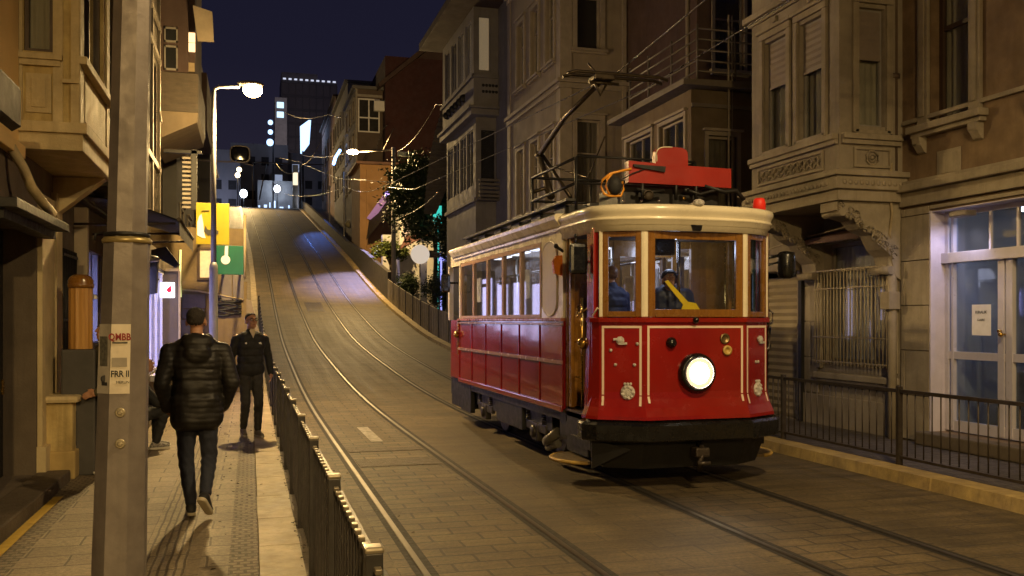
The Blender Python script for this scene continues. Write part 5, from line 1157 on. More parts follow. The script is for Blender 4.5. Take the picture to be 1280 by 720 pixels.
# hilltop lamps
for i, (u_, v_, Y_, mm, lb, W_) in enumerate(((304.5, 242, 118, WHITEL, 'white glowing hilltop lamp at the left of the street end', 250), (346.5, 236, 133, WHITEL, 'white glowing hilltop lamp at the right of the street end', 400))):
    p = PY(u_, v_, Y_); L = thing('hilltop_lamp', lb, 'street lamp', (p[0], p[1], zf(p[1])), 'white lamps on the hilltop')
    q = MB(); q.ball(p, .42, 12, (1.1,.6,1.3)); q.build('lamp_glass', mm, L); q = MB(); q.cyl((p[0], p[1]+.3, zf(p[1])-.3), (p[0], p[1]+.3, p[2]), .06); q.build('pole', BLACKM, L); point('lamp_light', (p[0], p[1]-.9, p[2]), W_, (.6,.75,1.), .3, L)
for (u_, v_, Y_, lb) in ((299, 212, 110, 'upper warm lamp above the left street end'), (297, 219, 108, 'lower warm lamp above the left street end')):
    p = PY(u_, v_, Y_); L = thing('warm_lantern', lb, 'lantern', (p[0], p[1], zf(p[1])))
    q = MB(); q.ball(p, .3, 10); q.build('lamp_glass', emis('lantern_glow', (1., .75, .4), 9), L); q = MB(); q.cyl((p[0], p[1]+.2, zf(p[1])-.3), (p[0], p[1]+.2, p[2]), .05); q.build('pole', BLACKM, L); spot('lantern_light', (p[0], p[1]-.5, p[2]), 3600, (p[0]+6, p[1]-34, zf(75)), 100, parent=L)
for j, (u_, v_) in enumerate(((338, 153), (338, 165), (337.5, 178))):
    p = PY(u_, v_, 128); L = thing('stacked_lamp', ['topmost', 'middle', 'lowest'][j]+' of the three blue-white lamps stacked above the hilltop', 'lamp', (p[0], p[1], 16), )
    q = MB(); q.ball(p, .36+.14*(j == 2), 10); q.build('lamp_glass', BLUEW, L); q = MB(); q.cyl((p[0]+.3+.1*j, p[1]+.3, 16), (p[0]+.3+.1*j, p[1]+.3, p[2]), .04); q.build('pole', BLACKM, L)
# posts and gantry on hilltop
HG = thing('overhead_gantry', 'thin steel gantry spanning the tracks near the hilltop', 'gantry', (2, 110, 15))
q = MB(); gz = PY(330, 205, 110)[2]
q.tube([PY(315,203,110), PY(405,206,110)], .06, 6); q.build('beam', IRON, HG)
q = MB(); p = PY(375, 206, 110); q.cyl((p[0], p[1], 14), p, .1); q.build('post', IRON, HG); q = MB(); p = PY(316, 203, 110); q.cyl((p[0], p[1], 14), p, .08); q.build('post', IRON, HG); q = MB(); q.tube([PY(333,205,110), PY(324, 250, 110)], .08); q.build('post', IRON, HG)
WB = thing('white_notice_post', 'narrow pale lit notice post right of the tracks near the hilltop', 'post', (7, 95, 12)); p = PY(369, 262, 126); q = MB(); q.bx(p[0]-.35, p[0]+.4, p[1], p[1]+.2, p[2]-.5, PY(369,206,126)[2]); q.build('shaft', mat('post_grey', (.4,.36,.28)), WB)
q = MB(); p2 = PY(370, 224, 126); q.bx(p[0]-.3, p[0]+.35, p[1]-.06, p[1]-.003, p2[2]-.8, p2[2]+.9); q.build('lit_face', emis('post_lit', (1.,.85,.6), 1.0), WB)
# overhead wires
def wire(label, pts, r=.012, seg=14, sag=0):
    q = MB(); P_ = []
    for i in range(len(pts)-1):
        a, b_ = Vector(pts[i]), Vector(pts[i+1])
        for k in range(seg+(i == len(pts)-2)): x = k/seg; p = a.lerp(b_, x); p.z -= sag*4*x*(1-x); P_.append(p)
    q.tube(P_, r, 5); o = q.build('overhead_wire', mat('wire_copper_grey', (.13,.12,.10), None, 4, .35, metal=.8)); return tag(o, label, 'wire', 'overhead wires')
HD = (4.55, 11.1, 4.98)
wire('contact wire carried on the pantograph head over the red tram', [(4.6, -14, 6.5), HD, (4.5, 30, 6.3), (4.5, 50, 9.4), (4.0, 80, 15.2), (3.2, 112, 21.0)], .009)
wire('second wire passing beside the pantograph head, to its right', [(5.6, -14, 5.5), (5.35, 12, 5.05), (5.2, 30, 6.1), (6.5, 45, 8.3), (Ux, Us, zu+6.2)], .009)
wire('wire strung from the utility pole down to the pale bay house', [(Ux, Us, zu+4.6), PT(553, 235, 7.7)], .012, sag=.3)
wire('wire drooping between the utility pole and the narrow shop house', [(Ux, Us, zu+6.6), PY(432, 233, 70), PY(355, 242, 100)], .014, sag=.5)
wire('wire crossing the street high up towards the maroon house', [PY(352, 138, 100), PY(410, 143, 90), PY(560, 146, 72)], .03, sag=.6)
wire('wire slanting from the arm lamp pole up to the maroon house', [PY(495, 190, 50), PY(545, 130, 44), PT(592, 92, 7.5)], .014, sag=.4)
wire('wire slung in front of the billboard', [PY(412, 145, 85), PY(378, 206, 95), PY(345, 204, 100)], .025, sag=1.)
wire('wire running from the hilltop gantry to the arm lamp', [PY(376, 193, 105), (e[0], e[1], e[2])], .018, sag=.3)
wire('pale cable hanging beside the grey-brown house', [PY(484, 157, 70), PY(470, 190, 70), PY(449, 210, 66)], .03, sag=-.5)
# pavement step in distance and thin bollards
for (u_, v0_, v1_, Y_, lb) in ((412, 290, 232, 87, 'thin pale post on the right pavement below the rust brown house'), (430, 285, 215, 80, 'thin blue-lit post right of the thin pale post')):
    p0 = PY(u_, v0_, Y_); p1 = PY(u_, v1_, Y_); q = MB(); q.cyl((p0[0], p0[1], zf(p0[1])), p1, .07); tag(q.build('thin_post', mat('pale_post', (.4,.38,.36))), lb, 'post')
def road_at(u, v, Y): p = PY(u, v, Y); return (p[0], p[1], zf(p[1]))
spot('blue_sheen_spot', (6.4, 97, 16.6), 1900, road_at(398, 294, 79), 13, (.13,.28,1.), .15, R9, 1.0)  # added spot without a fixture, throws the blue sheen onto the road
spot('lilac_sheen_spot', (7.6, 64, 11.5), 5000, road_at(445, 345, 58), 46, (.62,.55,1.), .2, R8, .7)  # likewise added, a bare spot for the lilac sheen lower down the road
for i_, x_ in enumerate((-18, -4, 8)):  # lamps added to brighten the dark flats on the hilltop
    FL = thing('fill_light', ['leftmost', 'middle', 'rightmost'][i_]+' small added fill lamp on the hilltop plaza facing the flats', 'fill_light', (x_, 128, 16.0), 'added hilltop fill lamps')
    q = MB(); q.bx(x_-.2, x_+.2, 127.9, 128.1, 16.2, 16.5, .03); q.build('lamp_head', BLACKM, FL); q = MB(); q.cyl((x_, 128, 15.9), (x_, 128, 16.2), .05); q.build('stand', BLACKM, FL)
    spot('fill_beam', (x_, 128.2, 16.6), 1300, (x_, 150, 27), 110, (.6,.68,1.), .2, FL)
    pass
RF = thing('added_roof_fill', 'small added fill lamp on the flat roof aimed at the dark high-rise', 'fill_light', (8, 151, 29.2))
q = MB(); q.bx(7.8, 8.2, 150.9, 151.1, 29.6, 29.9, .03); q.build('lamp_head', BLACKM, RF); q = MB(); q.cyl((8, 151, 29.1), (8, 151, 29.6), .05); q.build('stand', BLACKM, RF)
spot('fill_beam', (8, 151.4, 30.2), 9000, (11, 200, 44), 75, (.85,.72,.8), .3, RF, .8)  # added beam that lifts the tower from the dark, no known fixture
spot('shop_light', SHOPL, 36, (TR-1, SHOPL[1]+.4, .9), 150, (.62,.66,1.), .2, R1)
LVL = thing('wall_lamp', 'small cool white lamp fixed under the shop lintel on the right', 'lamp', (TR-.1, 10.0, 3.1)); q = MB(); q.bx(TR-.16, TR+.02, 9.6, 9.9, 3.12, 3.2, .02); q.build('lamp_housing', GALV, LVL); spot('lamp_light', (TR-.02, 9.75, 3.08), 22, (TR+.1, 10.6, 1.2), 140, (.68,.66,1.), .1, LVL)

# fallen leaves and grit along the kerb
rl = random.Random(12); q = MB()
for i in range(420):
    y = rl.uniform(3, 20); x = rl.choice((.375+rl.gauss(0,.02), .375+rl.gauss(0,.02), -.15+rl.gauss(0,.15), .95+rl.gauss(0,.3))); z = .131 if x < .39 else .004
    if .36 < x < .44: z = .131 if x < .385 else .004
    r_ = rl.uniform(.008, .028); a_ = rl.uniform(0, 6.28); h_ = rl.uniform(.002, .012)
    q.face([(x+r_*math.cos(a_), y+r_*math.sin(a_), z), (x+r_*.5*math.cos(a_+1.6), y+r_*.5*math.sin(a_+1.6), z+h_), (x-r_*math.cos(a_), y-r_*math.sin(a_), z+.002), (x+r_*.5*math.cos(a_-1.6), y+r_*.5*math.sin(a_-1.6), z+h_*.6)])
tag(q.build('leaf_litter', mat('dry_leaf_litter', (.07,.05,.025), (.03,.022,.012), 9, .8)), 'dry leaves and grit scattered along the left kerb', 'leaf litter', kind='stuff')
# ================================================================= TRAM
XC = 4.56; HW = 1.05; XL, XR = XC-HW, XC+HW; YF, YB, YR = 10.13, 15.64, 16.6
SIDER = mat('tram_side_red', (.27,.010,.012), (.21,.008,.010), 1.3, .17, coat=.8, bump=.22, bscale=2.3, rvar=.07)
TM_ = thing('vintage_tram', 'red and cream vintage tram with one lit headlamp coming down the right-hand track', 'tram', (XC, 12.6, 0))
PLAN = [(XL, 9.30), (XL, 9.20), (XL+.05, 9.11), (XL+.46, 8.87), (XR-.46, 8.87), (XR-.05, 9.11), (XR, 9.20), (XR, 9.30)]
def ring(o, pl=PLAN):
    out = []; n = len(pl)
    for i, p in enumerate(pl):
        a = Vector(pl[max(i-1, 0)]); b_ = Vector(pl[min(i+1, n-1)]); d_ = (b_-a).normalized(); nr = Vector((d_.y, -d_.x)); out.append((p[0]+nr.x*o, p[1]+nr.y*o))
    return out
def rows_at(spec, pl=PLAN): return [[(x, y, z) for x, y in ring(o, pl)] for z, o in spec]
def facetf(i):
    a, b_ = Vector(PLAN[i]), Vector(PLAN[i+1]); d_ = (b_-a).normalized(); return Fr(a, d_, (d_.y, -d_.x)), (b_-a).length
# dash
q = MB(); q.grid(rows_at([(.755,.085),(.79,.08),(.88,.04),(.97,.010),(1.04,0),(1.78,0)]), False)
q.grid([[(x, y+.05, z) for x, y, z in r] for r in rows_at([(.755,.04),(1.78,0)])], False)
DASH = q.build('front_panel', RED, TM_)
q = MB(); q.grid(rows_at([(1.775,.0),(1.775,.03),(1.82,.035),(1.83,.0)]), False); q.build('belt_rail', RED, TM_)
# cream lining on the facets
for i, ins in ((2, (.025, .03)), (3, (.03, .03)), (4, (.03, .025))):
    f_, L = facetf(i); q = MB(); a0, a1 = ins[0], L-ins[1]; zt = 1.715; zb_ = .93 if i == 3 else .90; w = .024
    q.box(f_, a0, a1, .0015, .004, zt, zt+w); q.box(f_, a0, a0+w, .0015, .004, 1.0, zt-.001); q.box(f_, a1-w, a1, .0015, .004, 1.0, zt-.001)
    for aa in (a0, a1-w): q.prism([f_.p(aa, .0015, 1.0), f_.p(aa+w, .0015, 1.0), f_.p(aa+w, .03, zb_), f_.p(aa, .03, zb_)], f_.p(0,.004,0)-f_.p(0,0,0))
    q.build('lining', CREAML, DASH)
f_, L = facetf(3); cz = 1.24; hc = f_.p(L/2, 0, cz)
q = MB(); q.lathe(hc, [(.20,-.02),(.212,.015),(.21,.05),(.195,.08),(.176,.095),(.170,.08),(.165,.062)], f_.N.to_3d(), 36); HL = q.build('headlamp', BLACKG, TM_)
q = MB(); q.lathe(hc+f_.N.to_3d()*.075, [(.163,0),(.158,.02),(.125,.045),(.07,.058),(.001,.063)], f_.N.to_3d(), 32); q.build('lamp_glass', G_TRAM, HL)
q = MB(); q.lathe(hc+f_.N.to_3d()*.063, [(.160,.022),(.13,.012),(.08,.004),(.001,.0)], f_.N.to_3d(), 32); q.build('reflector', emis('reflector_glow', (1., .80, .50), .75), HL)
q = MB(); q.ball(hc+f_.N.to_3d()*.085, .112, 24, (1,.2,1)); q.build('bulb', HEADL, HL)
q = MB(); q.lathe(hc+f_.N.to_3d()*.088, [(.158,0),(.166,.006),(.17,.012),(.162,.016),(.158,.008),(.158,0)], f_.N.to_3d(), 32, True, False); q.build('rim', CHROME, HL)
spot('headlamp_light', hc+f_.N.to_3d()*.16, 9, hc+f_.N.to_3d()*6+Vector((0,0,-.9)), 95, (1,.9,.7), .1, TM_)
def fitting(i, a, z, kind, nm):
    f_, L = facetf(i); c = f_.p(a, .001, z); nz = f_.N.to_3d(); q = MB(); m = SILVER
    if kind == 'knob': q.lathe(c, [(.058,0),(.06,.02),(.045,.035),(.045,.05),(.02,.062),(.001,.063)], nz, 18); m = BLACKG
    if kind == 'sock': q.lathe(c, [(.056,0),(.058,.014),(.04,.02),(.036,.008),(.001,.01)], nz, 18); m = mat('brassy_dark', (.25,.18,.08), None, 9, .35, metal=.7)
    if kind == 'ring': q.lathe(c, [(.052,0),(.054,.025),(.03,.03),(.028,.01),(.001,.01)], nz, 18); m = mat('amber_ring', (.55,.38,.10), None, 9, .4)
    if kind == 'medal':
        q.lathe(c, [(.075,0),(.078,.012),(.07,.02),(.03,.028),(.001,.03)], nz, 20)
        for k in range(9): an = k*2*PI/9; q.ball(f_.p(a+.055*math.cos(an), .02, z+.06*math.sin(an)), .02, 8)
        for k in range(3): q.ball(f_.p(a-.03+.03*k, .012, z+.09), .016, 8)
    if kind == 'latch':
        q.lathe(c, [(.045,0),(.045,.02),(.028,.035),(.001,.036)], nz, 8); q.box(f_, a-.02, a+.075, .01, .03, z-.045, z-.02, .006); q.box(f_, a-.07, a-.02, .012, .028, z+.0, z+.025, .005)
    if kind == 'bolt': q.lathe(c, [(.018,0),(.018,.01),(.001,.018)], nz, 8)
    q.build(nm, m, DASH)
fitting(3, .30, 1.56, 'knob', 'round_knob'); fitting(3, .93, 1.60, 'sock', 'socket'); fitting(3, .955, 1.475, 'ring', 'cable_socket')
fitting(2, .22, 1.585, 'latch', 'latch'); fitting(2, .13, 1.49, 'knob', 'dark_knob') if 0 else None
fitting(2, .30, 1.04, 'medal', 'medallion'); fitting(4, .25, 1.04, 'medal', 'medallion')
fitting(4, .30, 1.585, 'latch', 'latch')
for (i, a, z) in ((2,.40,1.55),(2,.17,1.33),(2,.37,1.33),(2,.12,1.48),(4,.27,1.34),(4,.22,1.34)): fitting(i, a, z, 'bolt', 'bolt')
q = MB(); q.lathe(f_.p(L/2-.02, .02, 1.80), [(.03,0),(.035,.03),(.02,.05),(.001,.055)], f_.N.to_3d(), 12); q.build('horn_button', BLACKG, TM_)
# bumper and apron
q = MB(); q.grid(rows_at([(.53,.06),(.53,.12),(.545,.135),(.70,.135),(.725,.11),(.75,.05)]), False); q.grid([[(x, y, z) for x, y, z in r] for r in rows_at([(.53,.06),(.75,.05)])], False); q.build('bumper', BLACKG, TM_)
q = MB(); q.grid([[(x, y, z) for x, y, z in r] for r in rows_at([(.22,-.14),(.50,-.03),(.53,.03)])], False)
q.grid([[(x, y+.06, z) for x, y, z in r] for r in rows_at([(.22,-.15),(.53,.0)])], False); q.bx(XL, XR, 9.25, 9.9, .40, .5)
q.prism([(XL-.02, 9.15, .22), (XL-.02, 9.15, .53), (XL+.3, 8.86, .45)], (0,.03,0)); q.build('apron', UNDER, TM_)
q = MB(); q.tube([(XC+.05, 8.9, .50), (XC+.02, 8.75, .42), (XC-.02, 8.73, .30), (XC+.0, 8.78, .22)], .035); q.bx(XC-.07, XC+.09, 8.72, 8.86, .36, .46, .02); q.cyl((XC-.06, 8.72, .30), (XC+.08, 8.70, .30), .022); q.build('coupling', IRON, TM_)
# front windows
for i, nm in ((2, 'side'), (3, 'mid'), (4, 'side')):
    f_, L = facetf(i); a0, a1 = (.035, L-.035); z0, z1 = 1.832, 2.735; w = .082 if i == 3 else .06; q = MB()
    q.box(f_, a0, a0+w, -.03, .012, z0, z1, .006); q.box(f_, a1-w, a1, -.03, .012, z0, z1, .006); q.box(f_, a0+w, a1-w, -.03, .010, z1-w, z1, .006); q.box(f_, a0+w, a1-w, -.03, .010, z0, z0+w, .006)
    q.box(f_, a0+w, a1-w, .011, .03, z0+.0, z0+.022, .004)
    W_ = q.build('windscreen' if i == 3 else 'side_windscreen', WOOD, TM_)
    q = MB(); q.box(f_, a0+w-.01, a1-w+.01, -.014, -.008, z0+w-.01, z1-w+.01); q.build('pane', G_TRAM, W_)
for i in (2, 3, 4):
    f_, L = facetf(i)
    q = MB(); q.box(f_, -.004, .034, -.06, .014, 1.832, 2.74, .008); q.build('window_post', CREAM, TM_)
    q = MB(); q.box(f_, L-.034, L+.004, -.06, .0145, 1.832, 2.739, .008); q.build('window_post', CREAM, TM_)
# red door posts at platform corners
for x0 in (XL, XR-.06):
    q = MB(); q.bx(x0, x0+.06, 9.16, 9.36, 1.79, 2.78, .008); q.bx(x0, x0+.06, 9.22, 9.36, .53, 1.79, .008); q.build('door_post', RED, TM_)
# canopy
CPL = [(XL, 10.16), (XL, 9.60), (XL, 9.30), (XL+.02, 9.16), (XL+.09, 9.05), (XL+.22, 8.96), (XL+.46, 8.85), (XC-.25, 8.80), (XC+.25, 8.80), (XR-.46, 8.85), (XR-.22, 8.96), (XR-.09, 9.05), (XR-.02, 9.16), (XR, 9.30), (XR, 9.60), (XR, 10.16)]
q = MB(); q.use(CREAM); q.grid(rows_at([(2.735,-.03),(2.735,.01),(2.80,.012),(2.81,.035),(2.845,.04),(2.85,.05),(2.868,.055),(2.872,.04),(2.885,.045),(2.915,.055),(2.935,.07),(2.965,.075),(2.99,.066),(3.008,.04),(3.014,.0)], CPL), True)
q.use(ROOFM); q.grid(rows_at([(3.014,.0),(3.035,-.25),(3.06,-.6)], CPL), True)
q.face([(XL+.55, 9.5, 3.058), (XR-.55, 9.5, 3.058), (XR-.55, 10.16, 3.058), (XL+.55, 10.16, 3.058)])
q.build('canopy', None, TM_)
q = MB(); q.face([(XL, 10.1, 2.74), (XL, 9.2, 2.74), (XL+.46, 8.88, 2.74), (XR-.46, 8.88, 2.74), (XR, 9.2, 2.74), (XR, 10.1, 2.74)]); q.build('platform_ceiling', mat('dark_ceiling', (.08,.06,.04), None, 2, .6), TM_)
# fittings on canopy: centre lamp, hood
f_, L = facetf(3)
q = MB(); q.ball(f_.p(L/2-.03, .12, 3.03), .055, 12, (1.2,1,.75)); q.bx(XC-.1, XC+.02, 8.77, 8.9, 3.0, 3.03, .008); q.build('roof_lamp', SILVER, TM_)
q = MB(); q.prism([f_.p(L/2-.1, .045, 2.80), f_.p(L/2+.03, .045, 2.80), f_.p(L/2+.02, .045, 2.75), f_.p(L/2-.0, .045, 2.735), f_.p(L/2-.08, .045, 2.74)], f_.p(0,.05,0)-f_.p(0,0,0)); q.build('camera_pod', BLACKG, TM_)
q = MB()
for i in range(3): q.ball((XL+.3+.18*i, 9.05-.05*i, 3.06), .016, 8)
q.build('roof_stud', CHROME, TM_)
rb_ = PS(949, 256, 9.25); q = MB(); q.lathe((rb_[0], 9.25, 3.03), [(.072,0),(.07,.09),(.062,.13),(.045,.148),(.001,.152)], n=20); q.build('red_beacon', emis('beacon_red', (.9,.03,.01), .25), TM_)
# destination board on the roof
b = MB(); fy = 9.42; P_ = lambda u, v: PS(u, v, fy)
x0, x1, z0, z1 = P_(785,0)[0], P_(913,0)[0], P_(850,231)[2], P_(850,206)[2]; y0 = fy-.02
xa, xb, zt = P_(819,0)[0], P_(859,0)[0], P_(840,184)[2]
n = 10; prof = [(x0, z0), (x1, z0-.015), (x1, z1-.02), (xb, z1-.01)]
for i in range(n+1): a = PI*i/n; prof.append(((xa+xb)/2+(xb-xa)/2*math.copysign(abs(math.cos(a))**.6, math.cos(a)), zt-.10+.10*math.sin(a)**.6 if math.sin(a) > 1e-4 else zt-.10))
prof += [(xa, z1), (x0, z1+.015)]
b.prism([(x, y0, z) for x, z in prof], (0, .10, 0)); BD = b.build('roof_board', REDB, TM_)
b = MB(); pts = [( (xa+xb)/2+(xb-xa)/2*math.copysign(abs(math.cos(PI*i/10))**.6, math.cos(PI*i/10))*.98, y0-.004, zt-.105+.10*max(0, math.sin(PI*i/10))**.6) for i in range(5, 11)]+[(xa+.01, y0-.004, z1+.02)]
b.tube(pts, .008, 6); b.build('board_edge', CREAM, BD)
b = MB(); b.lathe((P_(854,0)[0], y0-.001, P_(0,214)[2]), [(.022,0),(.022,.006),(.001,.012)], (0,-1,0), 14); b.build('rivet', BRASS, BD)
b = MB(); cx, cz_ = P_(809,0)[0], P_(0,212)[2]; b.tube([(cx+.055*math.cos(a*.5), y0-.012, cz_+.055*math.sin(a*.5)) for a in range(-1, 9)], .009, 6); b.lathe((cx, y0-.001, cz_-.01), [(.045,0),(.045,.03),(.001,.035)], (0,-1,0), 14); b.build('cable_gland', mat('gland_dark', (.05,.035,.02)), BD)
b = MB(); b.prism([P_(790,206), P_(830,209), P_(829,216), P_(812,213), P_(790,209)], (0,-.05,0)); b.build('dark_strap', BLACKR, BD)
# orange cable loop
P2 = lambda u, v: PS(u, v, 9.38)
b = MB(); b.tube([P2(789,211), P2(775,214), P2(763,217), P2(753,225), P2(751,234), P2(755,242), P2(761,245), P2(776,245), P2(780,237), P2(778,227)], .014, 8); b.tube([P2(765,217), P2(759,224), P2(757,233), P2(762,243)], .012, 8); b.build('orange_cable', CABLE, TM_)
b = MB(); b.tube([P2(806,211), P2(790,217), P2(778,224), P2(770,230)], .007, 6); b.ball(P2(768,232), .10, 10, (.9,.8,1.1)); b.build('cable_drum', BLACKR, TM_)
# dark gear under board
b = MB(); b.bx(XC-.55, XC+.65, 9.55, 10.3, 3.08, 3.32, .03)
for u_ in (803, 845, 870): b.cyl(P_(u_, 250), P_(u_, 225), .02)
b.tube([P_(860,238), P_(875,243), P_(893,238), P_(905,226)], .02); b.tube([P_(880,232), P_(905,240), P_(920,238), P_(930,250)], .025); b.tube([P_(795,236), P_(815,240), P_(830,238)], .02)
b.ball(P_(857,238), .03, 8); b.build('roof_gear', BLACKM, TM_)
# main roof
q = MB(); rows = []
for y in (YF-.05, YR+.0):
    rows.append([(XL-.02, y, 3.03), (XL+.15, y, 3.07), (XL+.5, y, 3.12), (XC, y, 3.15), (XR-.5, y, 3.12), (XR-.15, y, 3.07), (XR+.02, y, 3.03)])
q.grid(rows, True); q.build('roof', ROOFM, TM_)
for sg, X in ((-1, XL), (1, XR)):
    q = MB(); y0_, y1_ = YF-.02, YB+.35
    pr = [(X, 2.845), (X+sg*.03, 2.85), (X+sg*.035, 2.88), (X+sg*.06, 2.90), (X+sg*.11, 2.97), (X+sg*.12, 3.01), (X+sg*.10, 3.03), (X-sg*.02, 3.04)]
    q.grid([[(x, y0_, z) for x, z in pr], [(x, y1_, z) for x, z in pr]], False); q.face([(x, y0_, z) for x, z in pr]); q.face([(x, y1_, z) for x, z in pr])
    q.build('cornice', CREAM, TM_)
# roof side gear boards
for sg, X in ((-1, XL+.12), (1, XR-.12)):
    q = MB(); q.bx(X-.05, X+.07, YF+.1, YB+.1, 3.20, 3.235, .006)
    q.build('roof_walkboard', BLACKM, TM_)
    for k in range(6):
        y = YF+.35+k*.98; q = MB(); q.bx(X+.02, X+.32*(1 if sg < 0 else -1), y, y+.42, 3.06, 3.19, .02); q.build('resistor_box', UNDER, TM_)
q = MB(); q.bx(XC-.4, XC+.4, 11.0, 14.6, 3.15, 3.30, .03); q.build('roof_rack_base', BLACKM, TM_)
# rooftop rail
q = MB(); zr0, zr1 = 3.42, 3.74
for x in (XL+.2, XR-.35): 
    q.tube([(x, 10.25, zr1-.02), (x, 12.0, zr1), (x, 12.05, zr0), ], .018, 6); q.tube([(x, 10.25, zr0), (x, 12.05, zr0)], .018, 6)
for z in (zr0, zr1): q.cyl((XL+.2, 12.0, z), (XR-.35, 12.0, z), .018, n=6); q.cyl((XL+.2, 10.25, z), (XR-.35, 10.25, z), .014, n=6)
for (x, y) in ((XL+.2, 12.0), (XL+.2, 10.25), (XR-.35, 10.25), (XR-.35, 12), (XC, 12)): q.cyl((x, y, 3.1), (x, y, zr1), .02, n=6)
q.build('roof_rail', BLACKM, TM_)
# pantograph
PN = MB(); u3 = lambda u, v, s: PS(u, v, s)
base_ = Vector((XC-.0, 13.4, 3.30)); 
bA = Vector(PS(689, 246, 12.6)); kA = Vector(PS(674, 194, 13.3)); hA = Vector((4.35, 11.15, 4.86))
PN.tube([bA, bA.lerp(kA, .5)+Vector((-.0,0,0)), kA], .06, 8, .045); PN.tube([bA+Vector((.3,0,0)), kA+Vector((.05,0,0))], .03, 8)
PN.tube([kA, kA.lerp(hA, .5)+Vector((-.03,0,.06)), hA], .045, 8, .028); 
PN.tube([kA+Vector((0,.05,-.1)), bA+Vector((.45,-.3,.25)), PS(756, 171, 11.6)], .012, 6)
PN.ball(kA, .07, 10); PN.bx(bA.x-.35, bA.x+.7, bA.y-.25, bA.y+.35, 3.22, 3.32, .02); PN.tube([bA+Vector((-.3,0,.05)), bA+Vector((-.1,0,.12)), bA], .03)
PG_ = PN.build('pantograph', mat('pantograph_iron', (.11,.085,.05), (.06,.045,.03), 8, .4, metal=.6), TM_)
q = MB(); hx0, hx1 = 3.87, 5.26
for y in (11.02, 11.2): q.tube([(hx0, y, 4.93), (hx0+.12, y, 4.965), (hx1-.12, y, 4.965), (hx1, y, 4.93)], .022, 6)
q.bx(hA.x-.12, hA.x+.16, 10.98, 11.24, 4.88, 4.95, .015); q.tube([hA+Vector((-.05,0,0)), (4.28, 11.1, 5.0), (4.18, 11.1, 5.1)], .012, 6); q.tube([(4.25,11.1,4.9),(4.35,11.1,4.7),(4.45,11.1,4.88)], .02, 6); q.cyl((4.2, 11.1, 4.86), (4.6, 11.1, 4.86), .02); q.build('collector_head', mat('pantograph_iron', (.11,.085,.05)), PG_)
# side body, both sides
ys = [YF+i*(YB-YF)/6 for i in range(7)]
wy = [11.02+i*.905 for i in range(6)]          # window posts, five windows
for sg, X in ((-1, XL), (1, XR)):
    f_ = Fr((X, 0), (0, 1), (sg, 0))
    q = MB(); q.box(f_, YF, YB, -.04, 0, .76, 1.80); BSd = q.build('body_side', SIDER, TM_)
    q = MB()
    for y in ys: q.box(f_, max(YF, y-.022), min(YB, y+.022), .001, .014, .80, 1.28, .004); q.box(f_, max(YF, y-.022), min(YB, y+.022), .001, .014, 1.33, 1.735, .004)
    q.box(f_, YF, YF+.16, .001, .011, .80, 1.735, .004)
    q.box(f_, YF, YB, .001, .03, .73, .80, .01); q.build('batten', SIDER, BSd)
    q = MB(); q.box(f_, YF, YB, .001, .026, 1.282, 1.328, .01); q.box(f_, YF-.01, YB, .001, .028, 1.737, 1.765, .008); q.build('moulding', mat('greyed_moulding', (.38,.22,.19), (.3,.17,.14), 4, .25, coat=.4), BSd)
    q = MB(); q.box(f_, YF-.02, YB+.02, -.04, .04, 1.785, 1.825, .012); q.build('window_sill', mat('sill_red_brown', (.36,.12,.06), None, 4, .3, coat=.3), TM_)
    q = MB(); q.box(f_, YF, YF+.14, -.05, .006, 1.826, 2.845, .004); q.box(f_, YF+.14, wy[0]-.05, -.04, 0, 1.826, 2.845); q.box(f_, wy[5]+.02, YB, -.05, .008, 1.826, 2.845, .004); q.box(f_, wy[0]-.05, wy[5]+.02, -.04, .004, 2.775, 2.845)
    q.build('upper_side', CREAM, TM_)
    # oval blind panel
    c0_ = (YF+.14+wy[0]-.05)/2; hw = (wy[0]-.05-YF-.14)/2-.07; q = MB(); ov = []
    for i in range(28): a = 2*PI*i/28; ov.append((c0_+hw*math.cos(a), 2.30+.27*(1 if math.sin(a) > 0 else -1)*(abs(math.sin(a)) > .01)+.18*math.sin(a)))
    q.prism([f_.p(a, .001, z) for a, z in ov], f_.p(0,.012,0)-f_.p(0,0,0)); q.tube([f_.p(a, .012, z) for a, z in ov+ov[:1]], .008, 6); q.build('oval_panel', mat('oval_cream', (.60,.52,.40), None, 2, .4), TM_)
    for i in range(5):
        a0, a1 = wy[i]-.05+.05, wy[i+1]-.05; q = MB()
        a0 = wy[i]-.045; a1 = wy[i+1]-.049
        q.box(f_, a0, a0+.045, -.045, .010, 1.828, 2.77, .005); q.box(f_, a1-.045, a1, -.045, .010, 1.828, 2.77, .005); q.box(f_, a0+.045, a1-.045, -.04, .008, 2.715, 2.77); q.box(f_, a0+.045, a1-.045, -.04, .008, 1.828, 1.87)
        W_ = q.build('side_window', mat('weathered_wood_frame', (.40,.24,.11), (.3,.17,.08), 5, .4, stretch=(6,6,1)), TM_)
        q = MB(); q.box(f_, a0+.04, a1-.04, -.02, -.014, 1.865, 2.72); q.build('pane', G_TRAM, W_)
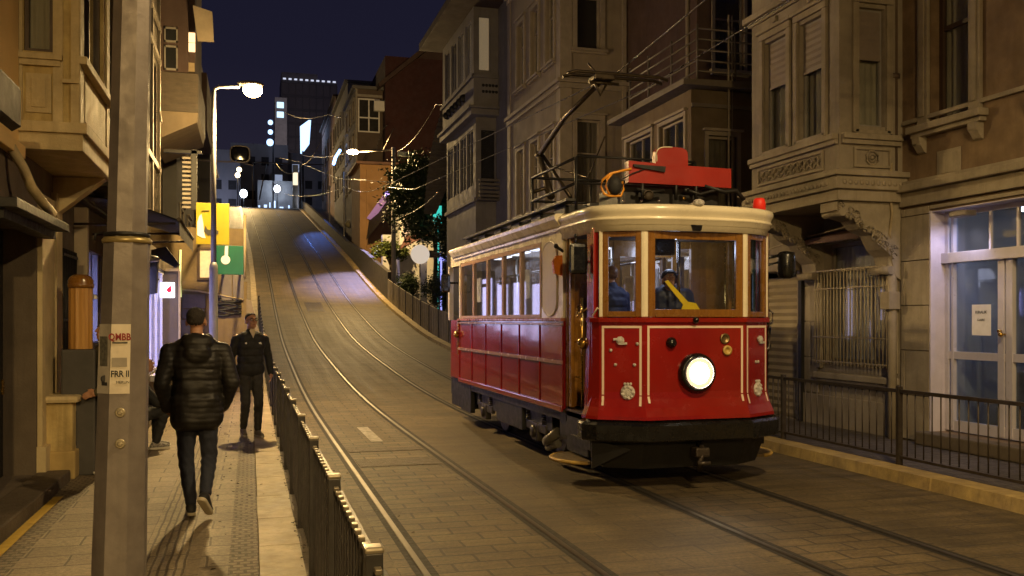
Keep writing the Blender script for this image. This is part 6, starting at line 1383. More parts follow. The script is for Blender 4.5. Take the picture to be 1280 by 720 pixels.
# bulkheads, floor, ceiling inside
q = MB(); q.bx(XL+.05, XR-.05, YF, YR, .80, .86); q.bx(XL+.02, XR-.02, 9.2, YF-.003, .70, .78); q.build('floor', WOODD, TM_)
q = MB(); q.bx(XL+.045, XR-.045, YF+.02, YB-.02, 2.86, 2.88); q.build('ceiling', mat('cream_ceiling', (.6,.56,.48), None, 2, .5), TM_)
for f_y in (YF, YB-.04):
    q = MB(); w = XR-XL; f_ = FS(f_y)
    for a0, a1 in ((XL+.045, XL+.12), (XC-.42, XC-.34), (XC+.34, XC+.42), (XR-.12, XR-.045)): q.box(f_, a0, a1, -.04, 0, .86, 2.855)
    for a0, a1 in ((XL+.12, XC-.42), (XC+.42, XR-.12)): q.box(f_, a0, a1, -.035, -.005, .86, 1.75); q.box(f_, a0, a1, -.035, -.005, 2.66, 2.855)
    q.box(f_, XC-.34, XC+.34, -.035, -.005, 2.55, 2.855); q.build('bulkhead', WOOD, TM_)
TL_ = MB()
for x in (XC-.45, XC+.45):
    for k in range(5): TL_.bx(x-.06, x+.06, YF+.3+k*1.05, YF+1.0+k*1.05, 2.835, 2.855)
TL_.build('ceiling_light', TRAML, TM_)
for k in range(3): point('cabin_light', (XC, 11.1+1.75*k, 2.62), 4.5, (.80,.80,1.), .2, TM_)
point('added_cab_light', (XC+.1, 9.75, 2.62), 9, (.66,.74,1.), .12, TM_)  # bluish light added in the cab in place of windscreen reflections
SEATM = mat('blue_grey_seat', (.34,.34,.44), (.26,.26,.34), 4, .7)
for sg in (-1, 1):
    for k in range(5):
        y = YF+.75+k*.95; x0, x1 = (XL+.08, XC-.3) if sg < 0 else (XC+.3, XR-.08)
        q = MB(); q.bx(x0, x1, y, y+.42, 1.22, 1.30, .03); q.bx(x0, x1, y+.40, y+.47, 1.28, 1.80, .03); q.bx((x0+x1)/2-.03, (x0+x1)/2+.03, y+.15, y+.25, .86, 1.22); q.build('seat', SEATM, TM_)
q = MB()
for x in (XC-.28, XC+.28):
    for k in range(4): q.cyl((x, YF+.4+k*1.4, .86), (x, YF+.4+k*1.4, 2.85), .017)
    q.cyl((x, YF+.2, 2.55), (x, YB-.3, 2.55), .015)
q.build('hand_pole', CHROME, TM_)
q = MB(); rr = random.Random(4)
for k in range(7): x = rr.choice((XL+.2, XR-.3, XC)); y = YF+.6+k*.7; q.bx(x, x+.02, y, y+.32, 2.1, 2.5)
q.build('notice_card', PAPERW, TM_)
# doorway rails
for X, sg in ((XL, -1), (XR, 1)):
    q = MB()
    q.cyl((X-sg*.05, 10.04, .8), (X-sg*.05, 10.04, 2.7), .016); q.cyl((X-sg*.10, 9.78, .8), (X-sg*.10, 9.78, 2.05), .013); q.cyl((X-sg*.16, 9.56, .8), (X-sg*.16, 9.56, 2.7), .018)
    q.tube([(X-sg*.05, 9.40, 1.95), (X+sg*.02, 9.40, 1.90), (X+sg*.02, 9.62, 1.84), (X-sg*.05, 9.78, 1.95)], .013)
    for z in (1.15, 1.55): q.cyl((X-sg*.05, 10.04, z), (X-sg*.10, 9.78, z), .011)
    q.build('grab_rail', BRASS, TM_)
    q = MB(); q.ball((X+sg*.02, 9.42, 1.55), .065, 14, (1,1,1)); q.lathe((X-sg*.03, 9.42, 1.55), [(.03,0),(.05,.03),(.05,.05)], (sg,0,0), 12); q.build('brass_lamp', BRASS, TM_)
    q = MB(); q.bx(X-sg*.5-.0, X-sg*.02, 10.06, 10.11, .8, 2.8); q.bx(X-sg*.07, X-sg*.02, 9.93, 10.0, .8, 2.8, .01); q.build('folded_door', WOOD, TM_)
    q = MB(); q.tube([(X-sg*.10, 9.30, .8), (X-sg*.10, 9.30, 2.72)], .02); q.build('door_tube', mat('dark_green_tube', (.03,.06,.045), None, 4, .3), TM_)
# control stand in the cab
q = MB(); q.bx(XC-.62, XC-.12, 9.15, 9.45, .8, 1.78, .04); q.lathe((XC-.37, 9.3, 1.78), [(.17,0),(.17,.06),(.12,.09)], n=20); q.build('controller', mat('dark_controller', (.04,.045,.06), None, 4, .4), TM_)
q = MB(); q.tube([(XC+.35, 9.3, .8), (XC+.35, 9.3, 1.85)], .02); q.lathe((XC+.35, 9.3, 1.85), [(.14,0),(.15,.01),(.14,.02)], n=24); q.build('brake_wheel', BRASS, TM_)
q = MB(); fq, Lq = facetf(3); yy = 9.0; g4 = lambda u, v: PS(u, v, yy)
q.prism([g4(831,352), g4(835,350), g4(860,377), g4(870,379), g4(878,392), g4(850,392), g4(854,381)], (0, .015, 0)); q.build('yellow_paddle', mat('yellow_paddle_paint', (.95,.68,.01), None, 4, .45), TM_)
q = MB(); q.tube([(XC-.02, 9.22, 2.0), (XC-.02, 9.22, 2.66)], .014); q.tube([(XC+.1, 9.5, 1.8), (XC+.1, 9.5, 2.7)], .014); q.bx(XC+.02, XC+.08, 9.3, 9.34, 2.15, 2.5); q.build('cab_pole', CHROME, TM_)
q = MB(); q.bx(XC-.42, XC-.12, 9.1, 9.2, 2.50, 2.70, .03); q.build('ticket_machine', BLACKG, TM_)
q = MB(); q.bx(XR-.30, XR-.16, 9.32, 9.36, 1.95, 2.35, .01); q.build('added_cab_glow', emis('blue_cab_glow', (.25,.45,1.), 1.6), TM_)  # added blue glowing panel, stands in for reflections in the right windscreen
# mirrors
q = MB(); m0 = PS(723, 324, 9.3); q.bx(m0[0]-.105, m0[0]+.10, 9.26, 9.33, m0[2]-.16, m0[2]+.17, .04); q.tube([(m0[0]-.02, 9.3, m0[2]+.16), (m0[0]-.03, 9.3, m0[2]+.24)], .012); q.ball((m0[0]-.03, 9.3, m0[2]+.25), .022); q.tube([(m0[0], 9.33, m0[2]-.02), (XL+.05, 9.33, m0[2]-.03)], .014); q.build('left_mirror', BLACKG, TM_)
q = MB(); m1 = PS(983, 332, 9.25); q.lathe((m1[0], 9.25, m1[2]-.15), [(.04,0),(.085,.015),(.10,.05),(.10,.26),(.085,.30),(.03,.315)], n=18); q.tube([(m1[0]-.05, 9.25, m1[2]+.12), (XR-.02, 9.3, m1[2]+.07)], .016); q.tube([(m1[0]-.06, 9.25, m1[2]+.05), (XR-.0, 9.3, m1[2]-.02)], .012); q.build('right_mirror', BLACKG, TM_)
q = MB(); fL = Fr((XL, 0), (0, 1), (-1, 0)); aI = PT(701, 330, XL-.05); q.prism([(aI[0]-.05, YF+.02, aI[2]-.11), (aI[0]+.06, YF+.02, aI[2]-.13), (aI[0]+.06, YF+.02, aI[2]+.11), (aI[0]-.03, YF+.02, aI[2]+.10), (aI[0]-.07, YF+.02, aI[2]+.03)], (0, .06, 0)); q.build('indicator', ORANGE, TM_)
q = MB(); q.tube([(XL-.08, YF, aI[2]+.2), (XL+.02, YF+.02, aI[2]+.14)], .018); q.ball((XL-.09, YF, aI[2]+.21), .03, 8); q.build('indicator_bracket', BLACKM, TM_)
# right front corner hook
q = MB(); q.tube([(XR+.04, 9.24, 1.72), (XR+.09, 9.22, 1.78), (XR+.09, 9.22, 1.88), (XR+.04, 9.24, 1.92)], .012); q.tube([(XR+.02, 9.3, 1.45), (XR+.08, 9.26, 1.48), (XR+.08, 9.26, 1.72), (XR+.02, 9.3, 1.75)], .018); q.build('corner_handle', CHROME, TM_)
q = MB(); q.tube([(XL-.01, 9.16, 1.84), (XL+.03, 9.12, 1.93), (XL+.07, 9.10, 1.90), (XL+.08, 9.10, 1.83)], .009); q.build('corner_handle', CREAM, TM_)
# side steps
for X, sg in ((XL, -1), (XR, 1)):
    q = MB(); q.bx(X-sg*.02, X-sg*.45, 9.36, 10.10, .28, .74, .01) if 0 else q.box(Fr((X,0),(0,1),(sg,0)), 9.38, 10.08, -.25, -.02, .30, .76, .01); q.box(Fr((X,0),(0,1),(sg,0)), 10.10, 10.45, -.30, -.05, .40, .72, .05); q.build('step_box', UNDER, TM_)
    rows = []; n = 18; pl = [(X+sg*(.02+.26*math.sin(PI*i/(n))**.6 if 0 < i < n else .02), 9.28+.80*i/n) for i in range(n+1)]
    q = MB(); q.use(mat('step_wood', (.17,.12,.06), (.1,.07,.035), 5, .6, bump=.2, stretch=(8,1,1))); q.prism([(x, y, .245) for x, y in pl]+[(X-sg*.12, 10.08, .245), (X-sg*.12, 9.28, .245)], (0,0,.03)); ST_ = q.build('step', None, TM_)
    q = MB(); q.tube([(x, y, .262) for x, y in pl], .022, 6); q.build('yellow_edge', mat('worn_yellow_edge', (.50,.32,.06), (.3,.2,.07), 12, .6), ST_)
# underframe and running gear
q = MB(); q.bx(XL+.03, XR-.03, YF, YB, .62, .755); q.bx(XL+.06, XR-.06, YB, YR, .45, .78); q.bx(XL+.05, XL+.30, 12.0, 13.35, .30, .62, .02); q.bx(XR-.3, XR-.05, 12.0, 13.35, .30, .62, .02); q.bx(XL+.12, XR-.12, 10.9, 15.1, .40, .60); q.bx(XL+.02, XL+.10, 14.9, 15.6, .25, .73, .01)
q.bx(XL+.08, XR-.08, YB-.1, YR+.05, .25, .5, .02); q.build('underframe', UNDER, TM_)
for y in (11.55, 14.25):
    q = MB(); q.cyl((XC-.62, y, .34), (XC+.62, y, .34), .05)
    A_ = q.build('axle', UNDER, TM_)
    for x in (XC-.62, XC+.56):
        q = MB(); q.lathe((x, y, .345), [(.10,-.01),(.12,.0),(.30,.01),(.335,.0),(.335,.07),(.30,.075),(.10,.07)], (1,0,0), 28); q.build('wheel', IRON, A_)
    for x in (XL+.10, XR-.16):
        q = MB(); q.bx(x, x+.06, y-.45, y+.45, .34, .46, .02); q.bx(x-.02, x+.08, y-.13, y+.13, .22, .46, .03); q.lathe((x+(.0 if x < XC else .06), y, .34), [(.09,0),(.08,.05),(.03,.06)], (-1 if x < XC else 1,0,0), 14)
        for yy_ in (y-.34, y+.34): 
            for k in range(5): q.lathe((x+.03, yy_, .46+k*.03), [(.05,0),(.06,.01),(.05,.02)], n=10)
        q.build('axle_guard', mat('greasy_iron', (.05,.042,.033), None, 5, .5, metal=.3), TM_)
q = MB(); q.tube([(XL+.08, 10.55, .45), (XL+.02, 10.75, .33), (XL+.06, 10.95, .28)], .06, 8); q.tube([(XL+.1, 10.6, .3), (XL+.1, 11.0, .2)], .05, 8); q.build('air_hose', mat('grey_hose', (.12,.11,.09), None, 4, .6), TM_)
# rear platform shell
q = MB(); rp = [(XL, YB), (XL, YR-.25), (XL+.3, YR), (XR-.3, YR), (XR, YR-.25), (XR, YB)]
q.grid([[(x, y, z) for x, y in rp] for z in (.78, 1.80)], False); q.build('rear_panel', SIDER, TM_)
q = MB(); q.grid([[(x, y, z) for x, y in rp] for z in (2.75, 3.04)], False)
for (x, y) in rp[1:5]: q.bx(x-.04, x+.04, y-.04, y+.04, 1.8, 2.76)
q.build('rear_top', CREAM, TM_)
q = MB(); z_ = PT(563, 355, XL)[2]; q.bx(XL-.26, XL-.10, YB+.3, YB+.36, z_-.17, z_+.16, .04); q.tube([(XL-.12, YB+.33, z_), (XL+.05, YB+.33, z_)], .02); q.build('rear_mirror', BLACKG, TM_)
q = MB(); q.ball((XL-.04, YB+.05, 1.55), .06, 10, (1,1,1)); q.bx(XL-.03, XL+.01, YB+.02, YB+.08, 1.2, 1.8); q.build('rear_marker', BRASS, TM_)
# ================================================================= people
SKIN = mat('skin', (.42,.22,.13), (.36,.18,.10), 6, .55); SKIN2 = mat('tan_skin', (.36,.19,.11), None, 6, .55)
HAIR = mat('black_hair', (.014,.011,.009), (.03,.023,.017), 60, .85, bump=.5, bscale=140); HAIRR = mat('reddish_hair', (.16,.07,.03), (.1,.045,.02), 60, .55)
def capsule(bm, p0, r0, p1, r1, n=14, sc=None):
    p0, p1 = Vector(p0), Vector(p1); ax = p1-p0; L = ax.length
    q = Vector((0,0,1)).rotation_difference(ax.normalized()) if L > 1e-6 else Matrix.Identity(3).to_quaternion()
    rows = []
    for k in range(5): a = -PI/2+PI/2*k/4; rows.append((r0*math.cos(a), r0*math.sin(a)))
    for k in range(5): a = PI/2*k/4; rows.append((r1*math.cos(a), L+r1*math.sin(a)))
    V = [[bm.verts.new(p0+q @ Vector((max(r, 1e-4)*math.cos(2*PI*j/n), max(r, 1e-4)*math.sin(2*PI*j/n), h))) for j in range(n)] for r, h in rows]
    for i in range(len(V)-1):
        for j in range(n): bm.faces.new([V[i][j], V[i][(j+1) % n], V[i+1][(j+1) % n], V[i+1][j]])
    bm.faces.new(V[0][::-1]); bm.faces.new(V[-1])
def ell(bm, c, r, R=None, n=18):
    m = Matrix.Translation(Vector(c)) @ (R.to_4x4() if R else Matrix.Identity(4)) @ Matrix.Diagonal((*r, 1)); bmesh.ops.create_uvsphere(bm, u_segments=n, v_segments=12, radius=1, matrix=m)
def meld(name, shapes, voxel, m, parent, M_, smooth=3, post=None):
    """shapes in body space (x right, y forward, z up), M_ places them; one continuous surface"""
    bm = bmesh.new()
    for s_ in shapes:
        if s_[0] == 'c': capsule(bm, *s_[1:])
        elif s_[0] == 'e': ell(bm, *s_[1:])
    bmesh.ops.recalc_face_normals(bm, faces=bm.faces)
    me = bpy.data.meshes.new(name); bm.to_mesh(me); bm.free(); ob = bpy.data.objects.new(name, me)
    r = ob.modifiers.new('r', 'REMESH'); r.mode = 'VOXEL'; r.voxel_size = voxel; s_ = ob.modifiers.new('s', 'SMOOTH'); s_.iterations = smooth; s_.factor = .5
    me2 = evaluated(ob)
    if post:
        me2.update(); 
        nr = [tuple(x.vector) for x in me2.vertex_normals]
        for v, n_ in zip(me2.vertices, nr): v.co = post(Vector(v.co), Vector(n_))
    o = root_loc(parent)
    for v in me2.vertices: v.co = (M_ @ v.co)-o
    me2.materials.clear()
    for mm in (m if isinstance(m, list) else [m]): me2.materials.append(mm)
    me2.polygons.foreach_set('use_smooth', [True]*len(me2.polygons)); me2.name = name
    ob = bpy.data.objects.new(name, me2); C.objects.link(ob); ob.parent = parent; return ob
def hand(wr, d, side, palm_n):
    """palm + five unequal, slightly curled fingers; d = hand direction, side = towards the thumb"""
    wr, d, side, pn = Vector(wr), Vector(d).normalized(), Vector(side).normalized(), Vector(palm_n).normalized(); S = []
    S.append(('c', wr, .024, wr+d*.045, .030)); 
    for k, L in enumerate((.068, .078, .072, .056)):
        b_ = wr+d*.075+side*(.030-.020*k); S.append(('c', wr+d*.03+side*(.018-.013*k), .017, b_, .0105)); m1 = b_+d*L*.5+pn*.010; S.append(('c', b_, .0100, m1, .0092)); S.append(('c', m1, .0092, m1+d*L*.38+pn*.024, .0078))
    t0 = wr+d*.022+side*.022; t1 = t0+d*.028+side*.030+pn*.008; S.append(('c', t0, .013, t1, .0108)); S.append(('c', t1, .0108, t1+d*.030+side*.008+pn*.008, .0088)); return S
def head(c, yaw, pitch=0, s=1.0):
    R = Matrix.Rotation(yaw, 3, 'Z') @ Matrix.Rotation(-pitch, 3, 'X'); c = Vector(c); q = lambda x, y, z: c+R @ Vector((x*s, y*s, z*s))
    S = [('e', q(0,-.012,.03), (.076*s,.094*s,.088*s), R), ('e', q(0,.022,-.045), (.056*s,.062*s,.066*s), R), ('e', q(0,.045,-.085), (.032*s,.034*s,.026*s), R),
         ('c', q(0,.088,.012), .011*s, q(0,.108,-.022), .015*s), ('c', q(-.03,.084,.028), .012*s, q(.03,.084,.028), .012*s), ('c', q(-.022,.083,-.052), .009*s, q(.022,.083,-.052), .009*s), ('c', q(-.018,.081,-.064), .009*s, q(.018,.081,-.064), .009*s)]
    for sg in (-1, 1): S += [('e', q(sg*.040,.062,-.02), (.022*s,.022*s,.02*s), R), ('e', q(sg*.080,-.012,-.008), (.010*s,.020*s,.033*s), R)]
    return S, q, R
def face_bits(P, q, R, M_, s=1.0, glasses=False):
    o = root_loc(P[0])
    for sg in (-1, 1):
        mb = MB(); mb.ball(M_ @ q(sg*.031,.083,.006), .0105*s, 10); mb.build('eye', mat('eye_white', (.55,.5,.45), None, 4, .3), P[0])
        mb = MB(); mb.ball(M_ @ q(sg*.031,.0925,.006), .0052*s, 8); mb.build('pupil', BLACKINK, P[0])
        mb = MB(); mb.tube([M_ @ q(sg*.016,.097,.030), M_ @ q(sg*.032,.098,.036), M_ @ q(sg*.048,.086,.030)], .0038*s, 6); mb.build('eyebrow', HAIR, P[0])
    mb = MB(); mb.tube([M_ @ q(-.024,.090,-.058), M_ @ q(0,.096,-.0575), M_ @ q(.024,.090,-.058)], .0035*s, 6); mb.build('mouth', mat('lip', (.28,.09,.07), None, 4, .5), P[0])
    if glasses:
        mb = MB()
        for sg in (-1, 1):
            pts = [M_ @ q(sg*.033+.024*math.cos(a*PI/7), .106, .008+.018*math.sin(a*PI/7)) for a in range(15)]; mb.tube(pts, .0025, 5)
            mb.tube([M_ @ q(sg*.057,.104,.012), M_ @ q(sg*.08,.02,.012), M_ @ q(sg*.084,-.02,.0)], .0022, 5)
        mb.tube([M_ @ q(-.009,.108,.012), M_ @ q(.009,.108,.012)], .0025, 5); mb.build('glasses', BLACKG, P[0])
def hair(name, c_q, R, s, m, parent, M_, long=0, bald=0):
    q = c_q; S = [('e', q(0,-.024,.053), (.078*s,.090*s,.076*s), R), ('e', q(0,-.040,.022), (.0745*s,.070*s,.060*s), R), ('c', q(-.036,.036,.092), .018*s, q(.036,.036,.092), .018*s)]
    def post(co, n): return co+n*.0022*math.sin(co.x*210)*math.sin(co.y*190+co.z*160)
    return meld(name, S, .009, m, parent, M_, 2, post)
def torso(hip, chest, wd=.17, dp=.11, k=1.0):
    hip, chest = Vector(hip), Vector(chest); S = []
    for f, w, d_ in ((0,.165,.115),(.25,.155,.11),(.5,.150,.108),(.75,.175,.12),(1.,.19,.115)):
        c = hip.lerp(chest, f); S.append(('c', c+Vector((-(w-d_)*k,0,0)), d_*k, c+Vector(((w-d_)*k,0,0)), d_*k))
    return S
# generic person. J: dict of joints in body space
def person(label, loc, yaw, J, cloth, group=None, glasses=False, hairm=HAIR, skin=SKIN, hands=True, scale=1.0, hood=False, puffer=False, hat=None, shoe_m=None, lift=0):
    P = thing('person', label, 'person', loc, group)
    M_ = Matrix.Translation(Vector(loc)) @ Matrix.Rotation(yaw, 4, 'Z') @ Matrix.Scale(scale, 4)
    g = lambda k: Vector(J[k]); up, lo, sm = cloth['jacket'], cloth['trousers'], shoe_m or BLACKR
    hs, hq, hR = head(g('head'), J.get('hyaw', 0), J.get('hpitch', 0))
    B_ = list(hs); chest, hip = g('chest'), g('hip')
    B_ += [('c', g('head')+Vector((0,-.02,-.06)), .052, chest+Vector((0,-.01,.06)), .060)] + torso(hip, chest)
    for sd in 'LR':
        sh, el, wr, ft = g('sh'+sd), g('el'+sd), g('wr'+sd), g('an'+sd)
        B_ += [('c', chest.lerp(sh, .4), .07, sh, .056), ('c', sh, .052, el, .040), ('c', el, .040, wr, .026)]
        B_ += [('c', g('hj'+sd), .088, g('kn'+sd), .056), ('c', g('kn'+sd), .055, g('kn'+sd).lerp(ft, .35), .053), ('c', g('kn'+sd).lerp(ft, .35), .053, ft, .038)]
        fd = Vector(J.get('fd'+sd, (0,1,0))).normalized(); B_ += [('c', ft+Vector((0,0,-.03))-fd*.02, .036, ft+Vector((0,0,-.045))+fd*.13, .028)]
        if hands: B_ += hand(wr, J['hd'+sd], J['ht'+sd], J['hn'+sd])
    body = meld('body', B_, .0085, skin, P, M_, 2)
    if not J.get('noface'): face_bits([body], hq, hR, M_, 1.0, glasses)
    if hat: 
        meld('cap', [('e', hq(0,-.015,.062), (.092,.105,.07), hR), ('c', hq(-.04,.09,.045), .014, hq(.04,.09,.045), .014), ('c', hq(-.03,.12,.038), .01, hq(.03,.12,.038), .01)], .009, hat, P, M_)
        meld('hair', [('e', hq(0,-.03,.015), (.082,.085,.075), hR)], .010, hairm, P, M_)
    else: hair('hair', hq, hR, 1., hairm, P, M_)
    # jacket
    k = cloth.get('k', 1.0); jl = Vector(J.get('hem', (0,0,-.10)))
    S = []
    for f, w, d_ in ((-.0,.20,.135),(.3,.19,.13),(.55,.19,.13),(.8,.205,.135),(1.,.20,.12)):
        c = hip.lerp(chest, f); S.append(('c', c+Vector((-(w-d_)*k-.0,0,0)), d_*k, c+Vector(((w-d_)*k,0,0)), d_*k))
    hm = hip+jl
    for f in (.0, .5, 1.): c = hip.lerp(hm, f); S.append(('c', c+Vector((-.07*k,0,0)), .13*k, c+Vector((.07*k,0,0)), .13*k))
    S.append(('c', chest+Vector((0,-.01,.02)), .11*k, chest+Vector((0,-.0,.10)), .075))
    for sd in 'LR':
        sh, el, wr = g('sh'+sd), g('el'+sd), g('wr'+sd); S += [('c', chest.lerp(sh, .3)+Vector((0,0,.0)), .10*k, sh+Vector((0,0,-.02)), .070*k), ('c', sh+Vector((0,0,-.02)), .070*k, el, .060*k), ('c', el, .060*k, wr, .045*k)]
    if hood: S += [('e', chest+Vector((0,-.075,.085)), (.135,.10,.085)), ('e', chest+Vector((0,-.125,-.0)), (.11,.065,.10)), ('c', chest+Vector((-.06,-.085,.10)), .062, chest+Vector((.06,-.085,.10)), .062), ('c', chest+Vector((-.045,-.13,.02)), .055, chest+Vector((.045,-.13,.02)), .055), ('c', chest+Vector((-.085,-.02,.12)), .045, chest+Vector((-.05,.06,.10)), .035), ('c', chest+Vector((.085,-.02,.12)), .045, chest+Vector((.05,.06,.10)), .035)]
    zc = hm.z-.10*k
    def post(co, n):
        if puffer:
            ph = (co.z*1.0)/.047+.12*math.sin(co.x*14)+.10*math.sin(co.x*31+co.z*9); a = abs(math.sin(ph*PI)); co = co+n*(.0036*(a**.5)-.002+.004*math.sin(co.x*40)*math.sin(co.z*23))
        else: co = co+n*.003*math.sin(co.z*31+co.x*43+3*math.sin(co.z*9))*math.sin(co.y*27+co.x*17)
        if co.z < zc+.0: co.z = zc+(co.z-zc)*.12
        return co
    meld('jacket', S, .009, up, P, M_, 2, post)
    S = []
    S.append(('c', hip+Vector((-.06,0,-.0)), .115, hip+Vector((.06,0,-.0)), .115))
    for sd in 'LR':
        a, b_, c = g('hj'+sd), g('kn'+sd), g('an'+sd); S += [('c', a, .097, b_, .068), ('c', b_, .068, b_.lerp(c, .4), .062), ('c', b_.lerp(c, .4), .062, c+(b_-c)*.09, .050)]
    def post2(co, n): return co+n*(.0035*math.sin(co.z*33+co.x*61+3*math.sin(co.z*13+co.y*9))*math.sin(co.x*37+co.y*29+co.z*7)+.002*math.sin(co.z*70+co.y*40))
    meld('trousers', S, .010, lo, P, M_, 2, post2)
    for sd in 'LR':
        ft = g('an'+sd); fd = Vector(J.get('fd'+sd, (0,1,0))).normalized(); upv = Vector((0,0,1)); upv = (upv-fd*upv.dot(fd)).normalized(); sole = ft-upv*.058
        meld('shoe', [('c', ft-upv*.01-fd*.015, .045, sole+upv*.025-fd*.035, .040), ('c', sole+upv*.028-fd*.02, .040, sole+upv*.018+fd*.15, .034), ('c', ft-upv*.005, .040, sole+upv*.03+fd*.10, .034)], .009, sm, P, M_, 2)
        S = [('c', sole-fd*.045+upv*.004, .042, sole+fd*.16+upv*.002, .037)]
        def fl(co, n, sole=sole, upv=upv):
            h = (co-sole).dot(upv); h2 = max(-.016, min(.012, h)); return co-upv*(h-h2)
        meld('sole', S, .009, cloth.get('sole', WHITEP), P, M_, 1, fl)
    return P, M_, hq
down = (0, .05, -1)
# ---- near walker, seen from behind, walking up the street (forward = +Y)
PUFF = mat('black_puffer_nylon', (.016,.014,.012), (.010,.009,.008), 6, .55, spec=.35, bump=.1, bscale=60)
NAVY = mat('dark_denim', (.020,.024,.040), (.013,.015,.026), 5, .85, bump=.2, bscale=90)
a = PG(246, 645, .12)
Jn = dict(hip=(0,0,.98), chest=(0,.02,1.40), head=(0,.055,1.665), hyaw=-.25, hpitch=-.12, noface=False,
  shL=(-.215,0,1.43), elL=(-.285,-.05,1.14), wrL=(-.235,.06,.93), shR=(.215,0,1.43), elR=(.285,-.04,1.14), wrR=(.23,.07,.93),
  hdL=(.3,.5,-.8), htL=(.2,1,.2), hnL=(1,0,0), hdR=(-.3,.5,-.8), htR=(-.2,1,.2), hnR=(-1,0,0),
  hjL=(-.085,0,.92), knL=(-.085,.06,.50), anL=(-.045,.03,.085), hjR=(.085,0,.92), knR=(.105,.05,.50), anR=(.055,-.22,.20),
  fdL=(-.05,1,0), fdR=(.35,.75,-.66), hem=(0,0,-.13))
person('man with short dark hair and a black quilted hooded jacket walking away up the pavement', (a[0], a[1], .12), .10, Jn, dict(jacket=PUFF, trousers=NAVY, k=1.10, sole=mat('offwhite_sole', (.55,.48,.33), None, 5, .6)), puffer=True, hood=True)
# small pale shoulder patch
# ---- far walker facing us
a = PG(313, 546, .12); BLK = mat('black_fleece', (.014,.014,.015), (.010,.010,.011), 6, .85, bump=.2, bscale=80)
Jf = dict(hip=(0,0,.99), chest=(0,.02,1.40), head=(0,.05,1.66), hyaw=.12, hpitch=-.16,
  shL=(-.20,0,1.42), elL=(-.27,-.03,1.14), wrL=(-.265,.10,.92), shR=(.20,0,1.42), elR=(.26,-.06,1.14), wrR=(.245,.0,.90),
  hdL=(0,.25,-1), htL=(.3,1,.2), hnL=(1,0,0), hdR=(0,.2,-1), htR=(-.2,1,.2), hnR=(-1,0,0),
  hjL=(-.085,0,.93), knL=(-.09,.10,.51), anL=(-.075,.10,.085), hjR=(.085,0,.93), knR=(.085,.06,.50), anR=(.065,-.13,.10), fdL=(-.1,1,0), fdR=(.1,1,-.15), hem=(0,0,-.02))
F_, Mf, fq = person('man in a black zipped jacket and glasses walking towards the viewer beside the fence', (a[0], a[1], .12), PI+.28, Jf, dict(jacket=BLK, trousers=mat('charcoal_cloth', (.028,.026,.025), None, 5, .85), k=1.0, sole=mat('grey_sole', (.35,.32,.27), None, 5, .6)), glasses=True, shoe_m=mat('grey_brown_shoe', (.16,.13,.09), None, 5, .7))
mb = MB(); mb.prism([Mf @ Vector(p) for p in ((-.045,.105,1.53),(0,.135,1.42),(.045,.105,1.53),(.02,.08,1.56),(-.02,.08,1.56))], Mf.to_3x3() @ Vector((0,.012,0))); mb.build('shirt_collar', mat('pale_shirt', (.55,.45,.32), None, 5, .8), F_)
for sx, w in ((-.10,.045), (.10,.03)):
    mb = MB(); pts = [Mf @ Vector((sx+d_, .158-abs(sx)*.25, 1.345+z)) for d_, z in ((-w/2,-.012),(w/2,-.004),(w/2,.012),(-w/4,.02))]; mb.prism(pts, Mf.to_3x3() @ Vector((0,.01,0))); mb.build('chest_logo', PAPERW, F_)
# ---- standing person mostly behind the pole
OLIVE = mat('olive_jacket', (.10,.085,.04), (.07,.06,.03), 7, .8, bump=.3, bscale=30)
a = PG(126, 592, .12)
Jo = dict(hip=(0,0,.90), chest=(0,.03,1.30), head=(0,.04,1.55), hyaw=.0, hpitch=-.3,
  shL=(-.19,.02,1.32), elL=(-.24,.06,1.06), wrL=(-.17,.20,.90), shR=(.19,.02,1.32), elR=(.22,.02,1.05), wrR=(.15,.24,.93),
  hdL=(.4,.9,-.2), htL=(.3,.1,1), hnL=(.5,0,-.5), hdR=(-.4,.9,-.2), htR=(-.3,.1,1), hnR=(-.5,0,-.5),
  hjL=(-.085,0,.86), knL=(-.09,.06,.47), anL=(-.09,.02,.085), hjR=(.085,0,.86), knR=(.10,.05,.47), anR=(.10,-.04,.085), fdL=(0,1,0), fdR=(.2,1,0), hem=(0,0,-.02))
person('person in an olive jacket standing behind the near pole with a hand forward', (a[0]+.08, a[1]+.08, .12), 2.1, Jo, dict(jacket=OLIVE, trousers=mat('black_cloth', (.015,.015,.016), None, 5, .85), k=1.0), shoe_m=BLACKG)
# ---- seated person right of the pole
a = PG(184, 563, .12)
Jc = dict(hip=(0,-.28,.42), chest=(0,-.16,.84), head=(0,-.04,1.10), hyaw=0, hpitch=-.35,
  shL=(-.18,-.15,.86), elL=(-.22,.02,.62), wrL=(-.10,.22,.60), shR=(.18,-.15,.86), elR=(.22,.02,.62), wrR=(.10,.22,.60),
  hdL=(.4,.8,-.4), htL=(.3,.1,1), hnL=(.5,0,-.5), hdR=(-.4,.8,-.4), htR=(-.3,.1,1), hnR=(-.5,0,-.5),
  hjL=(-.09,-.26,.42), knL=(-.11,.15,.50), anL=(-.10,.14,.085), hjR=(.09,-.26,.42), knR=(.13,.17,.52), anR=(.10,.05,.085), fdL=(0,1,0), fdR=(.1,1,0), hem=(0,0,.02))
person('person in black sitting low with knees bent just right of the near pole', (a[0]+.01, a[1]+.05, .12), -1.1, Jc, dict(jacket=BLK, trousers=mat('black_cloth', (.015,.015,.016)), k=.98, sole=mat('pale_sneaker_sole', (.6,.55,.45), None, 5, .6)), shoe_m=mat('white_black_sneaker', (.35,.32,.28), (.05,.05,.05), 40, .6))
ST2 = thing('low_stool', 'small dark folding stool under the seated person', 'stool', (a[0]-.45, a[1]-.08, .12))
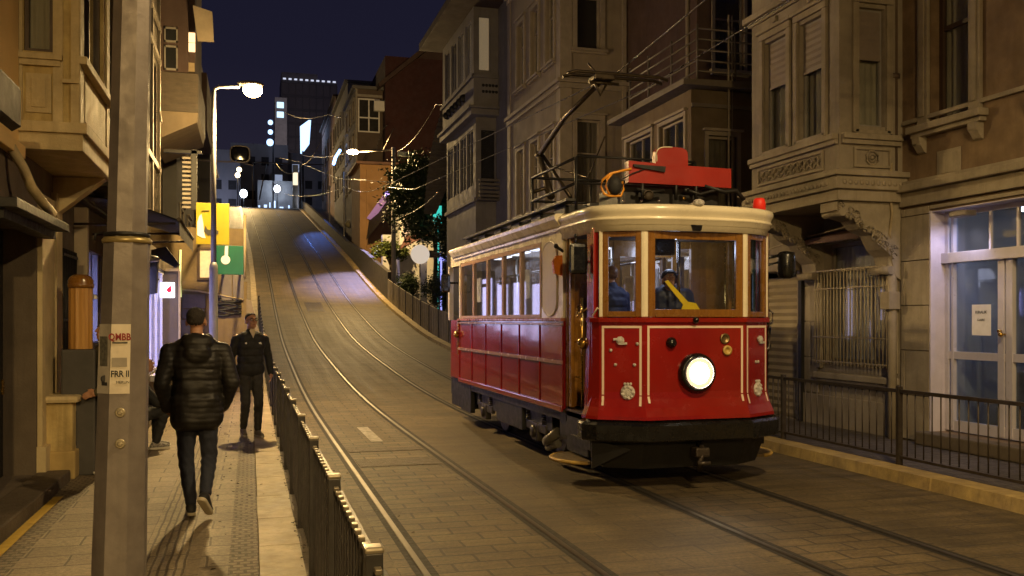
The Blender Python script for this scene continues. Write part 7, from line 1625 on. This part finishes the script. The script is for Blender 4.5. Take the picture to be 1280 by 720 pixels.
sx, sy = a[0]+.01-.28*math.sin(1.1), a[1]+.05-.28*math.cos(1.1); ST2.location = (sx, sy, .12)
q = MB(); q.bx(sx-.15, sx+.15, sy-.15, sy+.15, .38, .42, .01); q.build('seat', CANVAS, ST2)
for dx in (-.13, .13):
    for dy in (-.13, .13): q = MB(); q.cyl((sx+dx, sy+dy, .12), (sx+dx*.8, sy+dy*.8, .38), .012); q.build('leg', GALV, ST2)
q = MB(); q.ball((a[0]+.05, a[1]-.02, .12+.10), .12, 10, (1.2,.9,.8)); q.tube([(a[0]-.05, a[1]-.02, .25), (a[0]+.02, a[1]-.02, .42), (a[0]+.1, a[1]-.02, .25)], .01); q.mats = [] ; 
bag = q.build('black_bag', BLACKR); bag.location.x += .42*0; tag(bag, 'small black bag on the pavement by the seated person', 'bag')
bag.location = (a[0]-.32, a[1]+.42, .12)
# ---- tram crew
BLU = mat('navy_uniform', (.022,.035,.10), (.015,.025,.075), 5, .7, bump=.15)
Jd = dict(Jo); Jd.update(hip=(0,0,.90), chest=(0,.10,1.26), head=(.03,.22,1.47), hpitch=-.5)
person('tram driver in a dark cap and navy jacket behind the tram windscreen', (XC+.10, 9.72, .78), PI-.3, Jd, dict(jacket=mat('dark_navy_coat', (.012,.018,.05), None, 5, .6), trousers=NAVY, k=1.22), hood=True, hat=mat('black_cap', (.012,.012,.016), None, 5, .5))
Jp = dict(Jo); Jp.update(hpitch=-.1, head=(0,.05,1.53), chest=(0,.01,1.30))
person('passenger in a navy jacket with reddish hair seen through the narrow left windscreen', (XC-.50, 9.98, .78), .3, Jp, dict(jacket=BLU, trousers=NAVY, k=1.0), hairm=HAIRR)
# ================================================================= sky, camera, view
w = bpy.data.worlds.new('World'); bpy.context.scene.world = w; w.use_nodes = True; nt = w.node_tree; bgn = nt.nodes['Background']
tc = N(nt, 'ShaderNodeTexCoord'); sp = N(nt, 'ShaderNodeSeparateXYZ'); nt.links.new(tc.outputs['Generated'], sp.inputs[0])
cl = ramp(nt, sp.outputs[2], [(.0, (.028,.024,.036)), (.12, (.016,.014,.026)), (.26, (.0085,.0080,.0185)), (.55, (.005,.005,.014))])
sk = N(nt, 'ShaderNodeTexSky'); sk.sky_type = 'NISHITA'; sk.sun_disc = False; sk.sun_elevation = math.radians(-4); sk.sun_rotation = math.radians(200)
ad = mixc(nt, .03, cl, sk.outputs[0], 'ADD'); nt.links.new(ad, bgn.inputs[0]); bgn.inputs[1].default_value = 1.0
cam = bpy.data.cameras.new('camera'); cam.lens = 36*F/1280; cam.sensor_width = 36; cam.shift_y = 40/1280; cam.clip_end = 1500; cam.clip_start = .05
co = bpy.data.objects.new('camera', cam); C.objects.link(co); co.location = (0, 0, EYE); co.rotation_euler = (PI/2, 0, -math.atan2(SA, CA)); bpy.context.scene.camera = co
sc = bpy.context.scene; sc.view_settings.view_transform = 'Standard'; sc.view_settings.look = 'None'; sc.view_settings.exposure = 0.25; sc.view_settings.gamma = 1
try:
    sc.cycles.max_bounces = 5; sc.cycles.volume_bounces = 0; sc.cycles.transparent_max_bounces = 16; sc.cycles.sample_clamp_indirect = 4; sc.cycles.caustics_reflective = False; sc.cycles.caustics_refractive = False
except Exception: pass
bpy.data.scenes.remove(TMP)
